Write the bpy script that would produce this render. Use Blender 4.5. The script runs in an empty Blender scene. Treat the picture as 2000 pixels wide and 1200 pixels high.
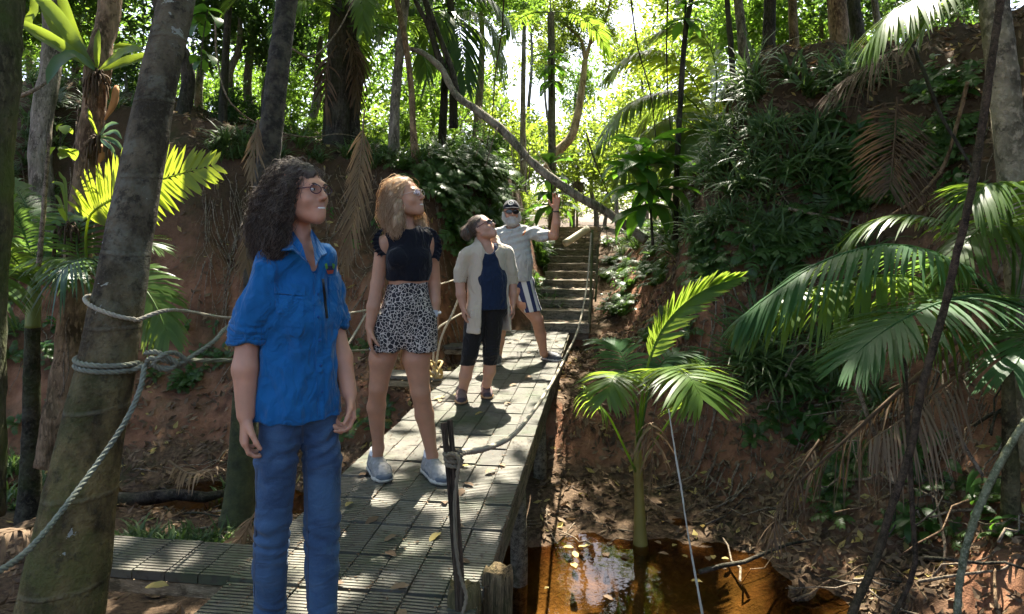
import bpy, math, random
import numpy as np
from math import radians, sin, cos, pi
from mathutils import Vector, Matrix
from mathutils.bvhtree import BVHTree

# ------------------------------------------------------------------ camera, sky, sun, exposure
scn = bpy.context.scene
C = scn.collection
F, HZ, CH = 1333.333, 455.0, 1.42          # focal length and horizon row in photo pixels, eye height in metres
cam_d = bpy.data.cameras.new('camera')
cam = bpy.data.objects.new('camera', cam_d); C.objects.link(cam)
cam.location = (0, 0, CH); cam.rotation_euler = (radians(90), 0, 0)
cam_d.sensor_width = 36; cam_d.lens = 24; cam_d.shift_y = -(600 - HZ) / 2000
cam_d.clip_start = 0.05; cam_d.clip_end = 2000
scn.camera = cam

SUN = np.array([0.05, 0.52, 0.85]); SUN /= np.linalg.norm(SUN)      # towards the sun
world = bpy.data.worlds.new('World'); scn.world = world; world.use_nodes = True
wt = world.node_tree; wt.nodes.clear()
wo = wt.nodes.new('ShaderNodeOutputWorld'); bg = wt.nodes.new('ShaderNodeBackground'); sk = wt.nodes.new('ShaderNodeTexSky')
sk.sky_type = 'NISHITA'; sk.sun_disc = False
sk.sun_elevation = math.asin(SUN[2]); sk.sun_rotation = math.atan2(SUN[0], SUN[1])
sk.air_density = 0.75; sk.dust_density = 4.0; sk.ozone_density = 1.0
bg.inputs[1].default_value = 0.105
wt.links.new(sk.outputs[0], bg.inputs[0]); wt.links.new(bg.outputs[0], wo.inputs[0])
sd = bpy.data.lights.new('sun', 'SUN'); sd.energy = 5.0; sd.angle = radians(0.55); sd.color = (1.0, 0.93, 0.80)
so = bpy.data.objects.new('sun', sd); C.objects.link(so)
so.rotation_euler = Vector(SUN).to_track_quat('Z', 'Y').to_euler()
vs = scn.view_settings; vs.view_transform = 'Standard'; vs.look = 'None'; vs.gamma = 1.0; vs.use_curve_mapping = False
vs.exposure = 2.5
cy = scn.cycles
cy.use_denoising = True
try: cy.denoiser = 'OPENIMAGEDENOISE'
except Exception: pass
cy.max_bounces = 7; cy.diffuse_bounces = 3; cy.glossy_bounces = 2; cy.transmission_bounces = 5; cy.transparent_max_bounces = 12
cy.use_adaptive_sampling = True; cy.adaptive_threshold = 0.015
cy.caustics_reflective = False; cy.caustics_refractive = False
cy.sample_clamp_indirect = 6.0

# ------------------------------------------------------------------ helpers
rng = np.random.default_rng(7); random.seed(7)
def P(px, py, Y): return np.array([(px - 1000) / F * Y, Y, CH - (py - HZ) / F * Y])
def PX(p): return (1000 + F * p[0] / p[1], HZ - F * (p[2] - CH) / p[1])
def nrm(v):
    v = np.asarray(v, float); return v / (np.linalg.norm(v, axis=-1, keepdims=True) + 1e-12)
def sstep(a, b, x):
    t = np.clip((x - a) / (b - a), 0, 1); return t * t * (3 - 2 * t)

def _hash(ix, iy, iz, seed):
    h = (ix * 374761393 + iy * 668265263 + iz * 2147483647 + seed * 1274126177) & 0xffffffff
    h = ((h ^ (h >> 13)) * 1274126177) & 0xffffffff
    h = h ^ (h >> 16)
    return (h & 0xffff) / 65535.0
def vnoise(p, f=1.0, seed=0):
    p = np.asarray(p, float) * f
    i = np.floor(p).astype(np.int64); u = p - i; u = u * u * (3 - 2 * u)
    out = 0
    for dx in (0, 1):
        wx = u[..., 0] if dx else 1 - u[..., 0]
        for dy in (0, 1):
            wy = u[..., 1] if dy else 1 - u[..., 1]
            for dz in (0, 1):
                wz = u[..., 2] if dz else 1 - u[..., 2]
                out = out + wx * wy * wz * _hash(i[..., 0] + dx, i[..., 1] + dy, i[..., 2] + dz, seed)
    return out * 2 - 1
def fbm(p, f, octv=4, seed=0, gain=0.5):
    a, s = 1.0, 0
    for o in range(octv):
        s = s + a * vnoise(p, f, seed + o * 17); a *= gain; f *= 2.03
    return s

def mesh_np(name, V, quads=None, tris=None, smooth=True, mats=(), mi=None):
    me = bpy.data.meshes.new(name)
    V = np.asarray(V, np.float32).reshape(-1, 3)
    q = np.asarray(quads if quads is not None else np.zeros((0, 4)), np.int32).reshape(-1, 4)
    t = np.asarray(tris if tris is not None else np.zeros((0, 3)), np.int32).reshape(-1, 3)
    me.vertices.add(len(V)); me.vertices.foreach_set('co', V.ravel())
    me.loops.add(q.size + t.size); me.loops.foreach_set('vertex_index', np.concatenate([q.ravel(), t.ravel()]))
    n = len(q) + len(t); me.polygons.add(n)
    st = np.concatenate([np.arange(len(q)) * 4, q.size + np.arange(len(t)) * 3]).astype(np.int32)
    me.polygons.foreach_set('loop_start', st)
    me.polygons.foreach_set('use_smooth', np.full(n, smooth, bool))
    for m in mats: me.materials.append(m)
    if mi is not None: me.polygons.foreach_set('material_index', np.asarray(mi, np.int32))
    me.update(calc_edges=True); me.validate()
    return me

class MB:
    """collects pieces of one mesh"""
    def __init__(s): s.v = []; s.q = []; s.t = []; s.n = 0
    def add(s, V, q=None, t=None):
        V = np.asarray(V, float).reshape(-1, 3)
        if q is not None and len(q): s.q.append(np.asarray(q, int).reshape(-1, 4) + s.n)
        if t is not None and len(t): s.t.append(np.asarray(t, int).reshape(-1, 3) + s.n)
        s.v.append(V); s.n += len(V); return s
    def box(s, c, size, R=None, taper=1.0):
        hx, hy, hz = np.asarray(size) / 2
        V = np.array([[x * hx * (taper if z > 0 else 1), y * hy * (taper if z > 0 else 1), z * hz] for z in (-1, 1) for y in (-1, 1) for x in (-1, 1)])
        if R is not None: V = V @ np.asarray(R).T
        s.add(V + np.asarray(c), [[0, 2, 3, 1], [4, 5, 7, 6], [0, 1, 5, 4], [2, 6, 7, 3], [0, 4, 6, 2], [1, 3, 7, 5]]); return s
    def tube(s, pts, rad, sides=8, cap=True, jit=0, seed=0):
        pts = np.asarray(pts, float); n = len(pts); rad = np.broadcast_to(np.asarray(rad, float), (n,))
        T = nrm(np.gradient(pts, axis=0)); up = np.array([0, 0, 1.0]) if abs(T[0][2]) < 0.9 else np.array([1.0, 0, 0])
        a = nrm(np.cross(T[0], up)); A = []
        for i in range(n):
            a = a - T[i] * (a @ T[i]); a = a / (np.linalg.norm(a) + 1e-9); A.append(a)
        A = np.array(A); B = np.cross(T, A)
        th = np.arange(sides) / sides * 2 * pi
        r = rad[:, None] * np.ones(sides)
        if jit: r = r * (1 + jit * np.random.default_rng(seed).uniform(-1, 1, r.shape))
        V = pts[:, None] + r[..., None] * (np.cos(th)[None, :, None] * A[:, None] + np.sin(th)[None, :, None] * B[:, None])
        i = np.arange(n - 1)[:, None] * sides; j = np.arange(sides)[None]; k = (j + 1) % sides
        q = np.stack([i + j, i + k, i + sides + k, i + sides + j], -1).reshape(-1, 4)
        V = V.reshape(-1, 3); t = []
        if cap:
            V = np.vstack([V, pts[0], pts[-1]]); m = n * sides
            t = [[m, (b + 1) % sides, b] for b in range(sides)] + [[m + 1, (n - 1) * sides + b, (n - 1) * sides + (b + 1) % sides] for b in range(sides)]
        s.add(V, q, t); return s
    def mesh(s, name, mat=None, smooth=True):
        V = np.vstack(s.v) if s.v else np.zeros((0, 3))
        return mesh_np(name, V, np.vstack(s.q) if s.q else None, np.vstack(s.t) if s.t else None, smooth, [mat] if mat else [])

def spline(pts, n):
    """Catmull-Rom through pts"""
    p = np.asarray(pts, float); m = len(p)
    if m == 2: return p[0] + (p[1] - p[0]) * np.linspace(0, 1, n)[:, None]
    e = np.vstack([2 * p[0] - p[1], p, 2 * p[-1] - p[-2]])
    u = np.linspace(0, m - 1 - 1e-9, n); i = u.astype(int); t = (u - i)[:, None]
    a, b, c, d = e[i], e[i + 1], e[i + 2], e[i + 3]
    return 0.5 * (2 * b + (c - a) * t + (2 * a - 5 * b + 4 * c - d) * t ** 2 + (3 * b - a - 3 * c + d) * t ** 3)

def tag(o, label=None, cat=None, group=None, kind=None):
    if label: o['label'] = label
    if cat: o['category'] = cat
    if group: o['group'] = group
    if kind: o['kind'] = kind
    return o
def obj(name, me, parent=None, world_space=True):
    o = bpy.data.objects.new(name, me); C.objects.link(o)
    if parent is not None:
        o.parent = parent
        if world_space: o.matrix_parent_inverse = root_inv(parent)
    return o
def root_inv(p): return Matrix.Translation(-Vector(p.location)) if p.type == 'EMPTY' else Matrix()
def sub(name, me, part):
    """a sub-part modelled in world coordinates under a part that is itself in world coordinates"""
    o = bpy.data.objects.new(name, me); C.objects.link(o); o.parent = part; return o
def thing(name, label, cat, loc=(0, 0, 0), group=None, rotz=0, scale=1):
    o = bpy.data.objects.new(name, None); C.objects.link(o); o.empty_display_size = 0.1
    o.location = loc; o.rotation_euler = (0, 0, rotz); o.scale = (scale,) * 3
    return tag(o, label, cat, group)
def place(o, loc, rot=(0, 0, 0), scale=1):
    o.location = loc; o.rotation_euler = rot; o.scale = (scale,) * 3 if np.isscalar(scale) else scale; return o

# ------------------------------------------------------------------ materials
MATS = {}
class NT:
    def __init__(s, name):
        s.m = bpy.data.materials.new(name); s.m.use_nodes = True; s.t = s.m.node_tree; s.t.nodes.clear()
        s.out = s.t.nodes.new('ShaderNodeOutputMaterial')
    def n(s, typ, **kw):
        x = s.t.nodes.new('ShaderNode' + typ)
        for k, v in kw.items():
            if k.startswith('i_'):
                key = k[2:]; key = int(key) if key.isdigit() else key.replace('_', ' ')
                s.set(x.inputs[key], v)
            else: setattr(x, k, v)
        return x
    def set(s, inp, v):
        if isinstance(v, bpy.types.NodeSocket): s.t.links.new(v, inp)
        elif isinstance(v, tuple) and len(v) == 3 and inp.type == 'RGBA': inp.default_value = (*v, 1)
        else: inp.default_value = v
    def noise(s, scale, detail=4, rough=0.55, vec=None, dist=0):
        x = s.n('TexNoise', i_Scale=scale, i_Detail=detail, i_Roughness=rough, i_Distortion=dist)
        if vec is not None: s.set(x.inputs['Vector'], vec)
        return x.outputs[0]
    def ramp(s, fac, stops):
        r = s.n('ValToRGB'); s.set(r.inputs[0], fac); e = r.color_ramp.elements
        while len(e) < len(stops): e.new(0.5)
        for el, (p, c) in zip(e, stops):
            el.position = p; el.color = (*c, 1) if len(c) == 3 else c
        return r.outputs[0]
    def fac(s, fac, lo, hi):
        r = s.n('MapRange', i_1=lo, i_2=hi); s.set(r.inputs[0], fac); return r.outputs[0]
    def mix(s, fac, a, b, mode='MIX'):
        x = s.n('Mix', data_type='RGBA', blend_type=mode)
        s.set(x.inputs[0], fac); s.set(x.inputs[6], a); s.set(x.inputs[7], b); return x.outputs[2]
    def math(s, op, a, b=0.0):
        x = s.n('Math', operation=op); s.set(x.inputs[0], a); s.set(x.inputs[1], b); return x.outputs[0]
    def coord(s, which='Object', scale=None):
        c = s.n('TexCoord').outputs[which]
        if scale is None: return c
        mp = s.n('Mapping'); s.set(mp.inputs[0], c); mp.inputs['Scale'].default_value = scale; return mp.outputs[0]
    def bump(s, h, strength=0.5, dist=0.01, normal=None):
        b = s.n('Bump', i_Strength=strength, i_Distance=dist); s.set(b.inputs['Height'], h)
        if normal is not None: s.set(b.inputs['Normal'], normal)
        return b.outputs[0]
    def bsdf(s, col, rough=0.7, normal=None, **kw):
        p = s.n('BsdfPrincipled'); s.set(p.inputs['Base Color'], col); s.set(p.inputs['Roughness'], rough)
        if normal is not None: s.set(p.inputs['Normal'], normal)
        for k, v in kw.items(): s.set(p.inputs[k.replace('_', ' ')], v)
        return p.outputs[0]
    def done(s, sh, key=None):
        s.t.links.new(sh, s.out.inputs[0]); MATS[s.m.name] = s.m; return s.m

def leaf_mat(name, c1, c2, tr, trf=0.4, rough=0.42, spec=0.35, vein=None):
    t = NT(name)
    r = t.n('NewGeometry').outputs['Random Per Island']
    nz = t.noise(7, 2, vec=t.coord('Object'))
    f = t.math('ADD', t.math('MULTIPLY', r, 0.65), t.math('MULTIPLY', nz, 0.35))
    col = t.mix(f, c1, c2)
    pr = t.bsdf(col, rough, Specular_IOR_Level=spec)
    tl = t.n('BsdfTranslucent'); t.set(tl.inputs[0], t.mix(f, tuple(0.75 * x for x in tr), tr))
    mx = t.n('MixShader'); mx.inputs[0].default_value = trf
    t.t.links.new(pr, mx.inputs[1]); t.t.links.new(tl.outputs[0], mx.inputs[2])
    return t.done(mx.outputs[0])
def plain(name, col, rough=0.7, var=0.25, nscale=8, bump=0.3, bscale=60, bdist=0.004, **kw):
    t = NT(name); v = t.coord('Object')
    n1 = t.noise(nscale, 4, vec=v)
    c = t.mix(n1, tuple(x * (1 - var) for x in col), tuple(min(1, x * (1 + var)) for x in col))
    nb = t.bump(t.noise(bscale, 3, vec=v), bump, bdist)
    return t.done(t.bsdf(c, rough, nb, **kw))

def m_soil():
    t = NT('red_soil'); v = t.coord('Object')
    big = t.noise(0.9, 5, vec=v); mid = t.noise(4.5, 6, 0.6, v); fine = t.noise(28, 5, 0.65, v)
    c = t.ramp(mid, [(0.30, (0.088, 0.044, 0.026)), (0.48, (0.210, 0.100, 0.055)), (0.62, (0.280, 0.142, 0.080)), (0.8, (0.24, 0.145, 0.085))])
    c = t.mix(t.fac(big, 0.52, 0.68), c, (0.055, 0.036, 0.020))
    geo = t.n('NewGeometry'); sep = t.n('SeparateXYZ'); t.set(sep.inputs[0], geo.outputs['Normal'])
    flat = t.fac(t.math('ADD', sep.outputs[2], t.math('MULTIPLY', mid, 0.35)), 0.85, 1.1)
    lit = t.ramp(fine, [(0.3, (0.035, 0.022, 0.013)), (0.55, (0.10, 0.066, 0.040)), (0.75, (0.17, 0.12, 0.075))])
    c = t.mix(flat, c, lit)
    pos = t.n('SeparateXYZ'); t.set(pos.inputs[0], v)
    hum = t.fac(t.math('ADD', pos.outputs[2], t.math('MULTIPLY', big, 0.8)), 1.0, 2.2)
    c = t.mix(t.math('MULTIPLY', hum, 0.85), c, t.mix(fine, (0.03, 0.022, 0.014), (0.075, 0.055, 0.033)))
    bed = t.fac(pos.outputs[2], -0.98, -1.10)
    c = t.mix(bed, c, t.mix(fine, (0.14, 0.10, 0.058), (0.34, 0.26, 0.15)))
    moss = t.math('MULTIPLY', t.fac(t.noise(1.7, 5, 0.6, v), 0.55, 0.7), 0.6)
    c = t.mix(moss, c, (0.030, 0.042, 0.014))
    nb = t.bump(t.math('ADD', t.math('MULTIPLY', mid, 0.6), t.math('MULTIPLY', fine, 0.4)), 0.9, 0.06)
    return t.done(t.bsdf(c, 0.95, nb, Specular_IOR_Level=0.15))
def m_bark(name, c1, c2, moss=(0.05, 0.06, 0.018), mossf=0.4, lichen=0.0, stretch=(1, 1, 0.35), sc=9, rings=False, bd=0.02):
    t = NT(name); v = t.coord('Object', stretch); w = t.coord('Object')
    a = t.noise(sc, 6, 0.6, v); b = t.noise(sc * 5, 4, 0.6, v); m = t.noise(2.6, 5, 0.6, w)
    c = t.mix(t.fac(a, 0.38, 0.62), tuple(x * 0.6 for x in c1), tuple(x * 1.15 for x in c2))
    c = t.mix(t.math('MULTIPLY', t.fac(b, 0.5, 0.66), 0.6), c, tuple(min(1, x * 1.9) for x in c2))
    c = t.mix(t.math('MULTIPLY', t.fac(t.noise(sc * 2.2, 5, 0.7, w), 0.56, 0.64), 0.7), c, tuple(x * 0.35 for x in c1))
    c = t.mix(t.math('MULTIPLY', t.fac(m, 0.42, 0.62), mossf), c, moss)
    if lichen:
        l = t.math('GREATER_THAN', t.noise(5.5, 4, 0.7, w, 0.4), 1 - lichen)
        c = t.mix(l, c, (0.34, 0.35, 0.30))
    h = t.math('ADD', t.math('MULTIPLY', a, 0.7), t.math('MULTIPLY', b, 0.5))
    return t.done(t.bsdf(c, 0.9, t.bump(h, 1.0, bd * 2.2), Specular_IOR_Level=0.2))
def m_deck():
    t = NT('deck_grating'); v = t.coord('Object'); w = t.n('NewGeometry').outputs['Position']
    rnd = t.n('ObjectInfo').outputs['Random']
    c = t.mix(rnd, (0.075, 0.069, 0.053), (0.165, 0.150, 0.114))
    c = t.mix(t.fac(t.noise(3.2, 5, 0.65, w), 0.40, 0.72), c, (0.075, 0.080, 0.050))
    c = t.mix(t.math('MULTIPLY', t.fac(t.noise(1.3, 5, 0.6, w), 0.50, 0.68), 0.85), c, (0.042, 0.062, 0.018))
    c = t.mix(t.math('MULTIPLY', t.fac(t.noise(21, 3, 0.6, w), 0.56, 0.68), 0.75), c, (0.040, 0.029, 0.020))
    c = t.mix(t.math('MULTIPLY', t.fac(t.noise(6.5, 6, 0.75, w, 0.5), 0.48, 0.66), 0.7), c, (0.060, 0.048, 0.034))
    ro = t.fac(t.noise(9, 3, 0.6, w), 0.3, 0.7)
    nb = t.bump(t.noise(110, 3, vec=w), 0.35, 0.004)
    return t.done(t.bsdf(c, t.math('ADD', t.math('MULTIPLY', ro, 0.3), 0.45), nb))
def m_water():
    t = NT('creek_water'); v = t.coord('Object')
    nb = t.bump(t.noise(5.5, 3, 0.5, v), 0.06, 0.03)
    tr = t.n('BsdfTransparent'); tr.inputs[0].default_value = (0.56, 0.42, 0.24, 1)
    gl = t.n('BsdfGlossy'); gl.inputs['Roughness'].default_value = 0.03; t.set(gl.inputs['Normal'], nb)
    fr = t.n('Fresnel', i_IOR=1.33); t.set(fr.inputs['Normal'], nb)
    mx = t.n('MixShader'); t.set(mx.inputs[0], fr.outputs[0])
    t.t.links.new(tr.outputs[0], mx.inputs[1]); t.t.links.new(gl.outputs[0], mx.inputs[2])
    return t.done(mx.outputs[0])
def m_rope(name, c):
    t = NT(name); v = t.coord('Object')
    n1 = t.noise(40, 4, 0.6, v)
    col = t.mix(n1, tuple(x * 0.55 for x in c), tuple(x * 1.25 for x in c))
    col = t.mix(t.math('MULTIPLY', t.fac(t.noise(6, 4, 0.6, v), 0.5, 0.7), 0.5), col, tuple(x * 0.4 for x in c))
    return t.done(t.bsdf(col, 0.95, t.bump(t.noise(260, 2, vec=v), 0.6, 0.002)))

SOIL = m_soil(); DECK = m_deck(); WATER = m_water()
BARK_PALM = m_bark('palm_bark', (0.045, 0.036, 0.020), (0.105, 0.088, 0.045), (0.060, 0.062, 0.016), 0.6, 0.0, (1, 1, 0.8), 7)
BARK_DARK = m_bark('dark_bark', (0.022, 0.018, 0.014), (0.062, 0.052, 0.040), (0.030, 0.038, 0.014), 0.55, 0.27)
BARK_MOSS = m_bark('mossy_bark', (0.030, 0.028, 0.016), (0.075, 0.068, 0.040), (0.060, 0.085, 0.020), 0.8, 0.0, (1, 1, 0.5))
BARK_GREY = m_bark('grey_bark', (0.10, 0.085, 0.065), (0.23, 0.20, 0.16), (0.09, 0.10, 0.045), 0.4, 0.25)
BARK_WARM = m_bark('warm_bark', (0.10, 0.058, 0.030), (0.24, 0.16, 0.095), (0.07, 0.075, 0.03), 0.35, 0.0)
VINE = m_bark('vine_bark', (0.030, 0.019, 0.013), (0.070, 0.046, 0.030), (0.04, 0.045, 0.015), 0.25, 0, (1, 1, 1), 25, bd=0.006)
ROOT = m_bark('root_bark', (0.10, 0.075, 0.050), (0.24, 0.19, 0.135), (0.06, 0.06, 0.03), 0.2, 0, (1, 1, 1), 30, bd=0.004)
TIMBER = m_bark('weathered_timber', (0.070, 0.060, 0.042), (0.17, 0.15, 0.11), (0.060, 0.075, 0.028), 0.5, 0, (8, 1, 8), 4, bd=0.006)
TIMBER_NEW = m_bark('tan_timber', (0.16, 0.115, 0.065), (0.30, 0.23, 0.14), (0.14, 0.15, 0.07), 0.3, 0, (1, 8, 8), 4, bd=0.004)
POSTW = m_bark('dark_post_timber', (0.030, 0.020, 0.014), (0.085, 0.060, 0.042), (0.05, 0.05, 0.02), 0.2, 0, (9, 9, 0.6), 5, bd=0.006)
FERN = leaf_mat('fern_green', (0.030, 0.065, 0.016), (0.060, 0.115, 0.026), (0.16, 0.30, 0.04), 0.35)
GRASS = leaf_mat('grass_green', (0.040, 0.080, 0.022), (0.075, 0.120, 0.036), (0.16, 0.28, 0.05), 0.3)
PALM = leaf_mat('palm_green', (0.042, 0.090, 0.020), (0.075, 0.130, 0.030), (0.30, 0.46, 0.045), 0.42, 0.33)
PALM_BLUE = leaf_mat('palm_bluegreen', (0.030, 0.086, 0.030), (0.052, 0.120, 0.042), (0.22, 0.38, 0.06), 0.40, 0.42, 0.22)
BROAD = leaf_mat('broad_leaf_green', (0.020, 0.062, 0.014), (0.042, 0.100, 0.022), (0.16, 0.36, 0.03), 0.4, 0.35)
CANOPY = leaf_mat('canopy_green', (0.035, 0.078, 0.016), (0.075, 0.125, 0.026), (0.24, 0.42, 0.04), 0.45)
CANOPY_Y = leaf_mat('canopy_yellowgreen', (0.050, 0.095, 0.018), (0.090, 0.130, 0.026), (0.33, 0.45, 0.045), 0.48)
CANOPY_D = leaf_mat('canopy_darkgreen', (0.022, 0.055, 0.018), (0.045, 0.090, 0.026), (0.13, 0.26, 0.04), 0.35)
DEAD = leaf_mat('dead_leaf_brown', (0.13, 0.085, 0.048), (0.27, 0.19, 0.115), (0.22, 0.14, 0.07), 0.2, 0.7, 0.2)
DEAD_D = leaf_mat('dead_leaf_dark', (0.055, 0.036, 0.022), (0.17, 0.115, 0.070), (0.16, 0.09, 0.04), 0.15, 0.8, 0.2)
YELLOW = leaf_mat('yellow_leaf', (0.32, 0.25, 0.06), (0.42, 0.34, 0.14), (0.4, 0.3, 0.1), 0.25, 0.6, 0.2)
ROPE_PALE = m_rope('pale_rope', (0.42, 0.38, 0.29)); ROPE_GREEN = m_rope('greenish_rope', (0.21, 0.215, 0.155)); ROPE_GREY = m_rope('grey_rope', (0.24, 0.22, 0.16))
PETIOLE = plain('petiole_green', (0.13, 0.17, 0.04), 0.5, 0.35, 5, 0.2)
PETIOLE_Y = plain('petiole_yellow', (0.22, 0.19, 0.045), 0.5, 0.35, 5, 0.2)
# ------------------------------------------------------------------ terrain
TOE = np.array([(-60, 2.0), (-14, 4.2), (-8, 5.6), (-5, 6.2), (-2, 6.5), (-0.9, 6.3), (-0.3, 5.55), (0.3, 5.35), (1.1, 5.2), (1.75, 4.85), (2.0, 4.3), (2.2, 3.3), (2.4, 1.2), (3.2, -4), (6, -40)])
def toe_d(x, y):
    best = np.full(np.shape(x), 1e9); sg = np.zeros(np.shape(x))
    for (ax, ay), (bx, by) in zip(TOE[:-1], TOE[1:]):
        ex, ey = bx - ax, by - ay
        t = np.clip(((x - ax) * ex + (y - ay) * ey) / (ex * ex + ey * ey), 0, 1)
        dx, dy = x - ax - t * ex, y - ay - t * ey
        d = np.hypot(dx, dy); c = ex * dy - ey * dx
        m = d < best - 1e-9; best = np.where(m, d, best); sg = np.where(m, np.sign(c), sg)
    return best * sg
BDIR = nrm([0.135, 1, 0]); BPER = np.array([BDIR[1], -BDIR[0], 0])
def stair_x(y): return 0.70 + 0.145 * (y - 9.9)
def terrain(x, y, rough=True):
    x = np.asarray(x, float); y = np.asarray(y, float)
    p = np.stack([x, y, 0 * x], -1)
    d = toe_d(x, y)
    if rough: d = d + 0.28 * fbm(p, 0.55, 3, 3) + 0.10 * fbm(p, 2.1, 2, 9)
    bl = 0.95 * sstep(-0.9, -0.1, x) * sstep(2.0, 1.3, x)          # litter bench at the far end of the bridge
    d = np.where(d > 0, np.where(d < bl + 0.25, d * 0.25 / (bl + 0.25), d - bl), d)
    w = sstep(0.2, 2.2, x)                                   # left bank -> right bank
    hc = (2.45 + 0.22 * np.clip(-x - 2.5, 0, 4)) * (1 - w) + (3.25 + 0.10 * np.clip(x - 2.5, 0, 6)) * w
    zl = np.interp(d, [-3, -0.7, 0, 0.5, 1.0], [-1.25, -1.2, -0.93, -0.70, -0.10])
    up = np.clip((d - 1.0) / 2.0, 0, 1)
    z = zl + (hc + 0.1) * np.where(d > 1.0, 0.78 * up + 0.22 * sstep(0, 1, up), 0) + 0.10 * np.clip(d - 3.0, 0, 6)
    # low grassy bench left of the bridge, in front of the channel
    b = sstep(-0.9, -1.7, x) * sstep(5.6, 5.0, y + 0.12 * x)
    z = np.where(d < 0.3, np.maximum(z, -1.2 + 0.48 * b), z)
    # near bank under and behind the viewer
    z = np.maximum(z, -1.25 + 1.0 * sstep(1.9, 0.2, y + 0.25 * np.clip(-x - 1.5, 0, 3)))
    # cutting for the stairs
    zp = np.where(y < 9.9, -0.27 + 0.2 * sstep(0.25, 0.55, x - 0.131 * (y - 3.57)), np.minimum(0.24 * (y - 9.9), 1.5) - 0.12)
    zp = zp + 0.02 * np.clip(y - 17, 0, 60)
    u = np.abs(x - stair_x(y) - 0.28 * sstep(9.9, 9.0, y) * -1); wid = np.interp(y, [6.5, 8, 9.8, 10.5, 15, 20], [1.15, 1.0, 0.75, 0.50, 0.60, 5.0])
    rt = np.where(x > stair_x(y), 2.6 - 1.0 * sstep(9.0, 7.0, y), 0.75)
    k = sstep(wid + rt + 1.5 * sstep(13, 18, y), wid, u) * sstep(6.3, 7.0, y)
    z = np.where(z > zp, z * (1 - k) + zp * k, z)
    if rough:
        bank = sstep(0.2, 1.2, d) * (1 - 0.75 * k)
        z = z + (0.05 + 0.17 * bank) * fbm(p, 0.9, 4, 21) + (0.015 + 0.03 * bank) * fbm(p, 5.0, 3, 33)
    return z
def axis(fine_lo, fine_hi, step, lo, hi):
    a = list(np.arange(fine_lo, fine_hi, step)); s = step; v = fine_hi
    while v < hi: a.append(v); s *= 1.12; v += s
    a.append(hi); s = step; v = fine_lo - step; pre = []
    while v > lo: pre.append(v); s *= 1.12; v -= s
    pre.append(lo); return np.array(pre[::-1] + a)
gx = axis(-6.5, 5.5, 0.05, -400, 400); gy = axis(1.5, 13, 0.05, -300, 900)
GX, GY = np.meshgrid(gx, gy); GZ = terrain(GX, GY)
nx, ny = len(gx), len(gy)
ii = (np.arange(ny - 1)[:, None] * nx + np.arange(nx - 1)[None]).ravel()
gme = mesh_np('ground', np.stack([GX, GY, GZ], -1).reshape(-1, 3), np.stack([ii, ii + 1, ii + nx + 1, ii + nx], -1), None, True, [SOIL])
ground = tag(obj('ground', gme), kind='structure')
ground['label'] = 'red earth creek banks and forest floor with leaf litter'
def hgt(x, y):
    """height of the ground sheet"""
    i = np.clip(np.searchsorted(gx, x) - 1, 0, nx - 2); j = np.clip(np.searchsorted(gy, y) - 1, 0, ny - 2)
    u = (x - gx[i]) / (gx[i + 1] - gx[i]); v = (y - gy[j]) / (gy[j + 1] - gy[j])
    return (GZ[j, i] * (1 - u) + GZ[j, i + 1] * u) * (1 - v) + (GZ[j + 1, i] * (1 - u) + GZ[j + 1, i + 1] * u) * v
def gnormal(x, y, e=0.06):
    return nrm(np.stack([hgt(x - e, y) - hgt(x + e, y), hgt(x, y - e) - hgt(x, y + e), np.full(np.shape(x), 2 * e)], -1))
def on_ground(px, py, y0=2.0, y1=40):
    """where the line of sight of a photo pixel meets the ground"""
    Y = np.linspace(y0, y1, 3000); X = (px - 1000) / F * Y; Z = CH - (py - HZ) / F * Y
    k = np.nonzero(hgt(X, Y) >= Z)[0]
    k = k[0] if len(k) else len(Y) - 1
    return np.array([X[k], Y[k], hgt(X[k], Y[k])])

wv = np.array([[-9, 1.0, -0.95], [3.6, 1.0, -0.95], [3.6, 7.4, -0.95], [-9, 7.4, -0.95]])
water = tag(obj('creek_water', mesh_np('creek_water', wv, [[0, 1, 2, 3]], None, False, [WATER])), kind='structure')
water['label'] = 'shallow amber tea-coloured creek water under the footbridge'

# ------------------------------------------------------------------ footbridge
def bp(u, v, z=0.0):
    """bridge coordinates: u metres right of its right edge (negative = onto the deck), v = depth Y on that edge"""
    base = np.array([0.131 * (v - 3.57), v, 0]); return base + BPER * u + np.array([0, 0, z])
bridge = thing('footbridge', 'narrow mossy footbridge of ribbed grating tiles crossing the creek', 'bridge', bp(-0.5, 5, 0))
TW, TL, NR = 0.150, 0.300, 13
def tile_mesh():
    ys = []; zs = []
    pitch = (TL - 0.012) / NR; y = -TL / 2 + 0.006
    for i in range(NR):
        for a, z in ((0.0, 0.0), (0.62, 0.0), (0.66, -0.010), (0.96, -0.010)):
            ys.append(y + a * pitch); zs.append(z)
        y += pitch
    ys.append(TL / 2 - 0.006); zs.append(0.0)
    ys = np.array([ys[0]] + ys + [ys[-1]]); zs = np.array([-0.035] + zs + [-0.035])
    hw = TW / 2 - 0.003; n = len(ys)
    V = np.vstack([np.stack([np.full(n, -hw), ys, zs], -1), np.stack([np.full(n, hw), ys, zs], -1),
                   np.stack([np.full(n, -hw), ys, np.full(n, -0.035)], -1), np.stack([np.full(n, hw), ys, np.full(n, -0.035)], -1)])
    q = []
    for i in range(n - 1):
        q += [[i, n + i, n + i + 1, i + 1], [i, i + 1, 2 * n + i + 1, 2 * n + i], [n + i, 3 * n + i, 3 * n + i + 1, n + i + 1]]
    return mesh_np('grating_tile', V, q, None, False, [DECK])
TILE = tile_mesh(); brot = -math.atan2(BDIR[0], BDIR[1])
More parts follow.
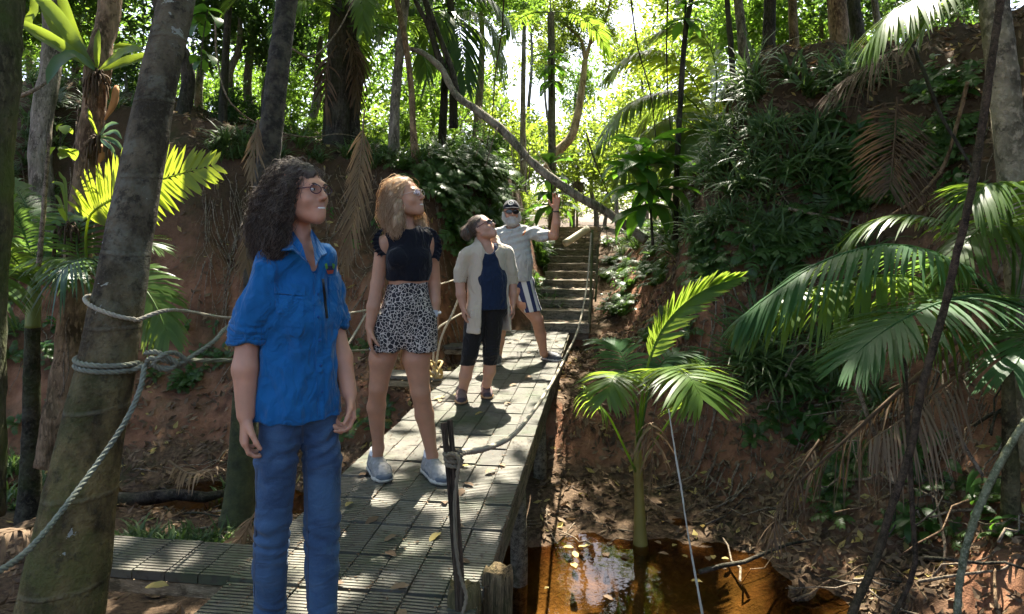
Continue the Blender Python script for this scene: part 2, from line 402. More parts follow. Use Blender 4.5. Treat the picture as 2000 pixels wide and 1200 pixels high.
def add_tile(u, v):
    o = bpy.data.objects.new('grating_tile', TILE); C.objects.link(o); o.parent = bridge
    o.matrix_parent_inverse = Matrix.Translation(-Vector(bridge.location))
    z = random.uniform(-0.006, 0.004)
    o.location = bp(u, v, z); o.rotation_euler = (random.uniform(-.014, .014), random.uniform(-.02, .02), brot + random.choice((0, pi)) + random.uniform(-.012, .012))
v0 = 1.45; rows = 28
for r in range(rows):
    off = 0.0
    for c in range(7): add_tile(-TW * (c + 0.5), v0 + (r + 0.5) * TL)
vN = v0 + rows * TL
for vv, cnt in ((v0 + 4.5 * TL + 0.02, 6), (v0 + 17.5 * TL, 5), (v0 + 23.5 * TL, 9)):     # cross strips reaching out to the left
    for c in range(7, 7 + cnt): add_tile(-TW * (c + 0.5), vv)
    m = MB(); a, b = bp(-1.0, vv - 0.11, -0.066), bp(-TW * (7 + cnt), vv - 0.11, -0.085)
    for dv in (0.0, 0.22):
        c0 = (a + b) / 2 + BDIR * dv; L = np.linalg.norm(b - a)
        m.box(c0, (L, 0.045, 0.055), np.stack([BPER, BDIR, [0, 0, 1]], 1))
    obj('outrigger_beam', m.mesh('outrigger_beam', TIMBER_NEW, False), bridge)
RB = np.stack([BPER, BDIR, [0, 0, 1]], 1)
for u in (-0.035, -0.525, -1.015):
    m = MB(); m.box((bp(u, v0 + 0.02) + bp(u, vN - 0.02)) / 2 + np.array([0, 0, -0.115]), (0.06, rows * TL * 1.008, 0.155), RB)
    obj('bearer_beam', m.mesh('bearer_beam', TIMBER, False), bridge)
for v in (3.02, 4.6, 6.2, 7.7):
    for u in (-0.1, -0.95):
        m = MB(); b = bp(u, v, -0.19); g = hgt(b[0], b[1]) - 0.25
        m.tube([b, [b[0] + .01, b[1], (b[2] + g) / 2], [b[0], b[1], g]], [0.055, 0.06, 0.062], 9, jit=0.05)
        obj('pile', m.mesh('pile', TIMBER), bridge)

def stump(name, label, pxy, Y, r, zb, seed, mat=TIMBER):
    top = P(*pxy, Y); th = np.arange(14) / 14 * 2 * pi; rg = np.random.default_rng(seed)
    zs = np.array([zb, -0.4, top[2] - 0.12, top[2] - 0.03, top[2]]); m = MB(); V = []
    for i, z in enumerate(zs):
        rr = r * (1 + 0.09 * np.sin(5 * th + seed) + rg.uniform(-.06, .06, 14)) * (0.9 if i == 4 else 1)
        V.append(np.stack([top[0] + rr * np.cos(th), top[1] + rr * np.sin(th), np.full(14, z) + (rg.uniform(-.03, .012, 14) if i >= 3 else 0)], -1))
    V.append(np.array([[top[0], top[1], top[2] - 0.025]]))
    q = [[i * 14 + j, i * 14 + (j + 1) % 14, (i + 1) * 14 + (j + 1) % 14, (i + 1) * 14 + j] for i in range(4) for j in range(14)]
    t = [[70, 56 + j, 56 + (j + 1) % 14] for j in range(14)]
    m.add(np.vstack(V), q, t); return tag(obj(name, m.mesh(name, mat)), label, 'stump')
STUMPW = m_bark('stump_wood', (0.060, 0.042, 0.024), (0.19, 0.135, 0.075), (0.07, 0.085, 0.025), 0.45, 0, (7, 7, 0.8), 5, bd=0.012)
stump('timber_stump', 'weathered round timber stump standing in the water beside the deck edge', (971, 1108), 2.78, 0.064, -1.35, 3, STUMPW)
stump('timber_stump', 'short mossy stump at the foot of the dark rope post', (905, 1140), 2.62, 0.062, -1.35, 8, STUMPW)

# dark split post with the rope knot
post = thing('rope_post', 'dark split timber post with rope knotted round its middle', 'post', P(905, 1190, 2.55))
for dx, w, seed in ((-6, 0.0125, 1), (6, 0.0115, 2)):
    m = MB(); a, b = P(873 + dx * 0.9, 826 - (dx > 0) * 5, 2.60), P(902 + dx * 0.8, 1215, 2.56)
    pts = spline([a, (a * 0.6 + b * 0.4) + np.array([0.004, 0, 0]), b], 9)
    th = np.array([-1, 1]);
    m.tube(pts, np.full(9, w), 5, jit=0.12, seed=seed); obj('split_slat', m.mesh('split_slat', POSTW, False), post)

# ------------------------------------------------------------------ stairs cut into the bank
stairs = thing('timber_stairs', 'straight flight of leaf-strewn timber and earth steps climbing the bank', 'stairs', (0.7, 9.9, 0))
SDIR = nrm([0.145, 1, 0]); SPER = np.array([SDIR[1], -SDIR[0], 0]); RS = np.stack([SPER, SDIR, [0, 0, 1]], 1)
STEPT = m_bark('step_timber', (0.12, 0.105, 0.08), (0.22, 0.195, 0.15), (0.09, 0.10, 0.05), 0.35, 0, (1, 8, 8), 4, bd=0.006)
EARTH = plain('step_earth', (0.17, 0.14, 0.10), 0.95, 0.5, 14, 0.9, 45, 0.02)
for k in range(13):
    y = 9.86 + 0.5 * k; c = np.array([stair_x(y), y, 0]); wd = 0.84 + 0.012 * k
    m = MB(); m.box(c + [0, 0, 0.12 * (k + 1) - 0.07], (wd, 0.085, 0.135), RS)
    st = obj('step', m.mesh('step', STEPT, False), stairs)
    m = MB(); m.box(c + SDIR * 0.28 + np.array([0, 0, 0.12 * (k + 1) - 0.13]), (wd - 0.03, 0.475, 0.23), RS)
    sub('tread_fill', m.mesh('tread_fill', EARTH, False), st).matrix_parent_inverse = Matrix()
def round_post(name, label, a, b, r, mat, cat='post'):
    m = MB(); m.tube(spline([a, (np.asarray(a) + b) / 2 + [0.004, 0, 0], b], 7), np.linspace(r, r * 0.93, 7), 8, jit=0.05)
    return tag(obj(name, m.mesh(name, mat)), label, cat)
MOSSPOST = m_bark('mossy_post', (0.07, 0.075, 0.04), (0.15, 0.15, 0.09), (0.08, 0.11, 0.03), 0.8, 0, (6, 6, 0.8), 6, bd=0.004)
round_post('handrail_post', 'green mossy handrail post at the foot of the stairs', P(1151, 650, 9.8), P(1157, 449, 9.8), 0.021, MOSSPOST)
round_post('handrail_post', 'thin mossy stake behind the handrail post by the steps', P(1163, 590, 10.9), P(1168, 478, 10.9), 0.016, MOSSPOST)
PALE = plain('pale_log_bark', (0.52, 0.47, 0.36), 0.8, 0.2, 9, 0.4, 30)
m = MB(); m.tube(spline([P(1103, 476, 12.6), P(1125, 462, 12.75), P(1148, 447, 12.9)], 8), 0.066, 12, jit=0.03)
tag(obj('pale_log', m.mesh('pale_log', PALE)), 'short cream coloured log lying beside the upper steps', 'log')
# small dark box on a post in the sunlit clearing
bx = thing('sign_post', 'small dark box on a thin post in the sunny clearing', 'sign', P(1118, 470, 19))
m = MB(); m.tube([P(1127, 480, 19), P(1127, 356, 19)], 0.035, 7); obj('post', m.mesh('post', TIMBER), bx)
m = MB(); m.box(P(1129, 366, 18.93), (0.30, 0.05, 0.30), np.array([[cos(.1), 0, sin(.1)], [0, 1, 0], [-sin(.1), 0, cos(.1)]])); obj('box', m.mesh('box', BARK_DARK, False), bx)

# ------------------------------------------------------------------ ropes
def rope_mesh(name, pts, r, mat, n=None, twist=True):
    pts = np.asarray(pts, float); L = np.linalg.norm(np.diff(pts, axis=0), axis=1).sum()
    m = MB()
    if not twist:
        m.tube(spline(pts, n or 40), r, 7); return m.mesh(name, mat)
    pitch = r * 6.5; k = int(min(900, L / pitch * 7)); c = spline(pts, k)
    T = nrm(np.gradient(c, axis=0)); up = np.array([0.13, 0.21, 0.97]); A = nrm(np.cross(T, up)); B = np.cross(T, A)
    s = np.concatenate([[0], np.cumsum(np.linalg.norm(np.diff(c, axis=0), axis=1))]) / pitch * 2 * pi
    for j in range(3):
        ph = s + j * 2 * pi / 3
        m.tube(c + r * 0.5 * (np.cos(ph)[:, None] * A + np.sin(ph)[:, None] * B), r * 0.54, 5)
    return m.mesh(name, mat)
def rope(name, label, pts, r, mat, n=None, twist=True, cat='rope'):
    return tag(obj(name, rope_mesh(name, pts, r, mat, n, twist)), label, cat)
rr = [P(886, 892, 2.585), P(905, 884, 2.66), P(950, 876, 3.0), P(1000, 852, 3.6), P(1040, 806, 4.4), P(1078, 748, 5.6), P(1108, 690, 7.0), P(1130, 640, 8.2), P(1146, 560, 9.2), P(1155, 456, 9.74)]
rope('handrail_rope', 'pale slack rope running from the dark post up to the stair handrail', rr, 0.013, ROPE_PALE)
kpts = []
for k in range(3):
    c = P(884 + k * 1.5, 882 + k * 9, 2.585)
    kpts += [np.array([c[0] + 0.030 * cos(x), c[1] + 0.027 * sin(x), c[2] - 0.0028 * x]) for x in np.linspace(0, 2 * pi * .95, 14)]
kpts += [P(872, 893, 2.55), P(884, 886, 2.54), P(897, 900, 2.54), P(893, 930, 2.545), P(888, 1000, 2.545), P(892, 1080, 2.54), P(900, 1130, 2.53), P(911, 1165, 2.52), P(903, 1200, 2.5)]
tag(obj('rope_knot', rope_mesh('rope_knot', kpts, 0.0085, m_rope('brown_rope', (0.20, 0.165, 0.105)))), 'brown rope knot wound round the dark post with its loose end hanging', 'rope')
TREE_Y = 2.62
# ------------------------------------------------------------------ plant builders
UP = np.array([0, 0, 1.0])
def frond_mb(pts, nl=40, ll=0.4, lw=0.03, stem=0.15, droop=0.35, phi=(72, 22), vee=15, rach=0.010, seed=0, up=UP, ragged=0.0, miss=0.0, sides=(-1, 1), m=None, rachis=True):
    rg = np.random.default_rng(seed); m = m or MB()
    c = spline(pts, 48); T = nrm(np.gradient(c, axis=0)); S = nrm(np.cross(T, np.asarray(up, float))); N = np.cross(S, T)
    if rachis: m.tube(c[::3], np.linspace(rach, rach * 0.25, len(c[::3])), 5, cap=False)
    for sd in sides:
        t = (np.arange(nl) + rg.uniform(0.2, 0.8, nl)) / nl
        if miss: t = t[rg.random(nl) > miss]
        k = len(t); tt = stem + (1 - stem) * t; idx = tt * 47; i = np.clip(idx.astype(int), 0, 46); f = (idx - i)[:, None]
        b = c[i] * (1 - f) + c[i + 1] * f; Tt, St, Nt = T[i], S[i], N[i]
        ph = np.radians(phi[0] + (phi[1] - phi[0]) * t ** 1.2 + rg.normal(0, 3 + 14 * ragged, k))[:, None]
        ve = np.radians(vee + rg.normal(0, 4 + 18 * ragged, k))[:, None]
        d = nrm(Tt * np.cos(ph) + sd * St * np.sin(ph) * np.cos(ve) + Nt * np.sin(ph) * np.sin(ve))
        L = (ll * np.interp(t, [0, .15, .45, .8, 1], [.62, .9, 1, .72, .38]) * rg.uniform(0.9, 1.06, k) * (1 - ragged * rg.uniform(0, .5, k)))[:, None]
        w = nrm(Tt - d * (Tt * d).sum(-1, keepdims=True)); w = nrm(w + 0.25 * rg.normal(0, 1, (k, 1)) * ragged * np.cross(w, d))
        dr = (droop * rg.uniform(0.75, 1.25, k))[:, None]
        V = np.zeros((k, 5, 2, 3))
        for j, (s, wf) in enumerate(((0, .35), (.25, 1), (.55, .95), (.82, .6), (1, .06))):
            ctr = b + d * L * s - UP * dr * L * s ** 2.2
            V[:, j, 0] = ctr + w * lw * 0.5 * wf; V[:, j, 1] = ctr - w * lw * 0.5 * wf
        base = np.arange(k)[:, None] * 10 + np.arange(4)[None] * 2
        m.add(V.reshape(-1, 3), np.stack([base, base + 1, base + 3, base + 2], -1).reshape(-1, 4))
    return m
def arc_path(L, a0, bend, n=9, az=0.0, sag=1.4):
    """a stalk leaving the origin at elevation a0, bending over by 'bend' radians"""
    t = np.linspace(0, 1, n); a = a0 - bend * t ** sag; dx = np.cos(a) * L / (n - 1); dz = np.sin(a) * L / (n - 1)
    x = np.concatenate([[0], np.cumsum(dx[:-1])]); z = np.concatenate([[0], np.cumsum(dz[:-1])])
    return np.stack([x * cos(az), x * sin(az), z], -1)
def fern_mesh(name, n, L, seed, mat, ll=0.10, lw=0.028, nl=15):
    rg = np.random.default_rng(seed); m = MB()
    for k in range(n):
        az = 2 * pi * k / n + rg.uniform(-.3, .3); l = L * rg.uniform(0.7, 1.15)
        frond_mb(arc_path(l, rg.uniform(0.7, 1.25), rg.uniform(1.1, 1.9), 8, az), nl, ll * l / L, lw, 0.12, 0.25, (80, 45), 0, 0.0035, seed * 31 + k, m=m)
    return m.mesh(name, mat)
def grass_mesh(name, n, L, seed, mat, w=0.010, spread=0.05, up0=(0.7, 1.45)):
    rg = np.random.default_rng(seed); m = MB()
    for k in range(n):
        p = arc_path(L * rg.uniform(0.55, 1.15), rg.uniform(*up0), rg.uniform(0.9, 2.4), 6, rg.uniform(0, 2 * pi)) + np.append(rg.normal(0, spread, 2), 0)
        T = nrm(np.gradient(p, axis=0)); S = nrm(np.cross(T, UP)); ww = w * np.array([.6, 1, 1, .8, .5, .05])[:, None]
        V = np.stack([p + S * ww, p - S * ww], 1).reshape(-1, 3); i = np.arange(5) * 2
        m.add(V, np.stack([i, i + 1, i + 3, i + 2], -1))
    return m.mesh(name, mat)
def leaf_mb(L, W, bend=0.5, fold=0.25, m=None, M=None, stalk=0.12, seed=0, wavy=0.0):
    """one broad leaf along +X"""
    m = m or MB(); n = 9; t = np.linspace(0, 1, n); rg = np.random.default_rng(seed)
    prof = np.interp(t, [0, .08, .3, .55, .8, .93, 1], [.05, .30, .88, 1, .66, .30, .02])
    a = -bend * t ** 1.3; x = np.concatenate([[0], np.cumsum(np.cos(a))[:-1]]) * L / (n - 1); z = np.concatenate([[0], np.cumsum(np.sin(a))[:-1]]) * L / (n - 1)
    wv = wavy * np.sin(t * 14 + rg.uniform(0, 6)) * L
    V = np.stack([np.stack([x, -prof * W / 2, z + prof * W / 2 * fold + wv], -1), np.stack([x, 0 * x, z], -1), np.stack([x, prof * W / 2, z + prof * W / 2 * fold - wv], -1)], 1).reshape(-1, 3)
    if M is not None: V = V @ np.asarray(M)[:3, :3].T + np.asarray(M)[:3, 3]
    i = np.arange(n - 1)[:, None] * 3 + np.arange(2)[None]
    m.add(V, np.stack([i, i + 1, i + 4, i + 3], -1).reshape(-1, 4)); return m
def cloud(centres, size, seed, asp=0.42, upb=0.9, droop=0.15):
    """many small pointed leaves, one kite each"""
    rg = np.random.default_rng(seed); n = len(centres); c = np.asarray(centres); size = np.broadcast_to(size, (n,)) * rg.uniform(0.7, 1.25, n)
    d = nrm(np.stack([rg.normal(0, 1, n), rg.normal(0, 1, n), rg.normal(-droop * 2, 0.55, n)], -1))
    nn = nrm(rg.normal(0, 0.6, (n, 3)) + UP * upb); s = nrm(np.cross(d, nn)); nn = np.cross(s, d); L = size[:, None]
    V = np.stack([c - d * L * 0.5, c + s * L * asp * 0.5 - d * L * 0.05 + nn * L * 0.07, c + d * L * 0.5 - UP * L * droop, c - s * L * asp * 0.5 - d * L * 0.05 + nn * L * 0.07], 1)
    i = np.arange(n) * 4
    return V.reshape(-1, 3), np.stack([i, i + 1, i + 2, i + 3], -1)
def crown_mesh(name, nblob, nleaf, leaf, seed, mat, flat=0.8, hollow=0.45):
    rg = np.random.default_rng(seed); cs = []
    bl = nrm(rg.normal(0, 1, (nblob, 3))) * rg.uniform(0.25, 0.85, (nblob, 1)) * [1, 1, flat]; br = rg.uniform(0.20, 0.40, nblob)
    for b, r in zip(bl, br):
        k = int(nleaf * r ** 2 / (br ** 2).sum())
        sub_c = b + nrm(rg.normal(0, 1, (max(4, k // 14), 3))) * r * rg.uniform(hollow, 1.0, (max(4, k // 14), 1))
        cs.append(sub_c[rg.integers(0, len(sub_c), k)] + rg.normal(0, 0.055, (k, 3)))
    V, q = cloud(np.vstack(cs), leaf, seed + 5); return mesh_np(name, V, q, None, False, [mat])
def trunk_mesh(name, pts, rad, mat, sides=16, n=70, rings=0.0, ringgap=0.16, flare=0.0, lump=0.05, seed=0):
    c = spline(pts, n); r = np.interp(np.linspace(0, 1, n), np.linspace(0, 1, len(rad)), rad)
    s = np.concatenate([[0], np.cumsum(np.linalg.norm(np.diff(c, axis=0), axis=1))])
    if rings:
        ph = (s / ringgap + 0.35 * np.sin(s * 2.1)) % 1; r = r + rings * np.exp(-((ph - 0.5) / 0.10) ** 2)
    if flare: r = r * (1 + flare * np.exp(-s / 0.25))
    m = MB(); m.tube(c, r, sides)
    V = m.v[0]; k = n * sides
    ctr = np.repeat(c, sides, 0); dn = V[:k] - ctr
    V[:k] = ctr + dn * (1 + lump * fbm(V[:k], 5.0, 3, seed) + lump * 0.7 * fbm(V[:k] * [1, 1, .3], 16, 2, seed + 4))[:, None]
    return m.mesh(name, mat)
def wobble(a, b, n, amp, seed):
    rg = np.random.default_rng(seed); a, b = np.asarray(a), np.asarray(b)
    p = a + (b - a) * np.linspace(0, 1, n)[:, None]; p[1:-1] += rg.normal(0, amp, (n - 2, 3)); return p

# ------------------------------------------------------------------ where the sun reaches the ground: crowns have their gaps there
LIT = []      # (point, radius) of the places the sun reaches in the photograph
def lit(px, py, Y, r): LIT.append((P(px, py, Y), r))
def litg(px, py, z, r):
    Y = (CH - z) * F / (py - HZ); LIT.append((P(px, py, Y), r))
for v in np.arange(4.35, 9.6, 0.33):
    for u in (-0.2, -0.55, -0.9): LIT.append((bp(u, v, 0.0), 0.24))
for a in ((795, 375, 3.9, .17), (775, 430, 3.95, .10), (745, 470, 3.9, .09), (835, 475, 3.95, .07), (930, 440, 5.75, .2), (915, 520, 5.75, .2), (930, 590, 5.75, .2), (930, 640, 5.7, .2), (930, 730, 5.7, .2),
          (1000, 420, 7.4, .2), (1010, 480, 7.4, .25), (1050, 470, 7.4, .2), (1085, 420, 7.4, .15), (1020, 560, 7.4, .2), (1050, 650, 7.4, .2), (800, 740, 6.5, .25), (870, 740, 6.5, .2), (790, 690, 8.2, .15),
          (205, 380, 4.4, .22), (235, 340, 4.4, .22), (345, 350, 4.4, .26), (385, 330, 4.4, .22), (350, 400, 4.4, .2), (300, 600, 4.2, .12), (95, 30, 4.85, .25), (60, 20, 4.9, .2), (290, 115, 4.9, .15), (240, 100, 4.9, .1), (225, 190, 4.8, .1), (195, 300, 4.7, .07), (125, 390, 4.6, .14),
          (1310, 735, 4.9, .36), (1370, 760, 4.6, .34), (1230, 750, 5.0, .28), (1400, 760, 4.6, .28), (1340, 800, 4.6, .25), (1270, 690, 5.2, .2), (1330, 610, 5.3, .25), (1400, 560, 5.4, .2), (1250, 900, 5.2, .08), (1160, 790, 5.0, .12),
          (1530, 610, 3.9, .16), (1600, 590, 3.9, .14), (1480, 600, 3.9, .12), (1950, 170, 4.3, .16), (1770, 780, 3.7, .09), (1840, 760, 3.7, .07), (515, 360, 2.40, .06), (495, 430, 2.42, .05), (300, 1120, 2.9, .05),
          (500, 340, 5.4, .1), (470, 880, 5.1, .06), (1750, 40, 4.5, .3), (1700, 70, 4.5, .2)): lit(*a)
for a in ((1030, 1110, -.95, .18), (1090, 1110, -.95, .18), (1060, 1150, -.95, .18), (1100, 1165, -.95, .15), (1030, 1180, -.95, .16), (1090, 1200, -1, .16), (1045, 960, -.75, .13), (1100, 985, -.75, .12), (1445, 985, -.6, .13), (1430, 940, -.4, .12), 
          (1860, 1100, -.6, .10), (1900, 1150, -.6, .12), (1960, 1170, -.6, .12), (1800, 960, -.2, .08), (1640, 1050, -.6, .08), (780, 895, 0, .12), (850, 905, 0, .06), (820, 980, 0, .05), (1210, 700, .0, .1)): litg(*a)
LP = np.array([p for p, r in LIT]); LR = np.array([r for p, r in LIT])
def shaded(c, m=0.07):
    """keep-mask: leaves that would stand between the sun and a sunlit place are gaps in the crown"""
    keep = np.ones(len(c), bool)
    for p, r in zip(LP, LR):
        d = c - p; t = d @ SUN; e = np.linalg.norm(d - t[:, None] * SUN, axis=1)
        keep &= ~((t > 0.3) & (e < r + m))
    return keep
# ------------------------------------------------------------------ big tree trunks on the left
lean = thing('leaning_palm_trunk', 'thick leaning palm trunk with ropes tied round it, left foreground', 'tree', P(105, 1260, 2.5))
lp = [P(95, 1330, 2.45), P(122, 1180, 2.5), P(165, 920, 2.56), P(211, 700, 2.62), P(260, 420, 2.75), P(312, 150, 2.9), P(345, 0, 3.0), P(430, -420, 3.35), P(505, -900, 3.7)]
lpr = [0.155, 0.145, 0.118, 0.099, 0.085, 0.074, 0.071, 0.068, 0.062]
def m_lean():
    t = NT('leaning_palm_bark'); w = t.coord('Object'); z = t.n('SeparateXYZ'); t.set(z.inputs[0], w)
    a = t.noise(8, 6, 0.62, t.coord('Object', (1, 1, .6))); b = t.noise(45, 4, 0.6, w); m1 = t.noise(3.2, 5, 0.65, w)
    up = t.fac(t.math('ADD', z.outputs[2], t.math('MULTIPLY', m1, 0.9)), 1.05, 1.9)
    d = t.noise(17, 6, 0.75, w); e = t.noise(90, 4, 0.7, w)
    low = t.mix(t.fac(a, 0.40, 0.60), (0.050, 0.036, 0.015), (0.215, 0.160, 0.066))
    low = t.mix(t.math('MULTIPLY', t.fac(m1, 0.46, 0.60), 0.7), low, (0.075, 0.085, 0.020))
    low = t.mix(t.math('MULTIPLY', t.fac(d, 0.54, 0.64), 0.65), low, (0.030, 0.024, 0.014))
    hi = t.mix(t.fac(a, 0.40, 0.62), (0.034, 0.027, 0.017), (0.140, 0.115, 0.075))
    hi = t.mix(t.math('MULTIPLY', t.fac(t.noise(4, 5, 0.7, w), 0.52, 0.60), 0.8), hi, (0.14, 0.135, 0.10))
    hi = t.mix(t.math('MULTIPLY', t.fac(d, 0.54, 0.62), 0.7), hi, (0.010, 0.009, 0.007))
    c = t.mix(up, low, hi)
    c = t.mix(t.math('GREATER_THAN', t.noise(6.0, 5, 0.75, w, 0.4), 0.675), c, (0.30, 0.31, 0.26))
    wv = t.n('TexWave', wave_type='BANDS', bands_direction='Z', i_Scale=1.05, i_Distortion=1.2, i_Detail=3.0, i_Detail_Scale=1.5); t.set(wv.inputs['Vector'], w)
    ring = t.fac(wv.outputs['Fac'], 0.988, 0.999)
    c = t.mix(t.math('MULTIPLY', t.math('MULTIPLY', ring, t.fac(d, 0.40, 0.62)), 0.4), c, (0.20, 0.185, 0.13))
    c = t.mix(t.math('MULTIPLY', t.fac(e, 0.5, 0.7), 0.35), c, (0.16, 0.13, 0.08))
    h = t.math('ADD', t.math('ADD', t.math('MULTIPLY', a, 0.5), t.math('MULTIPLY', d, 0.5)), t.math('ADD', t.math('MULTIPLY', b, 0.3), t.math('MULTIPLY', ring, 0.12)))
    return t.done(t.bsdf(c, 0.9, t.bump(h, 1.0, 0.045), Specular_IOR_Level=0.25))
obj('trunk', trunk_mesh('trunk', lp, lpr, m_lean(), 28, 150, 0.0022, 0.30, 0, 0.03, 4), lean)
def palm_crown(parent, top, n, L, seed, mat=PALM, el=(0.1, 1.2), ll=0.5, lw=0.045, nl=34):
    rg = np.random.default_rng(seed)
    for k in range(n):
        ap_ = arc_path(L * rg.uniform(.85, 1.1), rg.uniform(*el), rg.uniform(1.2, 2.0), 9, 2 * pi * k / n + rg.uniform(-.2, .2)) + top
        if not shaded(spline(ap_, 20), 0.25).all(): continue
        m = frond_mb(ap_, nl, ll, lw, 0.18, 0.35, seed=seed * 9 + k, rach=0.018)
        obj('frond', m.mesh('frond', mat), parent)
palm_crown(lean, lp[-1], 9, 2.2, 3)

dp = thing('dark_palm_tree', 'straight dark palm trunk rising right behind the woman in blue', 'tree', P(468, 1010, 5.1))
pp = [P(462, 1040, 5.1), P(470, 950, 5.15), P(487, 700, 5.3), P(520, 350, 5.5), P(545, 120, 5.6), P(560, 0, 5.7), P(595, -350, 5.9), P(620, -640, 6)]
def m_dpalm():
    t = NT('dark_palm_bark'); w = t.coord('Object'); z = t.n('SeparateXYZ'); t.set(z.inputs[0], w)
    a = t.noise(9, 6, 0.62, w); up = t.fac(t.math('ADD', z.outputs[2], t.math('MULTIPLY', a, 0.5)), 0.35, 0.95)
    low = t.mix(t.fac(a, 0.35, 0.66), (0.030, 0.036, 0.012), (0.085, 0.095, 0.030))
    hi = t.mix(t.fac(a, 0.42, 0.60), (0.012, 0.010, 0.008), (0.080, 0.068, 0.048)); hi = t.mix(t.math('MULTIPLY', t.fac(t.noise(24, 5, 0.7, w), 0.52, 0.64), 0.6), hi, (0.10, 0.09, 0.065))
    hi = t.mix(t.math('GREATER_THAN', t.noise(6, 4, 0.7, w, 0.3), 0.71), hi, (0.25, 0.25, 0.21))
    return t.done(t.bsdf(t.mix(up, low, hi), 0.85, t.bump(t.noise(26, 5, 0.7, w), 1.0, 0.035)))
obj('trunk', trunk_mesh('trunk', pp, [0.130, 0.105, 0.097, 0.092, 0.088, 0.085, 0.08, 0.075], m_dpalm(), 20, 120, 0.005, 0.22, 0.1, 0.03, 9), dp)
palm_crown(dp, pp[-1], 9, 2.3, 5)

moss = thing('mossy_tree', 'thick mossy trunk cut off by the left edge of the picture', 'tree', P(-40, 900, 3.6))
mp = [P(-75, 1010, 3.6), P(-55, 700, 3.65), P(-35, 340, 3.7), P(-8, 0, 3.8), P(15, -400, 4.0), P(20, -1100, 4.3), P(10, -1900, 4.6)]
obj('trunk', trunk_mesh('trunk', mp, [0.20, 0.155, 0.14, 0.13, 0.125, .11, .08], BARK_MOSS, 18, 90, 0, 1, 0, 0.09, 14), moss)

nest = thing('epiphyte_tree', 'shaggy brown trunk carrying bird nest ferns, left of the leaning palm', 'tree', P(130, 800, 4.7))
npt = [P(118, 905, 4.7), P(128, 760, 4.7), P(142, 600, 4.75), P(158, 420, 4.8), P(178, 250, 4.85), P(197, 100, 4.9), P(215, -20, 5), P(235, -500, 5.3), P(230, -1150, 5.7)]
obj('trunk', trunk_mesh('trunk', npt, [0.13, 0.105, 0.092, 0.088, 0.082, 0.078, 0.075, .07, .05], BARK_WARM, 16, 110, 0, 1, 0.1, 0.13, 23), nest)
for k in range(26):     # shaggy hanging fibres on the trunk
    t = rng.uniform(0.15, 0.62); c = spline(npt, 60)[int(t * 59)]; a = rng.uniform(-pi, 0.3)
    st = c + np.array([cos(a), sin(a), 0]) * 0.095
    m = MB(); m.tube(spline([st, st + rng.normal(0, .015, 3) - [0, 0, .12], st + rng.normal(0, .03, 3) - [0, 0, rng.uniform(.2, .4)]], 8), 0.004, 4)
    obj('bark_fibre', m.mesh('bark_fibre', ROOT), nest)
ORB = plain('orange_bark', (0.42, 0.19, 0.06), 0.8, 0.35, 12, 0.6, 30, 0.01)
for a, b in ((P(228, 168, 4.82), P(205, 235, 4.8)), (P(197, 282, 4.72), P(191, 322, 4.7))):
    m = MB(); m.tube(spline([a, (a + b) / 2 + [.02, 0, 0], b], 8), np.array([.012, .022, .026, .024, .022, .018, .012, .006]), 8, jit=.1)
    obj('peeling_bark', m.mesh('peeling_bark', ORB), nest)

def epiphyte(label, base, leaves, Y, fork):
    e = thing('birds_nest_fern', label, 'fern', base)
    m = MB(); rg = np.random.default_rng(int(abs(base[0]) * 999))
    for k in range(46):
        d = nrm(rg.normal(0, 1, 3) * [1, 1, .8]); m.tube(spline([base + d * .015 - [0, 0, .02], base + d * .07 - [0, 0, .05], base + d * .085 - [0, 0, .05 + rg.uniform(.03, .16)]], 6), .006, 4)
    obj('root_ball', m.mesh('root_ball', DEAD_D), e)
    for pts, w, mt in leaves:
        pp_ = spline([base] + [P(x, y, Y + dy) for x, y, dy in pts], 12); T = nrm(np.gradient(pp_, axis=0)); S = nrm(np.cross(T, np.array([.25, -1.0, .35]))); N = np.cross(S, T)
        wd = .68 * w * np.array([.18, .4, .65, .85, .97, 1, 1, .96, .88, .72, .45, .06])[:, None] * .5
        wv = 0.10 * wd * np.sin(np.arange(12) * 2.2)[:, None] * N
        V = np.stack([pp_ + S * wd + N * wd * .35 + wv, pp_, pp_ - S * wd + N * wd * .35 - wv], 1).reshape(-1, 3); i = np.arange(11)[:, None] * 3 + np.arange(2)[None]
        obj('leaf', MB().add(V, np.stack([i, i + 1, i + 4, i + 3], -1).reshape(-1, 4)).mesh('leaf', mt), e)
NESTL = leaf_mat('nest_fern_green', (0.06, 0.12, 0.02), (0.09, 0.15, 0.03), (0.38, 0.50, 0.04), 0.5, 0.35)
NESTB = leaf_mat('nest_fern_bluegreen', (0.05, 0.11, 0.06), (0.07, 0.13, 0.08), (0.2, 0.34, 0.1), 0.35, 0.3)
b1 = P(190, 140, 4.78); Y1 = 4.78
epiphyte('large birds nest fern with long strap leaves high on the shaggy trunk', b1,
    [([(150, 90, .0), (118, 40, .05), (82, 0, .1), (55, -35, .1)], .14, NESTL), ([(140, 95, .1), (110, 55, .15), (92, 20, .2), (75, -15, .25)], .12, NESTL),
     ([(140, 102, -.1), (100, 75, -.12), (55, 52, -.15), (30, 38, -.15)], .10, NESTL), ([(150, 110, -.15), (125, 115, -.25), (105, 135, -.33), (92, 165, -.38)], .13, NESTB),
     ([(190, 110, -.03), (191, 80, -.03), (193, 58, -.02)], .065, NESTL), ([(215, 122, -.1), (240, 104, -.15), (262, 97, -.2), (280, 100, -.22)], .10, NESTL),
     ([(222, 130, .05), (258, 118, .1), (290, 112, .15), (320, 118, .18)], .11, NESTL), ([(150, 80, .2), (128, 20, .25), (110, -40, .3)], .12, NESTL),
     ([(208, 108, .15), (232, 92, .25), (258, 88, .3)], .08, NESTL), ([(62, 60, .1), (68, 20, .15), (62, -25, .2)], .09, NESTL)], Y1, 0)
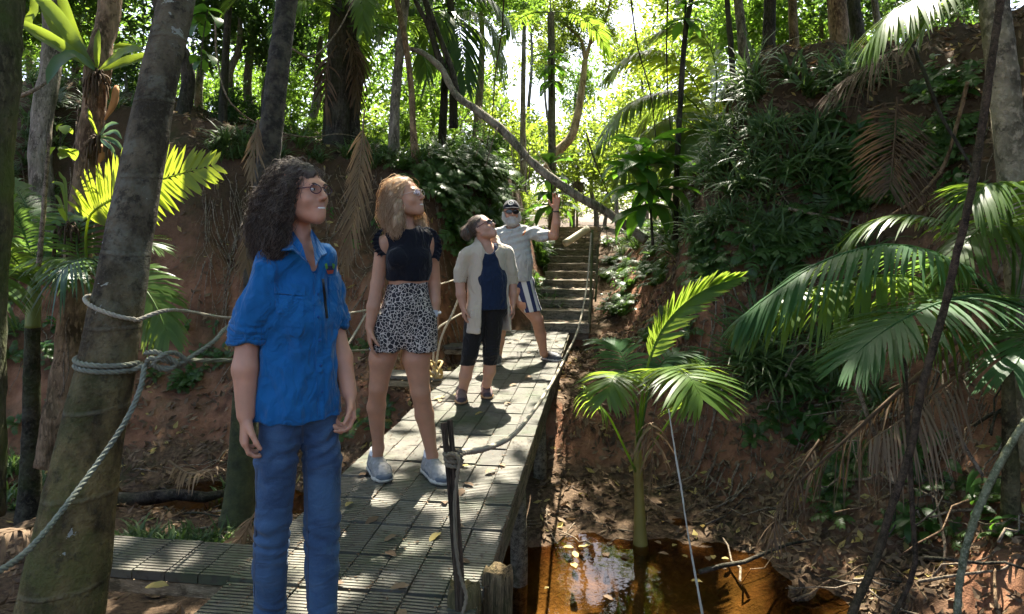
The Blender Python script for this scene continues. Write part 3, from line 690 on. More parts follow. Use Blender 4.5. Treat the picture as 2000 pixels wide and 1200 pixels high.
b2 = P(193, 268, 4.72)
epiphyte('small birds nest fern lower on the shaggy trunk', b2,
    [([(205, 252, -.05), (218, 243, -.1), (232, 242, -.12)], .05, NESTB), ([(210, 262, -.08), (226, 258, -.12), (238, 272, -.15)], .045, NESTB),
     ([(212, 272, -.06), (228, 280, -.1), (240, 295, -.12)], .05, NESTB), ([(205, 280, -.1), (218, 290, -.14), (226, 308, -.15)], .04, NESTB), ([(180, 240, -.05), (176, 225, -.08), (172, 212, -.1)], .035, NESTL)], 4.72, 0)
b3 = P(132, 436, 4.62)
epiphyte('tuft of bright strap leaves low on the left side of the shaggy trunk', b3,
    [([(125, 420, -.05), (118, 408, -.1), (114, 404, -.1)], .05, NESTL), ([(118, 395, 0), (112, 385, 0), (106, 382, 0)], .03, NESTL), ([(124, 370, 0), (112, 358, 0), (100, 357, 0)], .04, NESTL),
     ([(128, 360, 0), (120, 345, 0), (115, 335, 0)], .03, NESTL), ([(120, 440, -.05), (108, 434, -.1), (100, 436, -.12)], .04, NESTB), ([(142, 425, -.1), (160, 428, -.15), (172, 424, -.2)], .05, NESTL)], 4.62, 0)

# ropes round the leaning palm
def ring_pts(c, r, tilt, a0, a1, n=24):
    th = np.linspace(a0, a1, n); return np.stack([c[0] + r * np.cos(th), c[1] + r * np.sin(th), c[2] + tilt * np.cos(th)], -1)
c1 = P(226, 600, 2.665); c2 = P(213, 703, 2.62)
rope('guide_rope', 'thin upper rope tied round the leaning palm and running behind the people', list(ring_pts(c1 + [0.016, -0.014, 0], 0.108, -0.045, 2.6, 2 * pi - .35, 18)) + [P(340, 606, 2.75), P(445, 621, 3.3), P(560, 622, 4.0), P(715, 606, 5.2), P(790, 575, 5.6), P(890, 546, 6.3), P(930, 528, 7.6)], 0.0085, ROPE_PALE)
lo = []
for k in range(2): lo += list(ring_pts(c2 - [0, 0, 0.022 * k], 0.110, -0.012, 2.4 if k == 0 else 0, 2 * pi if k == 0 else 2 * pi - .3, 26))
rope('guide_rope', 'thick lower rope looped twice round the leaning palm trunk', lo + [P(300, 708, 2.62), P(330, 704, 2.75), P(450, 704, 3.2), P(560, 700, 3.8), P(690, 686, 5.4), P(760, 680, 6.4)], 0.0105, ROPE_GREEN)
kp = [P(284, 690, 2.6), P(305, 688, 2.58), P(330, 700, 2.6), P(345, 712, 2.62), P(322, 722, 2.6), P(300, 712, 2.57), P(318, 694, 2.58), P(342, 690, 2.63), P(362, 704, 2.67), P(352, 716, 2.68), P(325, 706, 2.6), P(296, 700, 2.56), P(290, 710, 2.58), P(335, 718, 2.62), P(385, 690, 2.72), P(420, 665, 2.8), P(446, 638, 2.9), P(520, 590, 3.2)]
rope('rope_knot', 'bulky green rope knot beside the leaning palm with one end slanting up', kp, 0.0098, ROPE_GREEN)
rope('guide_rope', 'greenish rope slanting down from the leaning palm to the lower left corner', [P(283, 712, 2.56), P(272, 765, 2.50), P(235, 840, 2.42), P(150, 960, 2.25), P(60, 1070, 2.0), P(-30, 1135, 1.8)], 0.0102, m_rope('teal_rope', (0.20, 0.215, 0.165)))
rope('hanging_rope', 'yellowish rope hanging in a slanted loop behind the woman in shorts', [P(905, 560, 6.5), P(885, 610, 6.5), P(862, 660, 6.5), P(852, 710, 6.5), P(850, 738, 6.5)], 0.012, ROPE_PALE)
rope('hanging_rope', 'thin slack rope sloping between the women on the bridge side', [P(948, 590, 6.9), P(880, 625, 6.6), P(850, 655, 6.5), P(846, 742, 6.48)], 0.010, ROPE_PALE)
kn = [P(848 + 14 * cos(a) * (1 + .2 * sin(3 * a)), 722 + 16 * sin(a * 1.3), 6.48 + .05 * sin(2 * a)) for a in np.linspace(0, 14, 40)]
rope('rope_knot', 'loose bundle of yellow rope lying on the side plank', kn, 0.012, m_rope('yellow_rope', (0.50, 0.38, 0.16)), twist=False, n=120)
rope('hanging_rope', 'thin rope sagging from the blue shirted woman towards the lower rope', [P(716, 612, 5.2), P(700, 640, 5.0), P(678, 676, 4.8), P(640, 735, 4.4)], 0.008, ROPE_PALE)
# ------------------------------------------------------------------ canopy overhead, with the gaps that let the sun patches through
anch = {}
def canopy_tree(name, label, base, lean_, r, bark, group=None):
    t = thing(name, label, 'tree', base, group)
    top = np.array([base[0] + lean_[0], base[1] + lean_[1], 8.3])
    obj('trunk', trunk_mesh('trunk', wobble(base - [0, 0, .3], top, 7, 0.09, int(abs(base[0]) * 7 + 50)), [r, r * .85, r * .6, r * .3], bark, 12, 60, 0, 1, .3, .08, 3), t)
    return t, top
specs = [('tall_tree', 'tall grey trunk among the shaded trees at far left behind the mossy trunk', (-5.6, 8.2), (-.3, .4), .13, BARK_GREY),
         ('tall_tree', 'slim dark tree standing on the left bank crest near the shaggy trunk', (-4.7, 9.6), (-.5, .3), .10, BARK_DARK),
         ('tall_tree', 'dark trunk on the left bank between the leaning palm and dark palm', (-3.7, 10.4), (.3, 0), .09, BARK_DARK),
         ('tall_tree', 'added unseen tall tree out past the left edge carrying shade canopy over the bank', (-8.6, 6.6), (.2, 0), .16, BARK_DARK)]  # last one is out of view, added to hold canopy that casts shade
for k, (n_, l_, b_, ln, r_, bk) in enumerate(specs):
    b = np.array([b_[0], b_[1], float(hgt(b_[0], b_[1]))]); anch[k] = canopy_tree(n_, l_, b, ln, r_, bk)
th_px = [P(768, 345, 9.6), P(772, 200, 9.7), P(785, 60, 9.8), P(792, -60, 9.9), P(780, -500, 10.0)]
thin = thing('thin_tree', 'thin straight grey-brown trunk on the bank above the woman in shorts', 'tree', th_px[0])
obj('trunk', trunk_mesh('trunk', th_px, [.085, .07, .065, .06, .05], BARK_GREY, 12, 60, 0, 1, .25, .06, 31), thin)
anch['thin'] = (thin, np.array([-1.6, 10.0, 8.2]))
# unseen trees added to shade the right bank and the space over the viewer
def shade_tree(label, base, top, R, n, seed, r=.12):
    t = thing('tall_tree', label, 'tree', base)
    obj('trunk', trunk_mesh('trunk', wobble(base, top, 6, .06, seed), [r, r * .8, r * .5], BARK_GREY, 12, 50, 0, 1, .3, .06, seed), t)
    rg = np.random.default_rng(seed); c = nrm(rg.normal(0, 1, (n, 3))) * (rg.uniform(.2, 1, (n, 1)) ** .5) * R * [1, 1, .35] + top
    c = np.round(c / .7) * .7 + rg.normal(0, .28, (n, 3)); c = c[(HZ - F * (c[:, 2] - CH) / np.maximum(c[:, 1], .1) < -40) | (c[:, 1] < .5)]; c = c[shaded(c)]
    V, q = cloud(c, .30, seed, .5, 1.2); obj('crown', mesh_np('crown', V, q, None, False, [CANOPY]), t)
def gb(x, y, dz=.3): return np.array([x, y, float(hgt(x, y)) - dz])
shade_tree('added broad crowned shade tree leaning over the right bank from beyond the frame', gb(6.2, 6.0), np.array([5.0, 5.5, 8.2]), 4.2, 4200, 61, .16)
shade_tree('added shade tree on the right bank out of view with crown above', gb(5.2, 2.0), np.array([4.2, 1.5, 6.5]), 3.2, 3000, 62, .14)
shade_tree('added unseen shade tree with its crown spreading above the near end of the bridge', gb(-3.6, 0.4), np.array([-1.5, 2.0, 6.8]), 3.0, 3000, 63, .15)

# ------------------------------------------------------------------ trees standing in the sunlit forest behind
CR = [crown_mesh('crown', 26, 3400, 0.085, s, mt, fl) for s, mt, fl in ((1, CANOPY_Y, .8), (2, CANOPY, .9), (3, CANOPY_D, .8), (4, CANOPY_Y, 1.0), (5, CANOPY, .75), (6, CANOPY_D, 1.0))]
def bg_tree(label, px, Y, zc, R, ci, r=.09, bark=BARK_GREY, name='forest_tree', group=None, sq=1.0, seed=0):
    x = (px - 1000) / F * Y; b = gb(x, Y, .2); t = thing(name, label, 'tree', b, group)
    top = np.array([x + random.uniform(-.3, .3), Y, zc])
    obj('trunk', trunk_mesh('trunk', wobble(b, top, 5, .07, seed), [r, r * .8, r * .45], bark, 8, 24, 0, 1, .2, .05, seed), t)
    o = bpy.data.objects.new('crown', CR[ci]); C.objects.link(o); o.parent = t
    place(o, tuple(top - b), (0, 0, random.uniform(0, 6.28)), (R, R, R * sq)); return t
BG = [ # label, photo x, distance, crown height, crown radius, crown kind, squash
    ('yellow-green tree in full sun above the stairs', 1120, 24, 4.2, 2.6, 0, 1.0), ('low sunlit bush at the top of the stairs left side', 1085, 18.5, 2.3, 1.0, 3, .9),
    ('bright tree just left of the central palm trunk', 985, 21, 4.6, 2.2, 3, 1.1), ('dense sunlit tree behind the cap of the man', 1010, 27, 4.2, 2.4, 1, 1.0),
    ('tall light green crown top centre of the clearing', 1030, 30, 11.6, 3.0, 0, .8), ('sunny tree right of the clearing behind the palm fronds', 1290, 22, 4.4, 2.5, 0, 1.0),
    ('bright green tree behind the broad leaved shrub', 1330, 17, 4.6, 2.0, 3, 1.0), ('tall tree filling the top right of the clearing', 1390, 24, 9.2, 3.4, 0, .8),
    ('green tree behind the slim right bank trunks', 1480, 18, 6.6, 2.6, 1, .9), ('leafy tree behind the right crest trunks', 1610, 16.5, 6.8, 2.4, 4, .9),
    ('dark leafy tree above the right crest', 1790, 15, 6.9, 2.5, 2, .8), ('tree in the far right corner behind the crest', 1960, 13, 7.0, 2.6, 2, .8),
    ('dense tree behind the thin grey trunk', 850, 17, 4.6, 2.1, 1, 1.0), ('sunlit tree seen between the thin trunks', 760, 21, 4.6, 2.4, 0, .9),
    ('leafy tree behind the skirted palm', 660, 16, 5.2, 2.1, 4, 1.0), ('shaded leafy tree right of the dark palm', 600, 13.5, 5.3, 1.6, 2, 1.1),
    ('dark foliage tree left of the dark palm top', 450, 13, 5.5, 1.7, 2, 1.1), ('mid green tree between leaning palm and dark palm', 420, 17, 4.6, 1.8, 4, 1.0),
    ('dark leafy tree behind the leaning palm top', 300, 13, 6.0, 2.0, 2, 1.0), ('leafy tree behind the birds nest fern', 150, 13, 5.6, 2.1, 4, 1.0),
    ('sunlit green tree at the top left corner', 70, 15, 6.2, 2.2, 1, 1.0), ('tree at far left over the slope', -60, 11, 5.6, 2.0, 2, 1.0),
    ('far tree left of the palm clump', 560, 24, 7.6, 2.6, 1, .9), ('far tall tree top left of centre', 820, 27, 10.2, 2.8, 4, .8), ('far green tree at the head of the left bank', 900, 24, 6.4, 2.0, 0, 1.0),
    ('leafy crown hanging above the skirted palm', 710, 14, 6.3, 1.5, 4, .9), ('leafy crown above the leaning log top', 930, 15.5, 6.9, 1.5, 1, .9), ('dark crown at the top right of the dark palm', 500, 14, 6.7, 1.5, 2, .9), ('mid green crown at the top between leaning palm and dark palm', 390, 15, 7.0, 1.6, 4, .9), ('light green crown at the top left of the central palm', 1020, 19, 8.2, 1.7, 1, .9),
    ('green crown standing in the gap left of the forked tree', 1118, 29, 7.4, 1.7, 1, 1.2), ('small leafy crown low in the sky gap', 1205, 30, 5.6, 1.8, 4, 1.0), ('leafy tree on the far left slope behind the birds nest fern', 250, 11.5, 4.1, 1.0, 2, .8), ('low leafy bush on the far left crest', 130, 10.5, 3.6, .8, 4, .8),
    ('bright green tree closing the right of the sky gap', 1262, 27, 8.6, 2.3, 0, 1.2), ('sunlit low tree at the foot of the forked tree', 1165, 26, 4.6, 2.0, 3, 1.0), ('light green tree high behind the central palm', 1075, 34, 10.5, 2.2, 3, 1.0),
    ('low green bush on the left bank crest', 700, 12.4, 3.0, .75, 1, .8), ('low leafy bush behind the thin trunk on the crest', 820, 12.2, 3.1, .7, 4, .8), ('low bush at the left bank corner by the stairs', 930, 12.0, 2.9, .7, 2, .8),
    ('low bush on the crest beside the dark palm', 590, 12.2, 3.3, .7, 4, .8), ('dark bush on the crest by the leaning palm', 430, 11.6, 3.5, .75, 2, .8), ('distant low tree line behind the stairs', 1180, 34, 3.6, 3.0, 3, .7), ('distant green tree line right of the stairs', 1300, 36, 5.0, 3.6, 1, .8), ('far trees beyond the left crest', 680, 34, 6.0, 3.6, 4, .8), ('far pale trees beyond the crest bushes', 500, 32, 7.0, 3.4, 1, .8), ('far trees behind the leaning palm', 330, 30, 8.5, 3.6, 4, .8), ('far trees behind the left slope', 120, 26, 9.0, 3.6, 1, .8), ('far trees behind the right crest trunks', 1560, 30, 9.5, 4.0, 0, .8), ('far trees at the right behind the crest', 1850, 26, 9.5, 4.0, 4, .8)]
for k, (l_, x_, Y_, zc, R_, ci, sq) in enumerate(BG): bg_tree(l_, x_, Y_, zc, R_, ci, sq=sq, seed=100 + k, r=.05 if R_ < 1.1 else .10)

def pole(name, label, pxs, rad, bark, cat='tree', n=50, sides=10, seed=0, rings=0, lump=.06, gap=.2):
    pts = [P(*p) for p in pxs]; t = thing(name, label, cat, pts[0])
    obj('trunk', trunk_mesh('trunk', pts, rad, bark, sides, n, rings, gap, .15, lump, seed), t); return t, pts
# central palm
t, pts = pole('slender_palm_tree', 'slender straight palm trunk in the middle of the clearing', [(1079, 470, 13.5), (1078, 300, 13.5), (1077, 120, 13.5), (1076, 25, 13.5)], [.085, .08, .075, .07], BARK_GREY, seed=3, rings=.004)
palm_crown(t, pts[-1], 8, 1.9, 12, CANOPY_Y and PALM, (0.0, 1.1), .45, .05, 26)
# forked pale tree
fk = thing('forked_tree', 'pale orange-grey forked tree against the bright sky', 'tree', P(1090, 470, 17))
FKB = m_bark('pale_forked_bark', (0.26, 0.17, 0.10), (0.46, 0.34, 0.22), (0.2, 0.2, 0.1), .2, .2)
obj('trunk', trunk_mesh('trunk', [P(1070, 330, 17), P(1088, 298, 17), P(1118, 262, 17), P(1134, 190, 17), P(1143, 118, 17)], [.15, .13, .11, .09, .075], FKB, 10, 40, 0, 1, 0, .05, 1), fk)
for k, pl in enumerate((([1143, 118], [1135, 80], [1108, 52], [1085, 30], [1078, -30]), ([1143, 118], [1152, 85], [1158, 40], [1170, -40]), ([1158, 40], [1175, 62], [1195, 58]), ([1152, 85], [1172, 62], [1188, 20], [1196, -30]))):
    m = MB(); m.tube(spline([P(x, y, 17) for x, y in pl], 14), np.linspace(.055, .018, 14), 7); obj('limb', m.mesh('limb', FKB), fk)
for x, y, s in ((1120, 30, 1.0), (1160, -20, 1.2), (1190, 60, .55), (1100, 90, .7)):
    o = bpy.data.objects.new('crown', CR[3]); C.objects.link(o); o.parent = fk; o.matrix_parent_inverse = root_inv(fk); place(o, P(x, y, 17.2), (0, 0, x), s)
# leaning log across the gap
lg = thing('leaning_log', 'long curved grey trunk leaning diagonally across the gap down to the stairs', 'tree', P(1212, 432, 9.4))
obj('trunk', trunk_mesh('trunk', [P(1262, 470, 9.2), P(1222, 440, 9.3), P(1180, 412, 9.3), P(1110, 372, 9.2), P(1040, 318, 9.2), P(985, 258, 9.3), P(930, 215, 9.4), P(890, 185, 9.5), P(862, 135, 9.6), P(828, 105, 9.7), P(800, 95, 9.8)], [.066, .064, .060, .056, .056, .056, .053, .05, .045, .04, .03], BARK_GREY, 12, 90, 0, 1, 0, .12, 77), lg)
for pl in (((880, 170), (850, 90), (835, 20), (815, -40)), ((893, 187), (880, 130), (858, 70), (832, 0)), ((862, 135), (840, 60), (800, -20))):
    m = MB(); m.tube(spline([P(x, y, 9.7) for x, y in pl], 14), np.linspace(.05, .03, 14), 7, jit=.06); obj('limb', m.mesh('limb', BARK_DARK), lg)
rr_ = np.random.default_rng(4)
for k in range(16):
    a = P(*[(1180, 412), (1110, 372), (1040, 318), (985, 258), (930, 215)][k % 5], 9.3) + rr_.normal(0, .06, 3)
    m = MB(); m.tube(spline([a, a + rr_.normal(0, .1, 3) - [0, 0, .15], a + rr_.normal(0, .15, 3) - [0, 0, rr_.uniform(.2, .5)]], 7), .006, 4); obj('root_fibre', m.mesh('root_fibre', ROOT), lg)
# skirted palm
sp = thing('skirted_palm', 'dark palm with a skirt of drooping fronds on the left bank crest', 'tree', P(665, 320, 10.2))
for k, (x0, x1, r) in enumerate(((655, 668, .17), (690, 690, .10), (640, 652, .09))):
    obj('trunk', trunk_mesh('trunk', [P(x0, 330, 10.2 + .1 * k), P((x0 + x1) / 2, 200, 10.2 + .1 * k), P(x1, 80, 10.3), P(x1 + 4, -20, 10.3)], [r * 1.2, r, r * .9, r * .7], BARK_DARK, 12, 50, 0, 1, .3, .16, 41 + k), sp)
for k in range(15):
    a = rr_.uniform(0, 2 * pi); L = rr_.uniform(1.5, 2.3); top = P(672, rr_.uniform(-40, 60), 10.2)
    m = frond_mb(arc_path(L, rr_.uniform(.1, 1.0), rr_.uniform(1.5, 2.3), 9, a) + top, 30, .42, .045, .15, .4, seed=k + 300, rach=.015); obj('frond', m.mesh('frond', PALM if k % 3 else PALM_BLUE), sp)
for k in range(10):
    a = rr_.uniform(0, 2 * pi); top = P(668, rr_.uniform(60, 120), 10.2); d = np.array([cos(a), sin(a), 0])
    m = frond_mb([top + d * .1, top + d * .28 - [0, 0, .35], top + d * .26 - [0, 0, rr_.uniform(.8, 1.4)]], 16, .3, .03, .2, .8, ragged=.7, seed=k + 340, rach=.012); obj('dead_frond', m.mesh('dead_frond', DEAD_D), sp)
pole('thin_tree', 'second thin crooked trunk just right of the straight one on the bank', [(818, 355, 9.4), (808, 270, 9.4), (803, 170, 9.5), (790, 70, 9.5), (775, 0, 9.6), (760, -80, 9.6)], [.06, .05, .045, .04, .04, .04], BARK_WARM, seed=51, lump=.12)
pole('thin_tree', 'slender dark trunk left of the skirted palm', [(432, 300, 10.4), (438, 160, 10.5), (445, 40, 10.6), (450, -60, 10.6)], [.07, .06, .05, .05], BARK_DARK, seed=52)
pole('thin_tree', 'slender dark trunk behind the fallen trunk top', [(886, 250, 11.5), (884, 120, 11.5), (880, 0, 11.5), (878, -60, 11.5)], [.07, .065, .06, .06], BARK_DARK, seed=53)
# right crest trunks
for px_, lab, r, bk in (([(1318, 470, 8.9), (1322, 330, 8.9), (1330, 180, 9.0), (1338, 70, 9.0), (1350, 0, 9.1), (1356, -60, 9.1)], 'thin dark crooked sapling right of the broad leaved shrub', .036, BARK_DARK),
                        ([(1434, 190, 10.6), (1428, 100, 10.6), (1420, 0, 10.7), (1415, -60, 10.7)], 'thin vine wrapped trunk on the right crest', .045, BARK_DARK), ([(1456, 140, 11.2), (1448, 60, 11.2), (1440, -20, 11.3), (1436, -80, 11.3)], 'slim pale ringed trunk on the right crest', .075, BARK_GREY),
                        ([(1498, 170, 10.4), (1502, 60, 10.4), (1506, -60, 10.5)], 'dark trunk left of the group on the right crest', .10, BARK_DARK), ([(1556, 180, 10.8), (1550, 60, 10.8), (1545, -60, 10.9)], 'warm brown trunk in the middle of the right crest', .075, BARK_WARM),
                        ([(1648, 170, 9.6), (1640, 70, 9.6), (1628, -60, 9.7)], 'stout brown trunk at the right crest edge', .14, BARK_WARM), ([(1690, 160, 11), (1672, 50, 11), (1660, -60, 11.2)], 'leaning dark trunk behind the stout brown one', .12, BARK_DARK),
                        ([(1725, 110, 11.5), (1712, 30, 11.5), (1700, -60, 11.6)], 'pale thin trunk right of the stout brown one', .06, BARK_GREY)):
    t, pts = pole('crest_tree', lab, px_, [r * 1.1, r, r * .92, r * .85], bk, seed=int(px_[0][0]), lump=.05)
    if r > .095: anch[lab] = (t, pts[-1] * [1, 1, 0] + [0, 0, 8.0])
# pale palm trunk at the right edge
pole('pale_palm_trunk', 'smooth pale ringed palm trunk at the right edge of the picture', [(2040, 1150, 4.3), (2020, 800, 4.3), (2002, 600, 4.3), (1985, 400, 4.3), (1968, 230, 4.3), (1948, 60, 4.3), (1938, -60, 4.35), (1930, -500, 4.5), (1925, -1200, 4.8)], [.105, .10, .095, .09, .088, .085, .08, .08, .07], m_bark('pale_palm_bark', (.13, .105, .07), (.27, .22, .15), (.09, .10, .04), .4, 0, (1, 1, .8), 6), n=120, sides=18, rings=.004, seed=8, lump=.02)

# leaves of the overhead canopy, shared out to the trees they hang on
rgc = np.random.default_rng(99)
nC = 26000
cc = np.stack([rgc.uniform(-7.5, 7.5, nC), rgc.uniform(5.5, 15.0, nC), rgc.uniform(7.2, 9.8, nC)], -1)
cl = nrm(rgc.normal(0, 1, (nC, 3))) * rgc.uniform(0, .5, (nC, 1))
cc = (np.round(cc / 0.8) * 0.8 + cl * 1.3)                 # leaf clumps
cc = cc[(fbm(cc, 0.6, 2, 5) > -0.75)]
cc = cc[(HZ - F * (cc[:, 2] - CH) / cc[:, 1]) < -40]
cc = cc[shaded(cc) | (rgc.random(len(cc)) < 0.07)]
keys = list(anch); ap = np.array([anch[k][1] for k in keys])
own = np.argmin(np.linalg.norm((cc[:, None] - ap[None]) * [1, 1, .3], axis=2), axis=1)
for j, k in enumerate(keys):
    c = cc[own == j]
    if len(c) < 5: continue
    V, q = cloud(c, 0.30, 50 + j, 0.5, 1.3); cr = mesh_np('crown', V, q, None, False, [CANOPY]); obj('crown', cr, anch[k][0])
    m = MB(); tp = ap[j]
    for i in rgc.choice(len(c), min(16, len(c)), replace=False):
        ln_ = spline([tp - [0, 0, 1.2], (tp + c[i]) / 2 - [0, 0, .3], c[i]], 9)
        if not shaded(ln_).all(): continue
        m.tube(spline([tp - [0, 0, 1.2], (tp + c[i]) / 2 - [0, 0, .3], c[i]], 9), np.linspace(.045, .008, 9), 5)
    obj('limb', m.mesh('limb', BARK_DARK), anch[k][0])

# ------------------------------------------------------------------ vines
def vine(label, pxs, r, mat=VINE, n=70, knob=.14, seed=0, name='vine', twist=0):
    m = MB(); c = spline([P(*p) for p in pxs], n)
    if twist: s = np.linspace(0, twist, n); c = c + r * 1.2 * np.stack([np.cos(s), np.sin(s), 0 * s], -1)
    m.tube(c, np.interp(np.linspace(0, 1, n), np.linspace(0, 1, len(np.atleast_1d(r))), np.atleast_1d(r)), 8, jit=knob, seed=seed); return tag(obj(name, m.mesh(name, mat)), label, 'vine')
vine('thick dark vine running diagonally down the right side of the picture', [(1962, -60, 3.0), (1950, 30, 3.0), (1925, 200, 3.0), (1900, 360, 3.0), (1868, 500, 3.0), (1845, 600, 3.0), (1800, 760, 3.0), (1778, 880, 3.0), (1735, 1010, 2.98), (1712, 1090, 2.96), (1660, 1210, 2.9), (1640, 1300, 2.9)], .0165, seed=1, n=110)
vine('brown vine beside the dark one near the bottom right', [(1765, 700, 3.4), (1775, 860, 3.35), (1782, 1000, 3.3), (1785, 1110, 3.25), (1745, 1200, 3.2), (1700, 1260, 3.1)], .012, seed=2)
vine('pale green-grey vine curving down at the lower right', [(2030, 790, 2.9), (1985, 850, 2.9), (1930, 950, 2.9), (1895, 1040, 2.9), (1875, 1130, 2.9), (1868, 1230, 2.9)], [.014, .0155, .015], m_bark('pale_vine', (.12, .12, .07), (.24, .23, .15), (.1, .12, .05), .4, 0, (1, 1, 1), 20, bd=.004), seed=3)
vine('white frayed string hanging down over the creek', [(1306, 800, 4.2), (1318, 880, 4.2), (1330, 950, 4.2), (1340, 1020, 4.15), (1352, 1090, 4.1), (1372, 1200, 4.0), (1380, 1260, 4)], [.003, .006, .004, .007, .008], plain('pale_string', (.5, .48, .4), .8, .3), seed=4, name='string', knob=.3)
for k, (lab, pxs) in enumerate((('thin hanging vine left of the central palm', [(985, -20, 10), (980, 60, 10), (968, 140, 10), (962, 220, 10), (950, 290, 10)]), ('thin hanging vine near the right palm fronds', [(1230, -20, 9), (1245, 90, 9), (1270, 180, 9), (1282, 280, 9)]),
    ('thin dark vine looping down to the fallen trunk end', [(1145, 260, 9), (1160, 310, 9), (1180, 360, 9), (1200, 410, 9)]), ('long thin vine hanging by the dark sapling', [(1305, -20, 9), (1302, 90, 9), (1305, 190, 9), (1312, 280, 9)]), ('pale liana looping across the skirted palm', [(420, 40, 8), (425, 120, 8), (450, 200, 8), (520, 250, 8.5), (600, 268, 9), (660, 262, 9.6), (700, 268, 10)]),
    ('thin vine across the upper left', [(560, 90, 7), (610, 110, 7.2), (660, 60, 7.5), (700, -20, 7.6)]), ('slender branch slanting across the right bank', [(1540, 408, 6.5), (1620, 425, 6.4), (1700, 445, 6.3)]), ('curved brown branch sweeping over the right bank', [(1890, 160, 5.4), (1870, 240, 5.5), (1840, 330, 5.6), (1780, 395, 5.8), (1720, 430, 6.0)]),
    ('dark branch crossing the dead fronds on the right bank', [(1768, 70, 5.6), (1800, 130, 5.5), (1835, 220, 5.4), (1870, 280, 5.3), (1900, 330, 5.2)]), ('thin brown stem leaning over the right creek edge', [(1640, 640, 4.4), (1690, 800, 4.3), (1730, 900, 4.2), (1745, 945, 4.1)]), ('thin stem bending across the dark lower right bank', [(1830, 770, 4.0), (1870, 850, 3.9), (1920, 930, 3.8)]),
    ('bare diagonal stick rising left of the shaggy trunk', [(76, 520, 4.3), (86, 400, 4.3), (97, 262, 4.3)]), ('pale twig reaching across behind the shaggy trunk', [(20, 195, 4.5), (60, 180, 4.5), (100, 155, 4.6)]))):
    vine(lab, pxs, [.012, .009, .006] if k < 6 else [.016, .014, .009], [VINE, VINE, VINE, VINE, ROOT, ROOT, ROOT, BARK_WARM, BARK_DARK, ROOT, ROOT, ROOT, ROOT][k], seed=20 + k, n=40)

# ------------------------------------------------------------------ hero palm fronds
def fr(parent, pts, nl, ll, lw, mat, seed, name='frond', **kw):
    m = frond_mb([P(*p) for p in pts], nl, ll, lw, seed=seed, **kw); return obj(name, m.mesh(name, mat), parent)
spm = thing('young_palm', 'young palm with yellow-green stem standing at the edge of the creek', 'palm', P(1250, 1062, 5.2))
obj('stem', trunk_mesh('stem', [P(1251, 1085, 5.2), P(1250, 1040, 5.2), P(1248, 960, 5.2), P(1246, 900, 5.2), P(1247, 840, 5.2)], [.052, .042, .036, .030, .018], PETIOLE_Y, 12, 40, .003, .12, .3, .05, 2), spm)
PL = leaf_mat('young_palm_green', (0.060, 0.12, 0.022), (0.09, 0.155, 0.034), (0.34, 0.48, 0.05), 0.42, 0.33)
fr(spm, [(1247, 900, 5.2), (1252, 790, 5.2), (1272, 690, 5.2), (1310, 620, 5.2), (1370, 570, 5.15), (1440, 543, 5.05)], 46, .26, 0.026, PL, 1, stem=.38, phi=(50, 16), vee=40, droop=.04, rach=.013, up=(.2, -1, .2))
fr(spm, [(1247, 900, 5.2), (1256, 800, 5.1), (1275, 740, 4.95), (1310, 717, 4.8), (1345, 735, 4.6), (1372, 780, 4.45)], 44, .46, 0.026, PL, 2, stem=.42, phi=(86, 40), vee=4, droop=.22, rach=.012)
fr(spm, [(1246, 900, 5.2), (1242, 810, 5.15), (1232, 755, 5.0), (1215, 730, 4.85), (1198, 740, 4.7), (1186, 775, 4.6)], 33, .32, 0.023, PL, 3, stem=.45, phi=(80, 35), vee=5, droop=.3, rach=.011)
fr(spm, [(1246, 930, 5.2), (1222, 880, 5.1), (1190, 815, 5.0), (1165, 785, 4.95), (1143, 755, 4.9)], 15, .20, 0.017, PL, 4, stem=.6, phi=(70, 30), vee=0, droop=.9, rach=.011, miss=.2)
fr(spm, [(1248, 920, 5.2), (1275, 870, 5.1), (1305, 825, 5.0), (1332, 780, 4.9), (1352, 742, 4.85)], 28, .30, 0.023, PL, 5, stem=.62, phi=(80, 35), vee=5, droop=.3, rach=.012)
fr(spm, [(1247, 880, 5.25), (1240, 800, 5.35), (1225, 720, 5.5), (1205, 680, 5.6), (1180, 665, 5.7)], 31, .34, 0.019, PALM_BLUE, 6, stem=.4, phi=(80, 30), vee=10, droop=.3, rach=.010)
fr(spm, [(1247, 880, 5.3), (1262, 790, 5.5), (1285, 720, 5.6), (1320, 690, 5.65), (1352, 700, 5.7)], 26, .30, 0.020, PALM_BLUE, 7, stem=.45, phi=(80, 30), vee=10, droop=.3, rach=.010)
fr(spm, [(1256, 900, 5.12), (1268, 830, 5.05), (1275, 850, 5.0), (1274, 930, 5.0)], 10, .22, 0.016, DEAD, 8, name='dead_frond', stem=.4, droop=1.1, ragged=.7)

rp = thing('right_palm', 'large feathery palm spreading long fronds in from the right edge', 'palm', P(1990, 1000, 4.0))
obj('stem', trunk_mesh('stem', [P(1975, 1010, 4.1), P(1972, 850, 4.1), P(1968, 720, 4.1), P(1962, 640, 4.1)], [.045, .038, .034, .028], BARK_PALM, 12, 40, .003, .12, .2, .05, 2), rp)
fr(rp, [(1965, 660, 4.1), (1935, 580, 4.0), (1850, 505, 3.9), (1740, 478, 3.85), (1620, 505, 3.8), (1520, 565, 3.75), (1446, 622, 3.7)], 80, .40, 0.022, PALM_BLUE, 11, stem=.16, phi=(62, 20), vee=-8, droop=.45, rach=.014)
fr(rp, [(1965, 670, 4.1), (1900, 590, 4.05), (1800, 545, 4.0), (1700, 540, 3.95), (1600, 560, 3.9), (1500, 590, 3.85), (1450, 625, 3.82)], 70, .36, 0.024, PL, 12, stem=.2, phi=(66, 22), vee=-22, droop=.55, rach=.013)
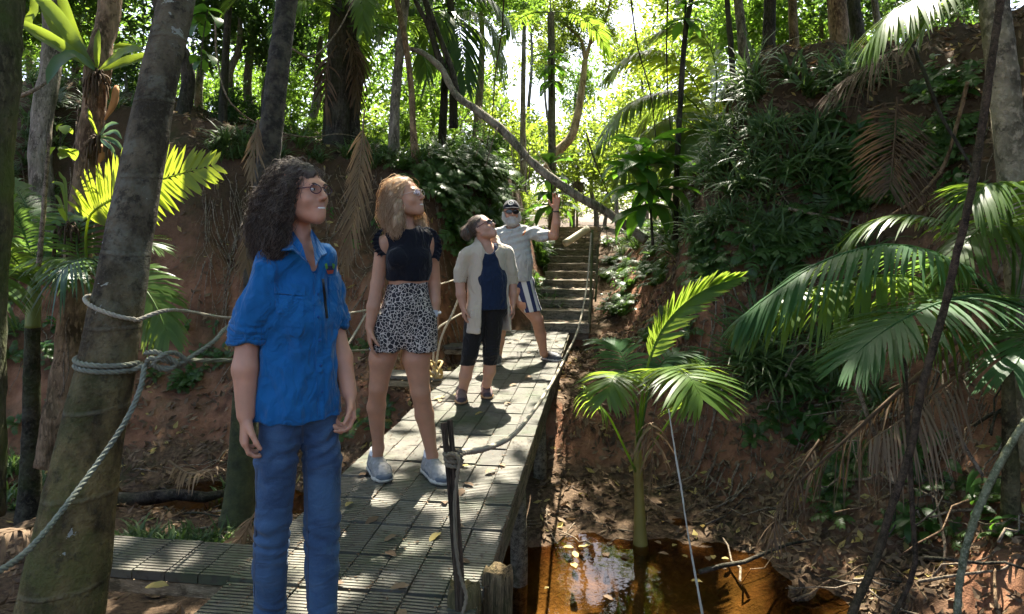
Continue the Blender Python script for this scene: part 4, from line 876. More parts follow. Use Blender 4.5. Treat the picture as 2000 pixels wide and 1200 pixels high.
fr(rp, [(2010, 600, 3.7), (1930, 578, 3.6), (1850, 588, 3.5), (1775, 618, 3.42), (1715, 655, 3.35), (1660, 700, 3.3)], 72, .46, 0.020, PALM_BLUE, 13, stem=.08, phi=(80, 22), vee=2, droop=.22, rach=.013)
fr(rp, [(1968, 650, 4.2), (1930, 520, 4.3), (1850, 440, 4.4), (1760, 420, 4.45), (1690, 438, 4.5), (1665, 465, 4.5)], 57, .36, 0.019, PALM, 14, stem=.2, phi=(66, 22), vee=0, droop=.4, rach=.012)
fr(rp, [(1975, 640, 4.1), (1980, 480, 3.9), (1960, 380, 3.8), (1930, 360, 3.7), (1900, 400, 3.6)], 46, .36, 0.019, PALM, 15, stem=.25, phi=(66, 22), vee=0, droop=.5, rach=.012)
fr(rp, [(1975, 640, 4.2), (2000, 500, 4.2), (1990, 430, 4.1), (1940, 430, 4.0), (1880, 480, 3.9), (1840, 540, 3.85)], 52, .34, 0.019, PALM, 16, stem=.25, phi=(66, 22), vee=0, droop=.5, rach=.012)
fr(rp, [(1965, 680, 4.0), (1900, 640, 3.9), (1800, 640, 3.85), (1700, 610, 3.9), (1640, 640, 3.9)], 44, .30, 0.019, PALM, 17, stem=.25, phi=(66, 22), vee=-10, droop=.7, rach=.012)
fr(rp, [(1970, 700, 4.0), (2020, 640, 3.6), (2010, 660, 3.3), (1980, 720, 3.1)], 46, .36, 0.019, PALM_BLUE, 18, stem=.2, phi=(70, 22), vee=0, droop=.4, rach=.012)
tf = thing('palm_frond', 'bright green palm frond hanging into the top right corner', 'frond', P(1900, -40, 4.6))
fr(tf, [(1960, -70, 4.7), (1860, -40, 4.6), (1790, -5, 4.55), (1735, 30, 4.5), (1695, 85, 4.5)], 52, .42, 0.024, PL, 21, stem=.05, phi=(70, 20), vee=-10, droop=.4, rach=.012)
fr(tf, [(1990, -90, 4.6), (1940, -30, 4.6), (1880, 0, 4.6), (1830, 20, 4.6), (1800, 60, 4.6)], 39, .34, 0.022, PALM, 22, stem=.05, droop=.5)

lpalm = thing('left_small_palm', 'small palm with dark slim stem and feathery crown at the left edge', 'palm', P(62, 1000, 5.0))
obj('stem', trunk_mesh('stem', [P(58, 1025, 5.0), P(60, 900, 5.0), P(62, 750, 5.0), P(64, 620, 5.0), P(66, 560, 5.0)], [.075, .062, .055, .048, .03], m_bark('small_palm_bark', (.018, .016, .011), (.05, .046, .03), (.05, .07, .015), .5, 0, (1, 1, 1), 8), 12, 60, .003, .15, .3, .04, 6), lpalm)
obj('crownshaft', trunk_mesh('crownshaft', [P(64, 640, 5.0), P(66, 580, 5.0), P(68, 520, 5.0)], [.052, .046, .025], PETIOLE, 12, 20, 0, 1, 0, .03, 6), lpalm)
for k, pts in enumerate(([(66, 560, 5), (55, 480, 4.9), (25, 410, 4.8), (-20, 350, 4.7), (-60, 330, 4.6)], [(66, 560, 5), (40, 520, 4.8), (0, 480, 4.6), (-50, 470, 4.4)], [(66, 550, 5), (62, 440, 5.0), (40, 380, 5.1), (10, 340, 5.2)],
                        [(66, 560, 5), (30, 530, 4.7), (-10, 560, 4.4), (-40, 620, 4.2)], [(68, 555, 5), (85, 490, 5.1), (110, 460, 5.2), (140, 470, 5.3)], [(68, 555, 5), (90, 520, 4.7), (120, 505, 4.5), (150, 540, 4.3)])):
    fr(lpalm, pts, 44, .34, 0.020, PALM if k % 2 else PALM_BLUE, 40 + k, stem=.2, vee=5, droop=.4, rach=.010)
glow = thing('backlit_palm', 'young palm glowing yellow-green in the sun behind the leaning trunk', 'palm', P(175, 700, 4.5))
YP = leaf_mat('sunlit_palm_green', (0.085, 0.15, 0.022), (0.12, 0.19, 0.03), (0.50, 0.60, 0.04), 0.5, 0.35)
obj('stem', trunk_mesh('stem', [P(190, 780, 4.5), P(188, 700, 4.5), P(184, 620, 4.5), P(180, 560, 4.5)], [.04, .035, .03, .02], PETIOLE, 10, 20, 0, 1, 0, .05, 6), glow)
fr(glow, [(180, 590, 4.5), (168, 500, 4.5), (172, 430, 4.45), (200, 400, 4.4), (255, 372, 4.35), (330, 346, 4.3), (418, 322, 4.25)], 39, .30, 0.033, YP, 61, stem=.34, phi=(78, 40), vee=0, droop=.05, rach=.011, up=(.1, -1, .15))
fr(glow, [(182, 590, 4.5), (215, 540, 4.4), (262, 545, 4.3), (300, 590, 4.2), (330, 660, 4.1)], 44, .28, 0.022, PL, 62, stem=.25, phi=(70, 25), vee=0, droop=.4, rach=.010, up=(.4, -1, .4))
fr(glow, [(180, 590, 4.5), (190, 520, 4.4), (165, 505, 4.2), (125, 525, 4.05), (100, 570, 4.0)], 23, .30, 0.016, NESTB, 63, stem=.2, phi=(70, 25), vee=0, droop=.6, rach=.008)
fr(glow, [(180, 590, 4.5), (215, 500, 4.6), (260, 470, 4.6), (300, 480, 4.6)], 31, .3, 0.022, PALM, 64, stem=.25, droop=.3)
fr(glow, [(180, 590, 4.5), (150, 480, 4.6), (170, 420, 4.7), (230, 430, 4.8)], 31, .3, 0.022, PALM, 65, stem=.25, droop=.3)

cp = thing('clearing_palm', 'sunlit feather palm beside the dark sapling right of the clearing', 'palm', P(1400, 420, 11.5))
obj('stem', trunk_mesh('stem', [P(1395, 440, 11.5), P(1392, 330, 11.5), P(1390, 250, 11.5)], [.08, .07, .06], BARK_GREY, 10, 20, .003, .15, .2, .05, 6), cp)
for k, pts in enumerate(([(1390, 250, 11.5), (1350, 150, 11.3), (1290, 105, 11.1), (1230, 110, 11), (1185, 150, 10.9)], [(1390, 250, 11.5), (1340, 190, 11.2), (1270, 185, 11), (1210, 220, 10.8), (1165, 290, 10.7)], [(1390, 250, 11.5), (1350, 220, 11), (1290, 240, 10.7), (1240, 290, 10.5), (1215, 340, 10.4)],
                        [(1390, 250, 11.5), (1400, 150, 11.5), (1380, 80, 11.5), (1330, 50, 11.5), (1270, 70, 11.5)], [(1390, 250, 11.5), (1420, 170, 11.4), (1460, 150, 11.3), (1500, 180, 11.2)], [(1390, 250, 11.5), (1370, 200, 12), (1320, 180, 12.4), (1270, 220, 12.6), (1250, 260, 12.7)],
                        [(1390, 250, 11.5), (1420, 220, 11), (1450, 240, 10.6), (1470, 290, 10.4)], [(1390, 250, 11.5), (1370, 240, 10.9), (1340, 270, 10.5), (1320, 320, 10.3)])):
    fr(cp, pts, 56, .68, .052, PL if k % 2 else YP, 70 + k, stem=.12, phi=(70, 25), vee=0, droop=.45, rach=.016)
c2p = thing('clearing_palm', 'feather palm crown hanging in the top centre left of the clearing', 'palm', P(880, 300, 12.2))
obj('stem', trunk_mesh('stem', [P(862, 320, 12.2), P(868, 180, 12.2), P(876, 40, 12.2)], [.08, .07, .06], BARK_DARK, 10, 20, .003, .15, .2, .05, 6), c2p)
for k, pts in enumerate(([(876, 40, 12.2), (900, -10, 12), (960, 0, 11.8), (1000, 60, 11.6)], [(876, 40, 12.2), (910, 20, 11.8), (960, 50, 11.6), (985, 130, 11.5)], [(876, 40, 12.2), (850, -10, 11.8), (800, 20, 11.5), (770, 90, 11.4)], [(876, 40, 12.2), (860, 20, 11.5), (840, 60, 11.2), (830, 140, 11)], [(876, 40, 12.2), (890, 30, 11.5), (900, 80, 11.2), (910, 170, 11)], [(876, 40, 12.2), (930, 60, 12.2), (970, 110, 12.2), (990, 180, 12.2)], [(876, 40, 12.2), (820, 10, 12.4), (760, 30, 12.5), (730, 90, 12.5)])):
    fr(c2p, pts, 40, .55, .045, PALM if k % 2 else CANOPY_D, 90 + k, stem=.12, phi=(70, 25), vee=0, droop=.6, rach=.016)

# dead fronds
def dead(label, pts, nl, ll, lw, mat, seed, **kw):
    m = frond_mb([P(*p) for p in pts], nl, ll, lw, seed=seed, **kw); return tag(obj('dead_palm_frond', m.mesh('dead_palm_frond', mat)), label, 'dead frond')
dead('long tan dead palm frond hanging on the bank left of the blonde woman', [(712, 215, 7.2), (706, 290, 7.1), (700, 360, 6.95), (690, 430, 6.8), (672, 520, 6.7)], 54, .36, 0.0136, DEAD, 1, stem=.12, phi=(28, 16), vee=0, droop=.25, ragged=.2, up=(.2, -1, .1))
dead('short tan dead frond tip beside the dark palm trunk', [(505, 235, 5.4), (498, 285, 5.35), (490, 345, 5.3)], 18, .20, 0.0136, DEAD, 2, stem=.1, phi=(25, 12), droop=.2, ragged=.3, up=(.2, -1, .1))
dead('tan dead fronds hanging behind the hair of the woman in blue', [(500, 400, 5.2), (492, 460, 5.15), (480, 520, 5.1)], 24, .24, 0.0136, DEAD, 22, stem=.1, phi=(30, 14), droop=.3, ragged=.4, up=(.2, -1, .1))
dead('brown dead palm frond fanned out at the top of the right bank', [(1790, 90, 5.6), (1735, 105, 5.5), (1690, 135, 5.45), (1640, 165, 5.4)], 54, .46, 0.0112, DEAD_D, 3, stem=.05, phi=(50, 15), vee=0, droop=.5, ragged=.3)
dead('brown dead palm frond lying point down on the right bank', [(1752, 190, 5.7), (1748, 260, 5.6), (1742, 330, 5.5), (1738, 370, 5.4)], 54, .46, 0.0112, DEAD_D, 4, stem=.05, phi=(75, 35), vee=0, droop=.25, ragged=.3, up=(.1, -1, .4))
dead('brown collapsed palm frond below the right palm', [(1890, 720, 3.9), (1820, 770, 3.8), (1760, 820, 3.75), (1700, 860, 3.7)], 40, .27, 0.0124, DEAD, 5, stem=.05, phi=(70, 40), vee=-30, droop=1.1, ragged=.4)
dead('curled brown dead frond at the foot of the left bank', [(330, 900, 5.9), (370, 925, 5.8), (415, 918, 5.7), (445, 880, 5.7)], 29, .26, 0.0149, DEAD, 7, stem=.1, phi=(60, 25), vee=10, droop=.4, ragged=.3)
dead('grey dead fronds heaped at the foot of the dark palm', [(500, 1000, 4.4), (470, 1050, 4.1), (430, 1100, 3.8), (400, 1130, 3.6)], 35, .32, 0.0161, DEAD_D, 8, stem=.05, phi=(22, 12), vee=10, droop=.3, ragged=.4)
dead('dry frond lying beside the left edge behind the slanting rope', [(120, 1000, 3.4), (60, 1030, 3.2), (0, 1045, 3.0), (-60, 1080, 2.9)], 29, .3, 0.0136, DEAD_D, 9, stem=.05, phi=(40, 20), vee=10, droop=.4, ragged=.4)
dead('small dead frond over the creek edge at right', [(1600, 860, 4.6), (1560, 920, 4.4), (1520, 1000, 4.3), (1510, 1060, 4.2)], 14, .22, 0.0100, DEAD_D, 10, stem=.05, phi=(50, 25), vee=0, droop=.8, ragged=.6)
dead('long dark dead frond stalk slanting over the right bank', [(1860, 680, 4.1), (1740, 780, 4.2), (1640, 870, 4.3), (1540, 960, 4.4)], 35, .34, 0.0112, DEAD_D, 11, stem=.1, phi=(60, 30), vee=-20, droop=1.0, ragged=.6, rach=.02)

# ------------------------------------------------------------------ broad leaved shrubs
def leaf_shrub(name, label, stem_px, whorls, mat, leafL, leafW, seed, cat='shrub', stem_r=.02):
    t = thing(name, label, cat, P(*stem_px[0])); rg = np.random.default_rng(seed)
    m = MB(); m.tube(spline([P(*p) for p in stem_px], 16), np.linspace(stem_r, stem_r * .5, 16), 7); obj('stem', m.mesh('stem', BARK_DARK), t)
    shp = [leaf_mb(1.0, leafW / leafL, b, .3, seed=k, wavy=.012).mesh('leaf', mat) for k, b in enumerate((.5, .9, 1.3))]
    for x, y, Y, n, el in whorls:
        b = P(x, y, Y); n0 = rg.uniform(0, 6.28)
        for k in range(n):
            o = bpy.data.objects.new('leaf', shp[k % 3]); C.objects.link(o); o.parent = t; o.matrix_parent_inverse = root_inv(t)
            az = n0 + 2 * pi * k / n + rg.uniform(-.25, .25); s = leafL * rg.uniform(.7, 1.15)
            place(o, b + rg.normal(0, .02, 3), (rg.uniform(-.3, .3), -(el + rg.uniform(-.3, .3)), az), s)
    return t
SHRUBL = leaf_mat('shrub_leaf_green', (0.030, 0.095, 0.018), (0.055, 0.135, 0.028), (0.18, 0.42, 0.03), 0.42, 0.35)
leaf_shrub('broad_leaved_shrub', 'dark shrub with large glossy leaves hanging over the stairs right side', [(1275, 480, 8.6), (1270, 400, 8.6), (1262, 300, 8.6)], [(1262, 288, 8.6, 12, .35), (1255, 320, 8.5, 12, .1), (1290, 312, 8.6, 10, .2), (1245, 362, 8.4, 10, -.1), (1285, 368, 8.5, 10, 0), (1265, 400, 8.5, 8, -.3), (1235, 330, 8.5, 8, .1)], SHRUBL, .58, .20, 1)
leaf_shrub('broad_leaved_plant', 'bright broad leaved plant climbing the base of the central palm', [(1080, 440, 12.5), (1078, 380, 12.5), (1076, 320, 12.5)], [(1076, 322, 12.5, 7, .6), (1074, 350, 12.4, 7, .1), (1080, 378, 12.4, 7, -.1), (1078, 402, 12.4, 6, -.2)], BROAD, .55, .24, 2)
leaf_shrub('climbing_plant', 'clump of broad leaves clinging half way up the central palm', [(1078, 190, 13.2), (1078, 150, 13.2), (1078, 105, 13.2)], [(1072, 112, 13.2, 6, .2), (1084, 130, 13.1, 6, -.2), (1078, 160, 13.1, 7, -.4)], BROAD, .50, .18, 3)
leaf_shrub('climbing_plant', 'leaf whorl high on the dark sapling at the right', [(1338, 70, 8.9), (1338, 30, 8.9), (1340, 0, 8.9)], [(1340, 10, 8.9, 7, .2), (1335, 40, 8.9, 8, -.2)], BROAD, .34, .14, 4)
leaf_shrub('seedling', 'few heart shaped yellow-green leaves hanging left of the shaggy trunk', [(120, 300, 4.4), (118, 270, 4.4), (124, 235, 4.4)], [(118, 285, 4.4, 3, -.4), (128, 245, 4.4, 3, -.3), (140, 300, 4.4, 2, -.5)], NESTL, .10, .07, 5, 'plant', .003)
leaf_shrub('climbing_plant', 'dark round leaves at the upper right of the leaning palm', [(392, 160, 3.6), (395, 90, 3.6), (405, 20, 3.6)], [(395, 40, 3.6, 5, -.3), (400, 20, 3.6, 5, 0), (390, 110, 3.6, 4, -.4)], BROAD, .12, .08, 6, 'plant', .004)
# ------------------------------------------------------------------ people: smooth-blended solids turned into one continuous skin
class Solid:
    def __init__(s, res): s.res = res; s.pr = []
    def cone(s, a, b, ra, rb, k=0.015, flat=None, op=1):
        a, b = np.asarray(a, float), np.asarray(b, float); r = max(ra, rb)
        lo, hi = np.minimum(a, b) - r, np.maximum(a, b) + r; ba = b - a; L2 = ba @ ba + 1e-12
        def fn(p):
            q = p - a
            if flat is not None: q = q + ((q @ flat[0]) * (1 / flat[1] - 1))[..., None] * flat[0]
            t = np.clip(q @ ba / L2, 0, 1); d = np.sqrt(((q - t[..., None] * ba) ** 2).sum(-1)) - (ra + (rb - ra) * t)
            return d * (0.8 if flat is not None else 1)
        s.pr.append((fn, lo, hi, k, op)); return s
    def chain(s, pts, rads, k=0.015, flat=None, op=1):
        for i in range(len(pts) - 1): s.cone(pts[i], pts[i + 1], rads[i], rads[i + 1], k, flat, op)
        return s
    def ell(s, c, r, R=None, k=0.015, op=1):
        c = np.asarray(c, float); r = np.asarray(r, float) * np.ones(3); m = r.max()
        def fn(p):
            q = p - c
            if R is not None: q = q @ R
            k0 = np.sqrt(((q / r) ** 2).sum(-1)) + 1e-9; k1 = np.sqrt(((q / r ** 2) ** 2).sum(-1)) + 1e-9
            return k0 * (k0 - 1) / k1
        s.pr.append((fn, c - m, c + m, k, op)); return s
    def below(s, z, k=0.004, op=-1, n=(0, 0, 1), p0=None):
        """cut away everything on the side the normal points away from"""
        n = nrm(n); p0 = np.array([0, 0, z]) if p0 is None else np.asarray(p0)
        s.pr.append((lambda p: (p - p0) @ n, None, None, k, -1)); return s
    def field(s):
        lo = np.min([p[1] for p in s.pr if p[1] is not None and p[4] > 0], 0) - 0.03; hi = np.max([p[2] for p in s.pr if p[2] is not None and p[4] > 0], 0) + 0.03
        n = np.ceil((hi - lo) / s.res).astype(int) + 1; f = np.full(n, 0.5, np.float32)
        ax = [lo[i] + np.arange(n[i]) * s.res for i in range(3)]
        for fn, a, b, k, op in s.pr:
            if a is None: sl = [slice(0, n[i]) for i in range(3)]
            else:
                mg = k + 0.025; sl = [slice(max(0, int((a[i] - mg - lo[i]) / s.res)), min(n[i], int((b[i] + mg - lo[i]) / s.res) + 2)) for i in range(3)]
            if any(x.stop <= x.start for x in sl): continue
            g = np.stack(np.meshgrid(*[ax[i][sl[i]] for i in range(3)], indexing='ij'), -1)
            d = fn(g); sl = tuple(sl); o = f[sl]
            if op > 0:
                h = np.clip(.5 + .5 * (o - d) / k, 0, 1); f[sl] = o * (1 - h) + d * h - k * h * (1 - h)
            else:
                d = -d; h = np.clip(.5 - .5 * (o - d) / k, 0, 1); f[sl] = o * (1 - h) + d * h + k * h * (1 - h)
        s.lo, s.f = lo, f; return s
    def sample(s, p, f=None):
        f = s.f if f is None else f; q = (p - s.lo) / s.res; q = np.clip(q, 0, np.array(f.shape) - 1.001); i = q.astype(int); u = q - i; o = 0
        for dx in (0, 1):
            for dy in (0, 1):
                for dz in (0, 1):
                    w = (u[:, 0] if dx else 1 - u[:, 0]) * (u[:, 1] if dy else 1 - u[:, 1]) * (u[:, 2] if dz else 1 - u[:, 2]); o = o + w * f[i[:, 0] + dx, i[:, 1] + dy, i[:, 2] + dz]
        return o
    def grad(s, p):
        e = s.res; g = np.stack([s.sample(p + np.eye(3)[i] * e) - s.sample(p - np.eye(3)[i] * e) for i in range(3)], -1); return nrm(g)
    def surface(s):
        f = s.f; ins = f < 0; a = ins.astype(np.int8)
        cs = sum(a[dx:a.shape[0] - 1 + dx, dy:a.shape[1] - 1 + dy, dz:a.shape[2] - 1 + dz] for dx in (0, 1) for dy in (0, 1) for dz in (0, 1))
        act = (cs > 0) & (cs < 8); ci = np.argwhere(act); idx = np.full(act.shape, -1); idx[act] = np.arange(len(ci))
        cor = np.array([[x, y, z] for x in (0, 1) for y in (0, 1) for z in (0, 1)])
        val = np.stack([f[ci[:, 0] + c[0], ci[:, 1] + c[1], ci[:, 2] + c[2]] for c in cor], -1)
        acc = np.zeros((len(ci), 3)); cnt = np.zeros(len(ci))
        for i in range(8):
            for j in range(i + 1, 8):
                if np.abs(cor[i] - cor[j]).sum() != 1: continue
                m = (val[:, i] < 0) != (val[:, j] < 0); t = val[m, i] / (val[m, i] - val[m, j])
                acc[m] += cor[i] + t[:, None] * (cor[j] - cor[i]); cnt[m] += 1
        V = s.lo + (ci + acc / cnt[:, None]) * s.res; Q = []
        for axis_ in range(3):
            b, c = [(1, 2), (2, 0), (0, 1)][axis_]
            sl0 = [slice(None)] * 3; sl1 = [slice(None)] * 3; sl0[axis_] = slice(0, -1); sl1[axis_] = slice(1, None)
            e = np.argwhere(ins[tuple(sl0)] != ins[tuple(sl1)]); e = e[(e[:, b] > 0) & (e[:, c] > 0) & (e[:, b] < f.shape[b] - 1) & (e[:, c] < f.shape[c] - 1)]
            flip = ins[tuple(e.T)]
            def at(db, dc):
                g = e.copy(); g[:, b] += db; g[:, c] += dc; return idx[tuple(g.T)]
            q = np.stack([at(-1, -1), at(0, -1), at(0, 0), at(-1, 0)], -1); q[~flip] = q[~flip][:, ::-1]; Q.append(q)
        return V, np.vstack(Q)
    def mesh(s, name, mat, disp=None, smooth=1, attr=None):
        s.field(); V, Q = s.surface()
        for _ in range(smooth):
            a = np.zeros_like(V); c = np.zeros(len(V))
            for i, j in ((0, 1), (1, 2), (2, 3), (3, 0)):
                for x, y in ((i, j), (j, i)): np.add.at(a, Q[:, x], V[Q[:, y]]); np.add.at(c, Q[:, x], 1)
            V = V * .4 + .6 * a / np.maximum(c, 1)[:, None]
        s.V, s.Q = V, Q
        if disp is not None: V = V + s.grad(V) * disp(V)[:, None]; s.V = V
        me = mesh_np(name, V, Q, None, True, [mat])
        if attr is not None:
            at = me.attributes.new('u', 'FLOAT', 'POINT'); at.data.foreach_set('value', attr(V).astype(np.float32))
        return me
    def bvh(s): return BVHTree.FromPolygons([tuple(v) for v in s.V], [tuple(q) for q in s.Q.tolist()])
EYE = np.array([0, 0, CH])
def cast(bv, px, py):
    h = bv.ray_cast(Vector(EYE), Vector(nrm(P(px, py, 1.0) - EYE))); return (np.array(h[0]), np.array(h[1])) if h[0] is not None else None
def patch(bv, cs, nu, nv, off, name, mat, parent, thick=0.004):
    """a piece of cloth sewn onto a garment: photo corners laid on its surface with real thickness"""
    cs = np.asarray(cs, float); pts = np.zeros((nv, nu, 3)); nn = np.zeros((nv, nu, 3)); last = None
    for j in range(nv):
        for i in range(nu):
            u, v = i / (nu - 1), j / (nv - 1); p = (cs[0] * (1 - u) + cs[1] * u) * (1 - v) + (cs[3] * (1 - u) + cs[2] * u) * v
            h = cast(bv, *p) or last
            if h is None: return None
            last = h; n = h[1] if h[1] @ (EYE - h[0]) > 0 else -h[1]; pts[j, i] = h[0]; nn[j, i] = n
    top = pts + nn * off; bot = pts - nn * thick; n = nu * nv
    V = np.vstack([top.reshape(-1, 3), bot.reshape(-1, 3)]); q = []
    for j in range(nv - 1):
        for i in range(nu - 1): a = j * nu + i; q.append([a, a + nu, a + nu + 1, a + 1])
    rim = [i for i in range(nu)] + [j * nu + nu - 1 for j in range(1, nv)] + [(nv - 1) * nu + i for i in range(nu - 2, -1, -1)] + [j * nu for j in range(nv - 2, 0, -1)]
    for a, b in zip(rim, rim[1:] + rim[:1]): q.append([a, b, n + b, n + a])
    return sub(name, mesh_np(name, V, q, None, False, [mat]), parent)
def frame(yaw, pitch=0, roll=0):
    """columns: the person's right, forward, up; yaw 0 faces the viewer, positive turns to the right of the picture"""
    a, p = radians(yaw), radians(pitch); r = np.array([-cos(a), -sin(a), 0]); f0 = np.array([sin(a), -cos(a), 0]); f = f0 * cos(p) + UP * sin(p); u = UP * cos(p) - f0 * sin(p)
    ro = radians(roll); r2 = r * cos(ro) + u * sin(ro); u2 = u * cos(ro) - r * sin(ro); return np.stack([r2, f, u2], 1)
def head(B, c, R, s=1.0, wide=1.0):
    L = lambda x, y, z: c + R @ (np.array([x * wide, y, z]) * s)
    def e(x, y, z, r, k, op=1): B.ell(L(x, y, z), np.array(r) * s * [wide, 1, 1], R, k, op)
    e(0, -.018, .035, (.073, .092, .086), .02); e(0, .020, -.022, (.062, .070, .088), .03)
    for d in (-1, 1): B.cone(L(.045 * d, 0, -.062), L(.008 * d, .064, -.096), .020 * s, .018 * s, .03)
    e(0, .072, -.098, (.019, .017, .016), .018)
    for d in (-1, 1): e(.035 * d, .058, -.032, (.024, .024, .022), .022)
    B.cone(L(-.034, .078, .022), L(.034, .078, .022), .011 * s, .011 * s, .02)
    for d in (-1, 1): e(.031 * d, .099, .004, (.016, .014, .010), .012, -1)
    B.cone(L(0, .086, .012), L(0, .110, -.026), .0075 * s, .0115 * s, .010)
    for d in (-1, 1): e(.0105 * d, .099, -.032, (.0085, .009, .0075), .006)
    e(0, .076, -.064, (.028, .016, .026), .018)
    B.cone(L(-.019, .085, -.058), L(.019, .085, -.058), .0055 * s, .0055 * s, .005); B.cone(L(-.016, .086, -.072), L(.016, .086, -.072), .0065 * s, .0065 * s, .005)
    B.cone(L(-.026, .088, -.065), L(.026, .088, -.065), .0022, .0022, .004, op=-1)
    for d in (-1, 1): e(.072 * d, -.012, -.008, (.009, .017, .030), .010)
    return L
def hand(B, w, d, n, t, s=1.0, curl=(18, 30, 25), spread=0.0, thumb=0.6):
    d, n = nrm(d), nrm(n); t = nrm(np.asarray(t) - d * (np.asarray(t) @ d)); n = nrm(n - d * (n @ d) - t * (n @ t))
    for j, (o, l) in enumerate(((.027, .072), (.009, .080), (-.009, .074), (-.026, .058))):
        kn = w + (d * (.088 - .004 * abs(j - 1)) + t * o) * s; B.cone(w + d * .01 * s + t * o * .55 * s, kn, .0135 * s, .0115 * s, .012)
        p = kn; dd = nrm(d + t * spread * o * 20); a = 0
        for q, (fr_, cu) in enumerate(((.45, curl[0]), (.32, curl[1]), (.27, curl[2]))):
            a += radians(cu + 4 * j); v = dd * cos(a) + n * sin(a); p2 = p + v * l * fr_ * s; B.cone(p, p2, (.0088 - .0007 * q) * s, (.0080 - .0007 * q) * s, .004); p = p2
    b = w + (d * .022 + t * .024 + n * .006) * s; v = nrm(d * .75 + t * thumb + n * .25); p1 = b + v * .042 * s; v2 = nrm(d * .9 + t * thumb * .35 + n * .45); p2 = p1 + v2 * .030 * s; p3 = p2 + nrm(v2 + n * .2) * .024 * s
    B.cone(b, p1, .0140 * s, .0100 * s, .010); B.cone(p1, p2, .0098 * s, .0088 * s, .005); B.cone(p2, p3, .0088 * s, .0070 * s, .005)
def strands(S, n, steps, step, seed, curl, freq, rad, sel, flow=None, mat=None, free=0.0):
    """hair strands that follow the surface of a hair volume downwards"""
    rg = np.random.default_rng(seed); V = S.V[sel(S.V)]; p = V[rg.integers(0, len(V), n)]; ph0 = rg.uniform(0, 2 * pi, n); fq = freq * rg.uniform(.7, 1.3, n); am = curl * rg.uniform(.4, 1.5, n); out = rg.uniform(-.3, 1.0, n) * .012 + (rg.random(n) < .12) * rg.uniform(0, .022, n)
    path = []; pv = None
    for k in range(steps):
        g = S.grad(p); fl = np.tile([0, 0, -1.0], (n, 1)) if flow is None else flow(p); v = fl - (fl * g).sum(-1, keepdims=True) * g; sp = np.linalg.norm(v, axis=-1, keepdims=True)
        v = np.where(sp > .25, v / (sp + 1e-9), fl * .6 + v); v = v if pv is None else nrm(.5 * pv + .5 * v) * np.minimum(1, np.linalg.norm(v, axis=-1, keepdims=True) + .3); pv = v
        ph = ph0 + fq * k * step; sd = np.cross(g, nrm(v)); path.append(p + g * (out * min(1, k / 5))[:, None] + (am * min(1, k / 4))[:, None] * (np.cos(ph)[:, None] * sd + .7 * np.sin(ph)[:, None] * g))
        p = p + v * step; d = S.sample(p); p = p - (np.clip(d, -.02, .02) * (d > -.03))[:, None] * S.grad(p) * (1 - free)
    path = np.stack(path, 1); T = nrm(np.gradient(path, axis=1)); a = nrm(np.cross(T, np.array([.3, .5, .81]))); b = np.cross(T, a); m = MB()
    r = rad * np.interp(np.linspace(0, 1, steps), [0, .6, 1], [1, .9, .25])[None, :, None, None] * rg.uniform(.6, 1.3, n)[:, None, None, None]
    th = np.arange(3) * 2 * pi / 3; ring = path[:, :, None] + r * (np.cos(th)[None, None, :, None] * a[:, :, None] + np.sin(th)[None, None, :, None] * b[:, :, None])
    i = (np.arange(n)[:, None, None] * steps + np.arange(steps - 1)[None, :, None]) * 3; j = np.arange(3)[None, None]; kk = (j + 1) % 3
    m.add(ring.reshape(-1, 3), np.stack([i + j, i + kk, i + 3 + kk, i + 3 + j], -1).reshape(-1, 4)); return m
def skin_mat(name, c):
    t = NT(name); v = t.coord('Object'); n1 = t.noise(14, 4, .6, v); n2 = t.noise(90, 3, .6, v)
    col = t.mix(t.fac(n1, .3, .7), tuple(x * .86 for x in c), tuple(min(1, x * k) for x, k in zip(c, (1.10, 1.04, 1.0))))
    return t.done(t.bsdf(col, .48, t.bump(n2, .25, .002), Subsurface_Weight=.12, Subsurface_Scale=.012, Specular_IOR_Level=.4))
def cloth(name, c, rough=.85, weave=900, var=.18, sheen=.15):
    t = NT(name); v = t.coord('Object'); n1 = t.noise(6, 4, .6, v); n2 = t.noise(weave, 2, .5, v)
    col = t.mix(n1, tuple(x * (1 - var) for x in c), tuple(min(1, x * (1 + var)) for x in c)); return t.done(t.bsdf(col, rough, t.bump(n2, .25, .001, t.bump(t.noise(17, 3, .5, t.coord('Object', (1, 1, .6)), .8), .9, .03)), Sheen_Weight=sheen, Specular_IOR_Level=.15))
def hair_mat(name, c1, c2, tr=.15):
    t = NT(name); r = t.n('NewGeometry').outputs['Random Per Island']; col = t.mix(r, c1, c2); p = t.bsdf(col, .55, None, Specular_IOR_Level=.3); tl = t.n('BsdfTranslucent'); t.set(tl.inputs[0], col)
    mx = t.n('MixShader'); mx.inputs[0].default_value = tr; t.t.links.new(p, mx.inputs[1]); t.t.links.new(tl.outputs[0], mx.inputs[2]); return t.done(mx.outputs[0])
def glass_mat(name, col, dark=0.0):
    t = NT(name); tr = t.n('BsdfTransparent'); tr.inputs[0].default_value = (*col, 1); gl = t.n('BsdfGlossy'); gl.inputs['Roughness'].default_value = .02; mx = t.n('MixShader'); mx.inputs[0].default_value = .12
    t.t.links.new(tr.outputs[0], mx.inputs[1]); t.t.links.new(gl.outputs[0], mx.inputs[2]); return t.done(mx.outputs[0])
LENS = glass_mat('clear_lens', (.9, .9, .92)); DLENS = plain('dark_lens', (.012, .010, .012), .08, .1, 5, 0)
EYEW = plain('eye_white', (.7, .68, .64), .2, .05, 5, 0); IRIS = plain('iris', (.03, .022, .015), .15, .1, 5, 0); TEETH = plain('teeth', (.72, .68, .60), .25, .05, 5, 0)
FRAME_M = plain('glasses_frame', (.045, .012, .035), .25, .1, 5, 0); BLACK = plain('black_plastic', (.012, .012, .013), .35, .1, 5, 0); METAL = plain('dark_metal', (.05, .05, .055), .3, .1, 5, 0)
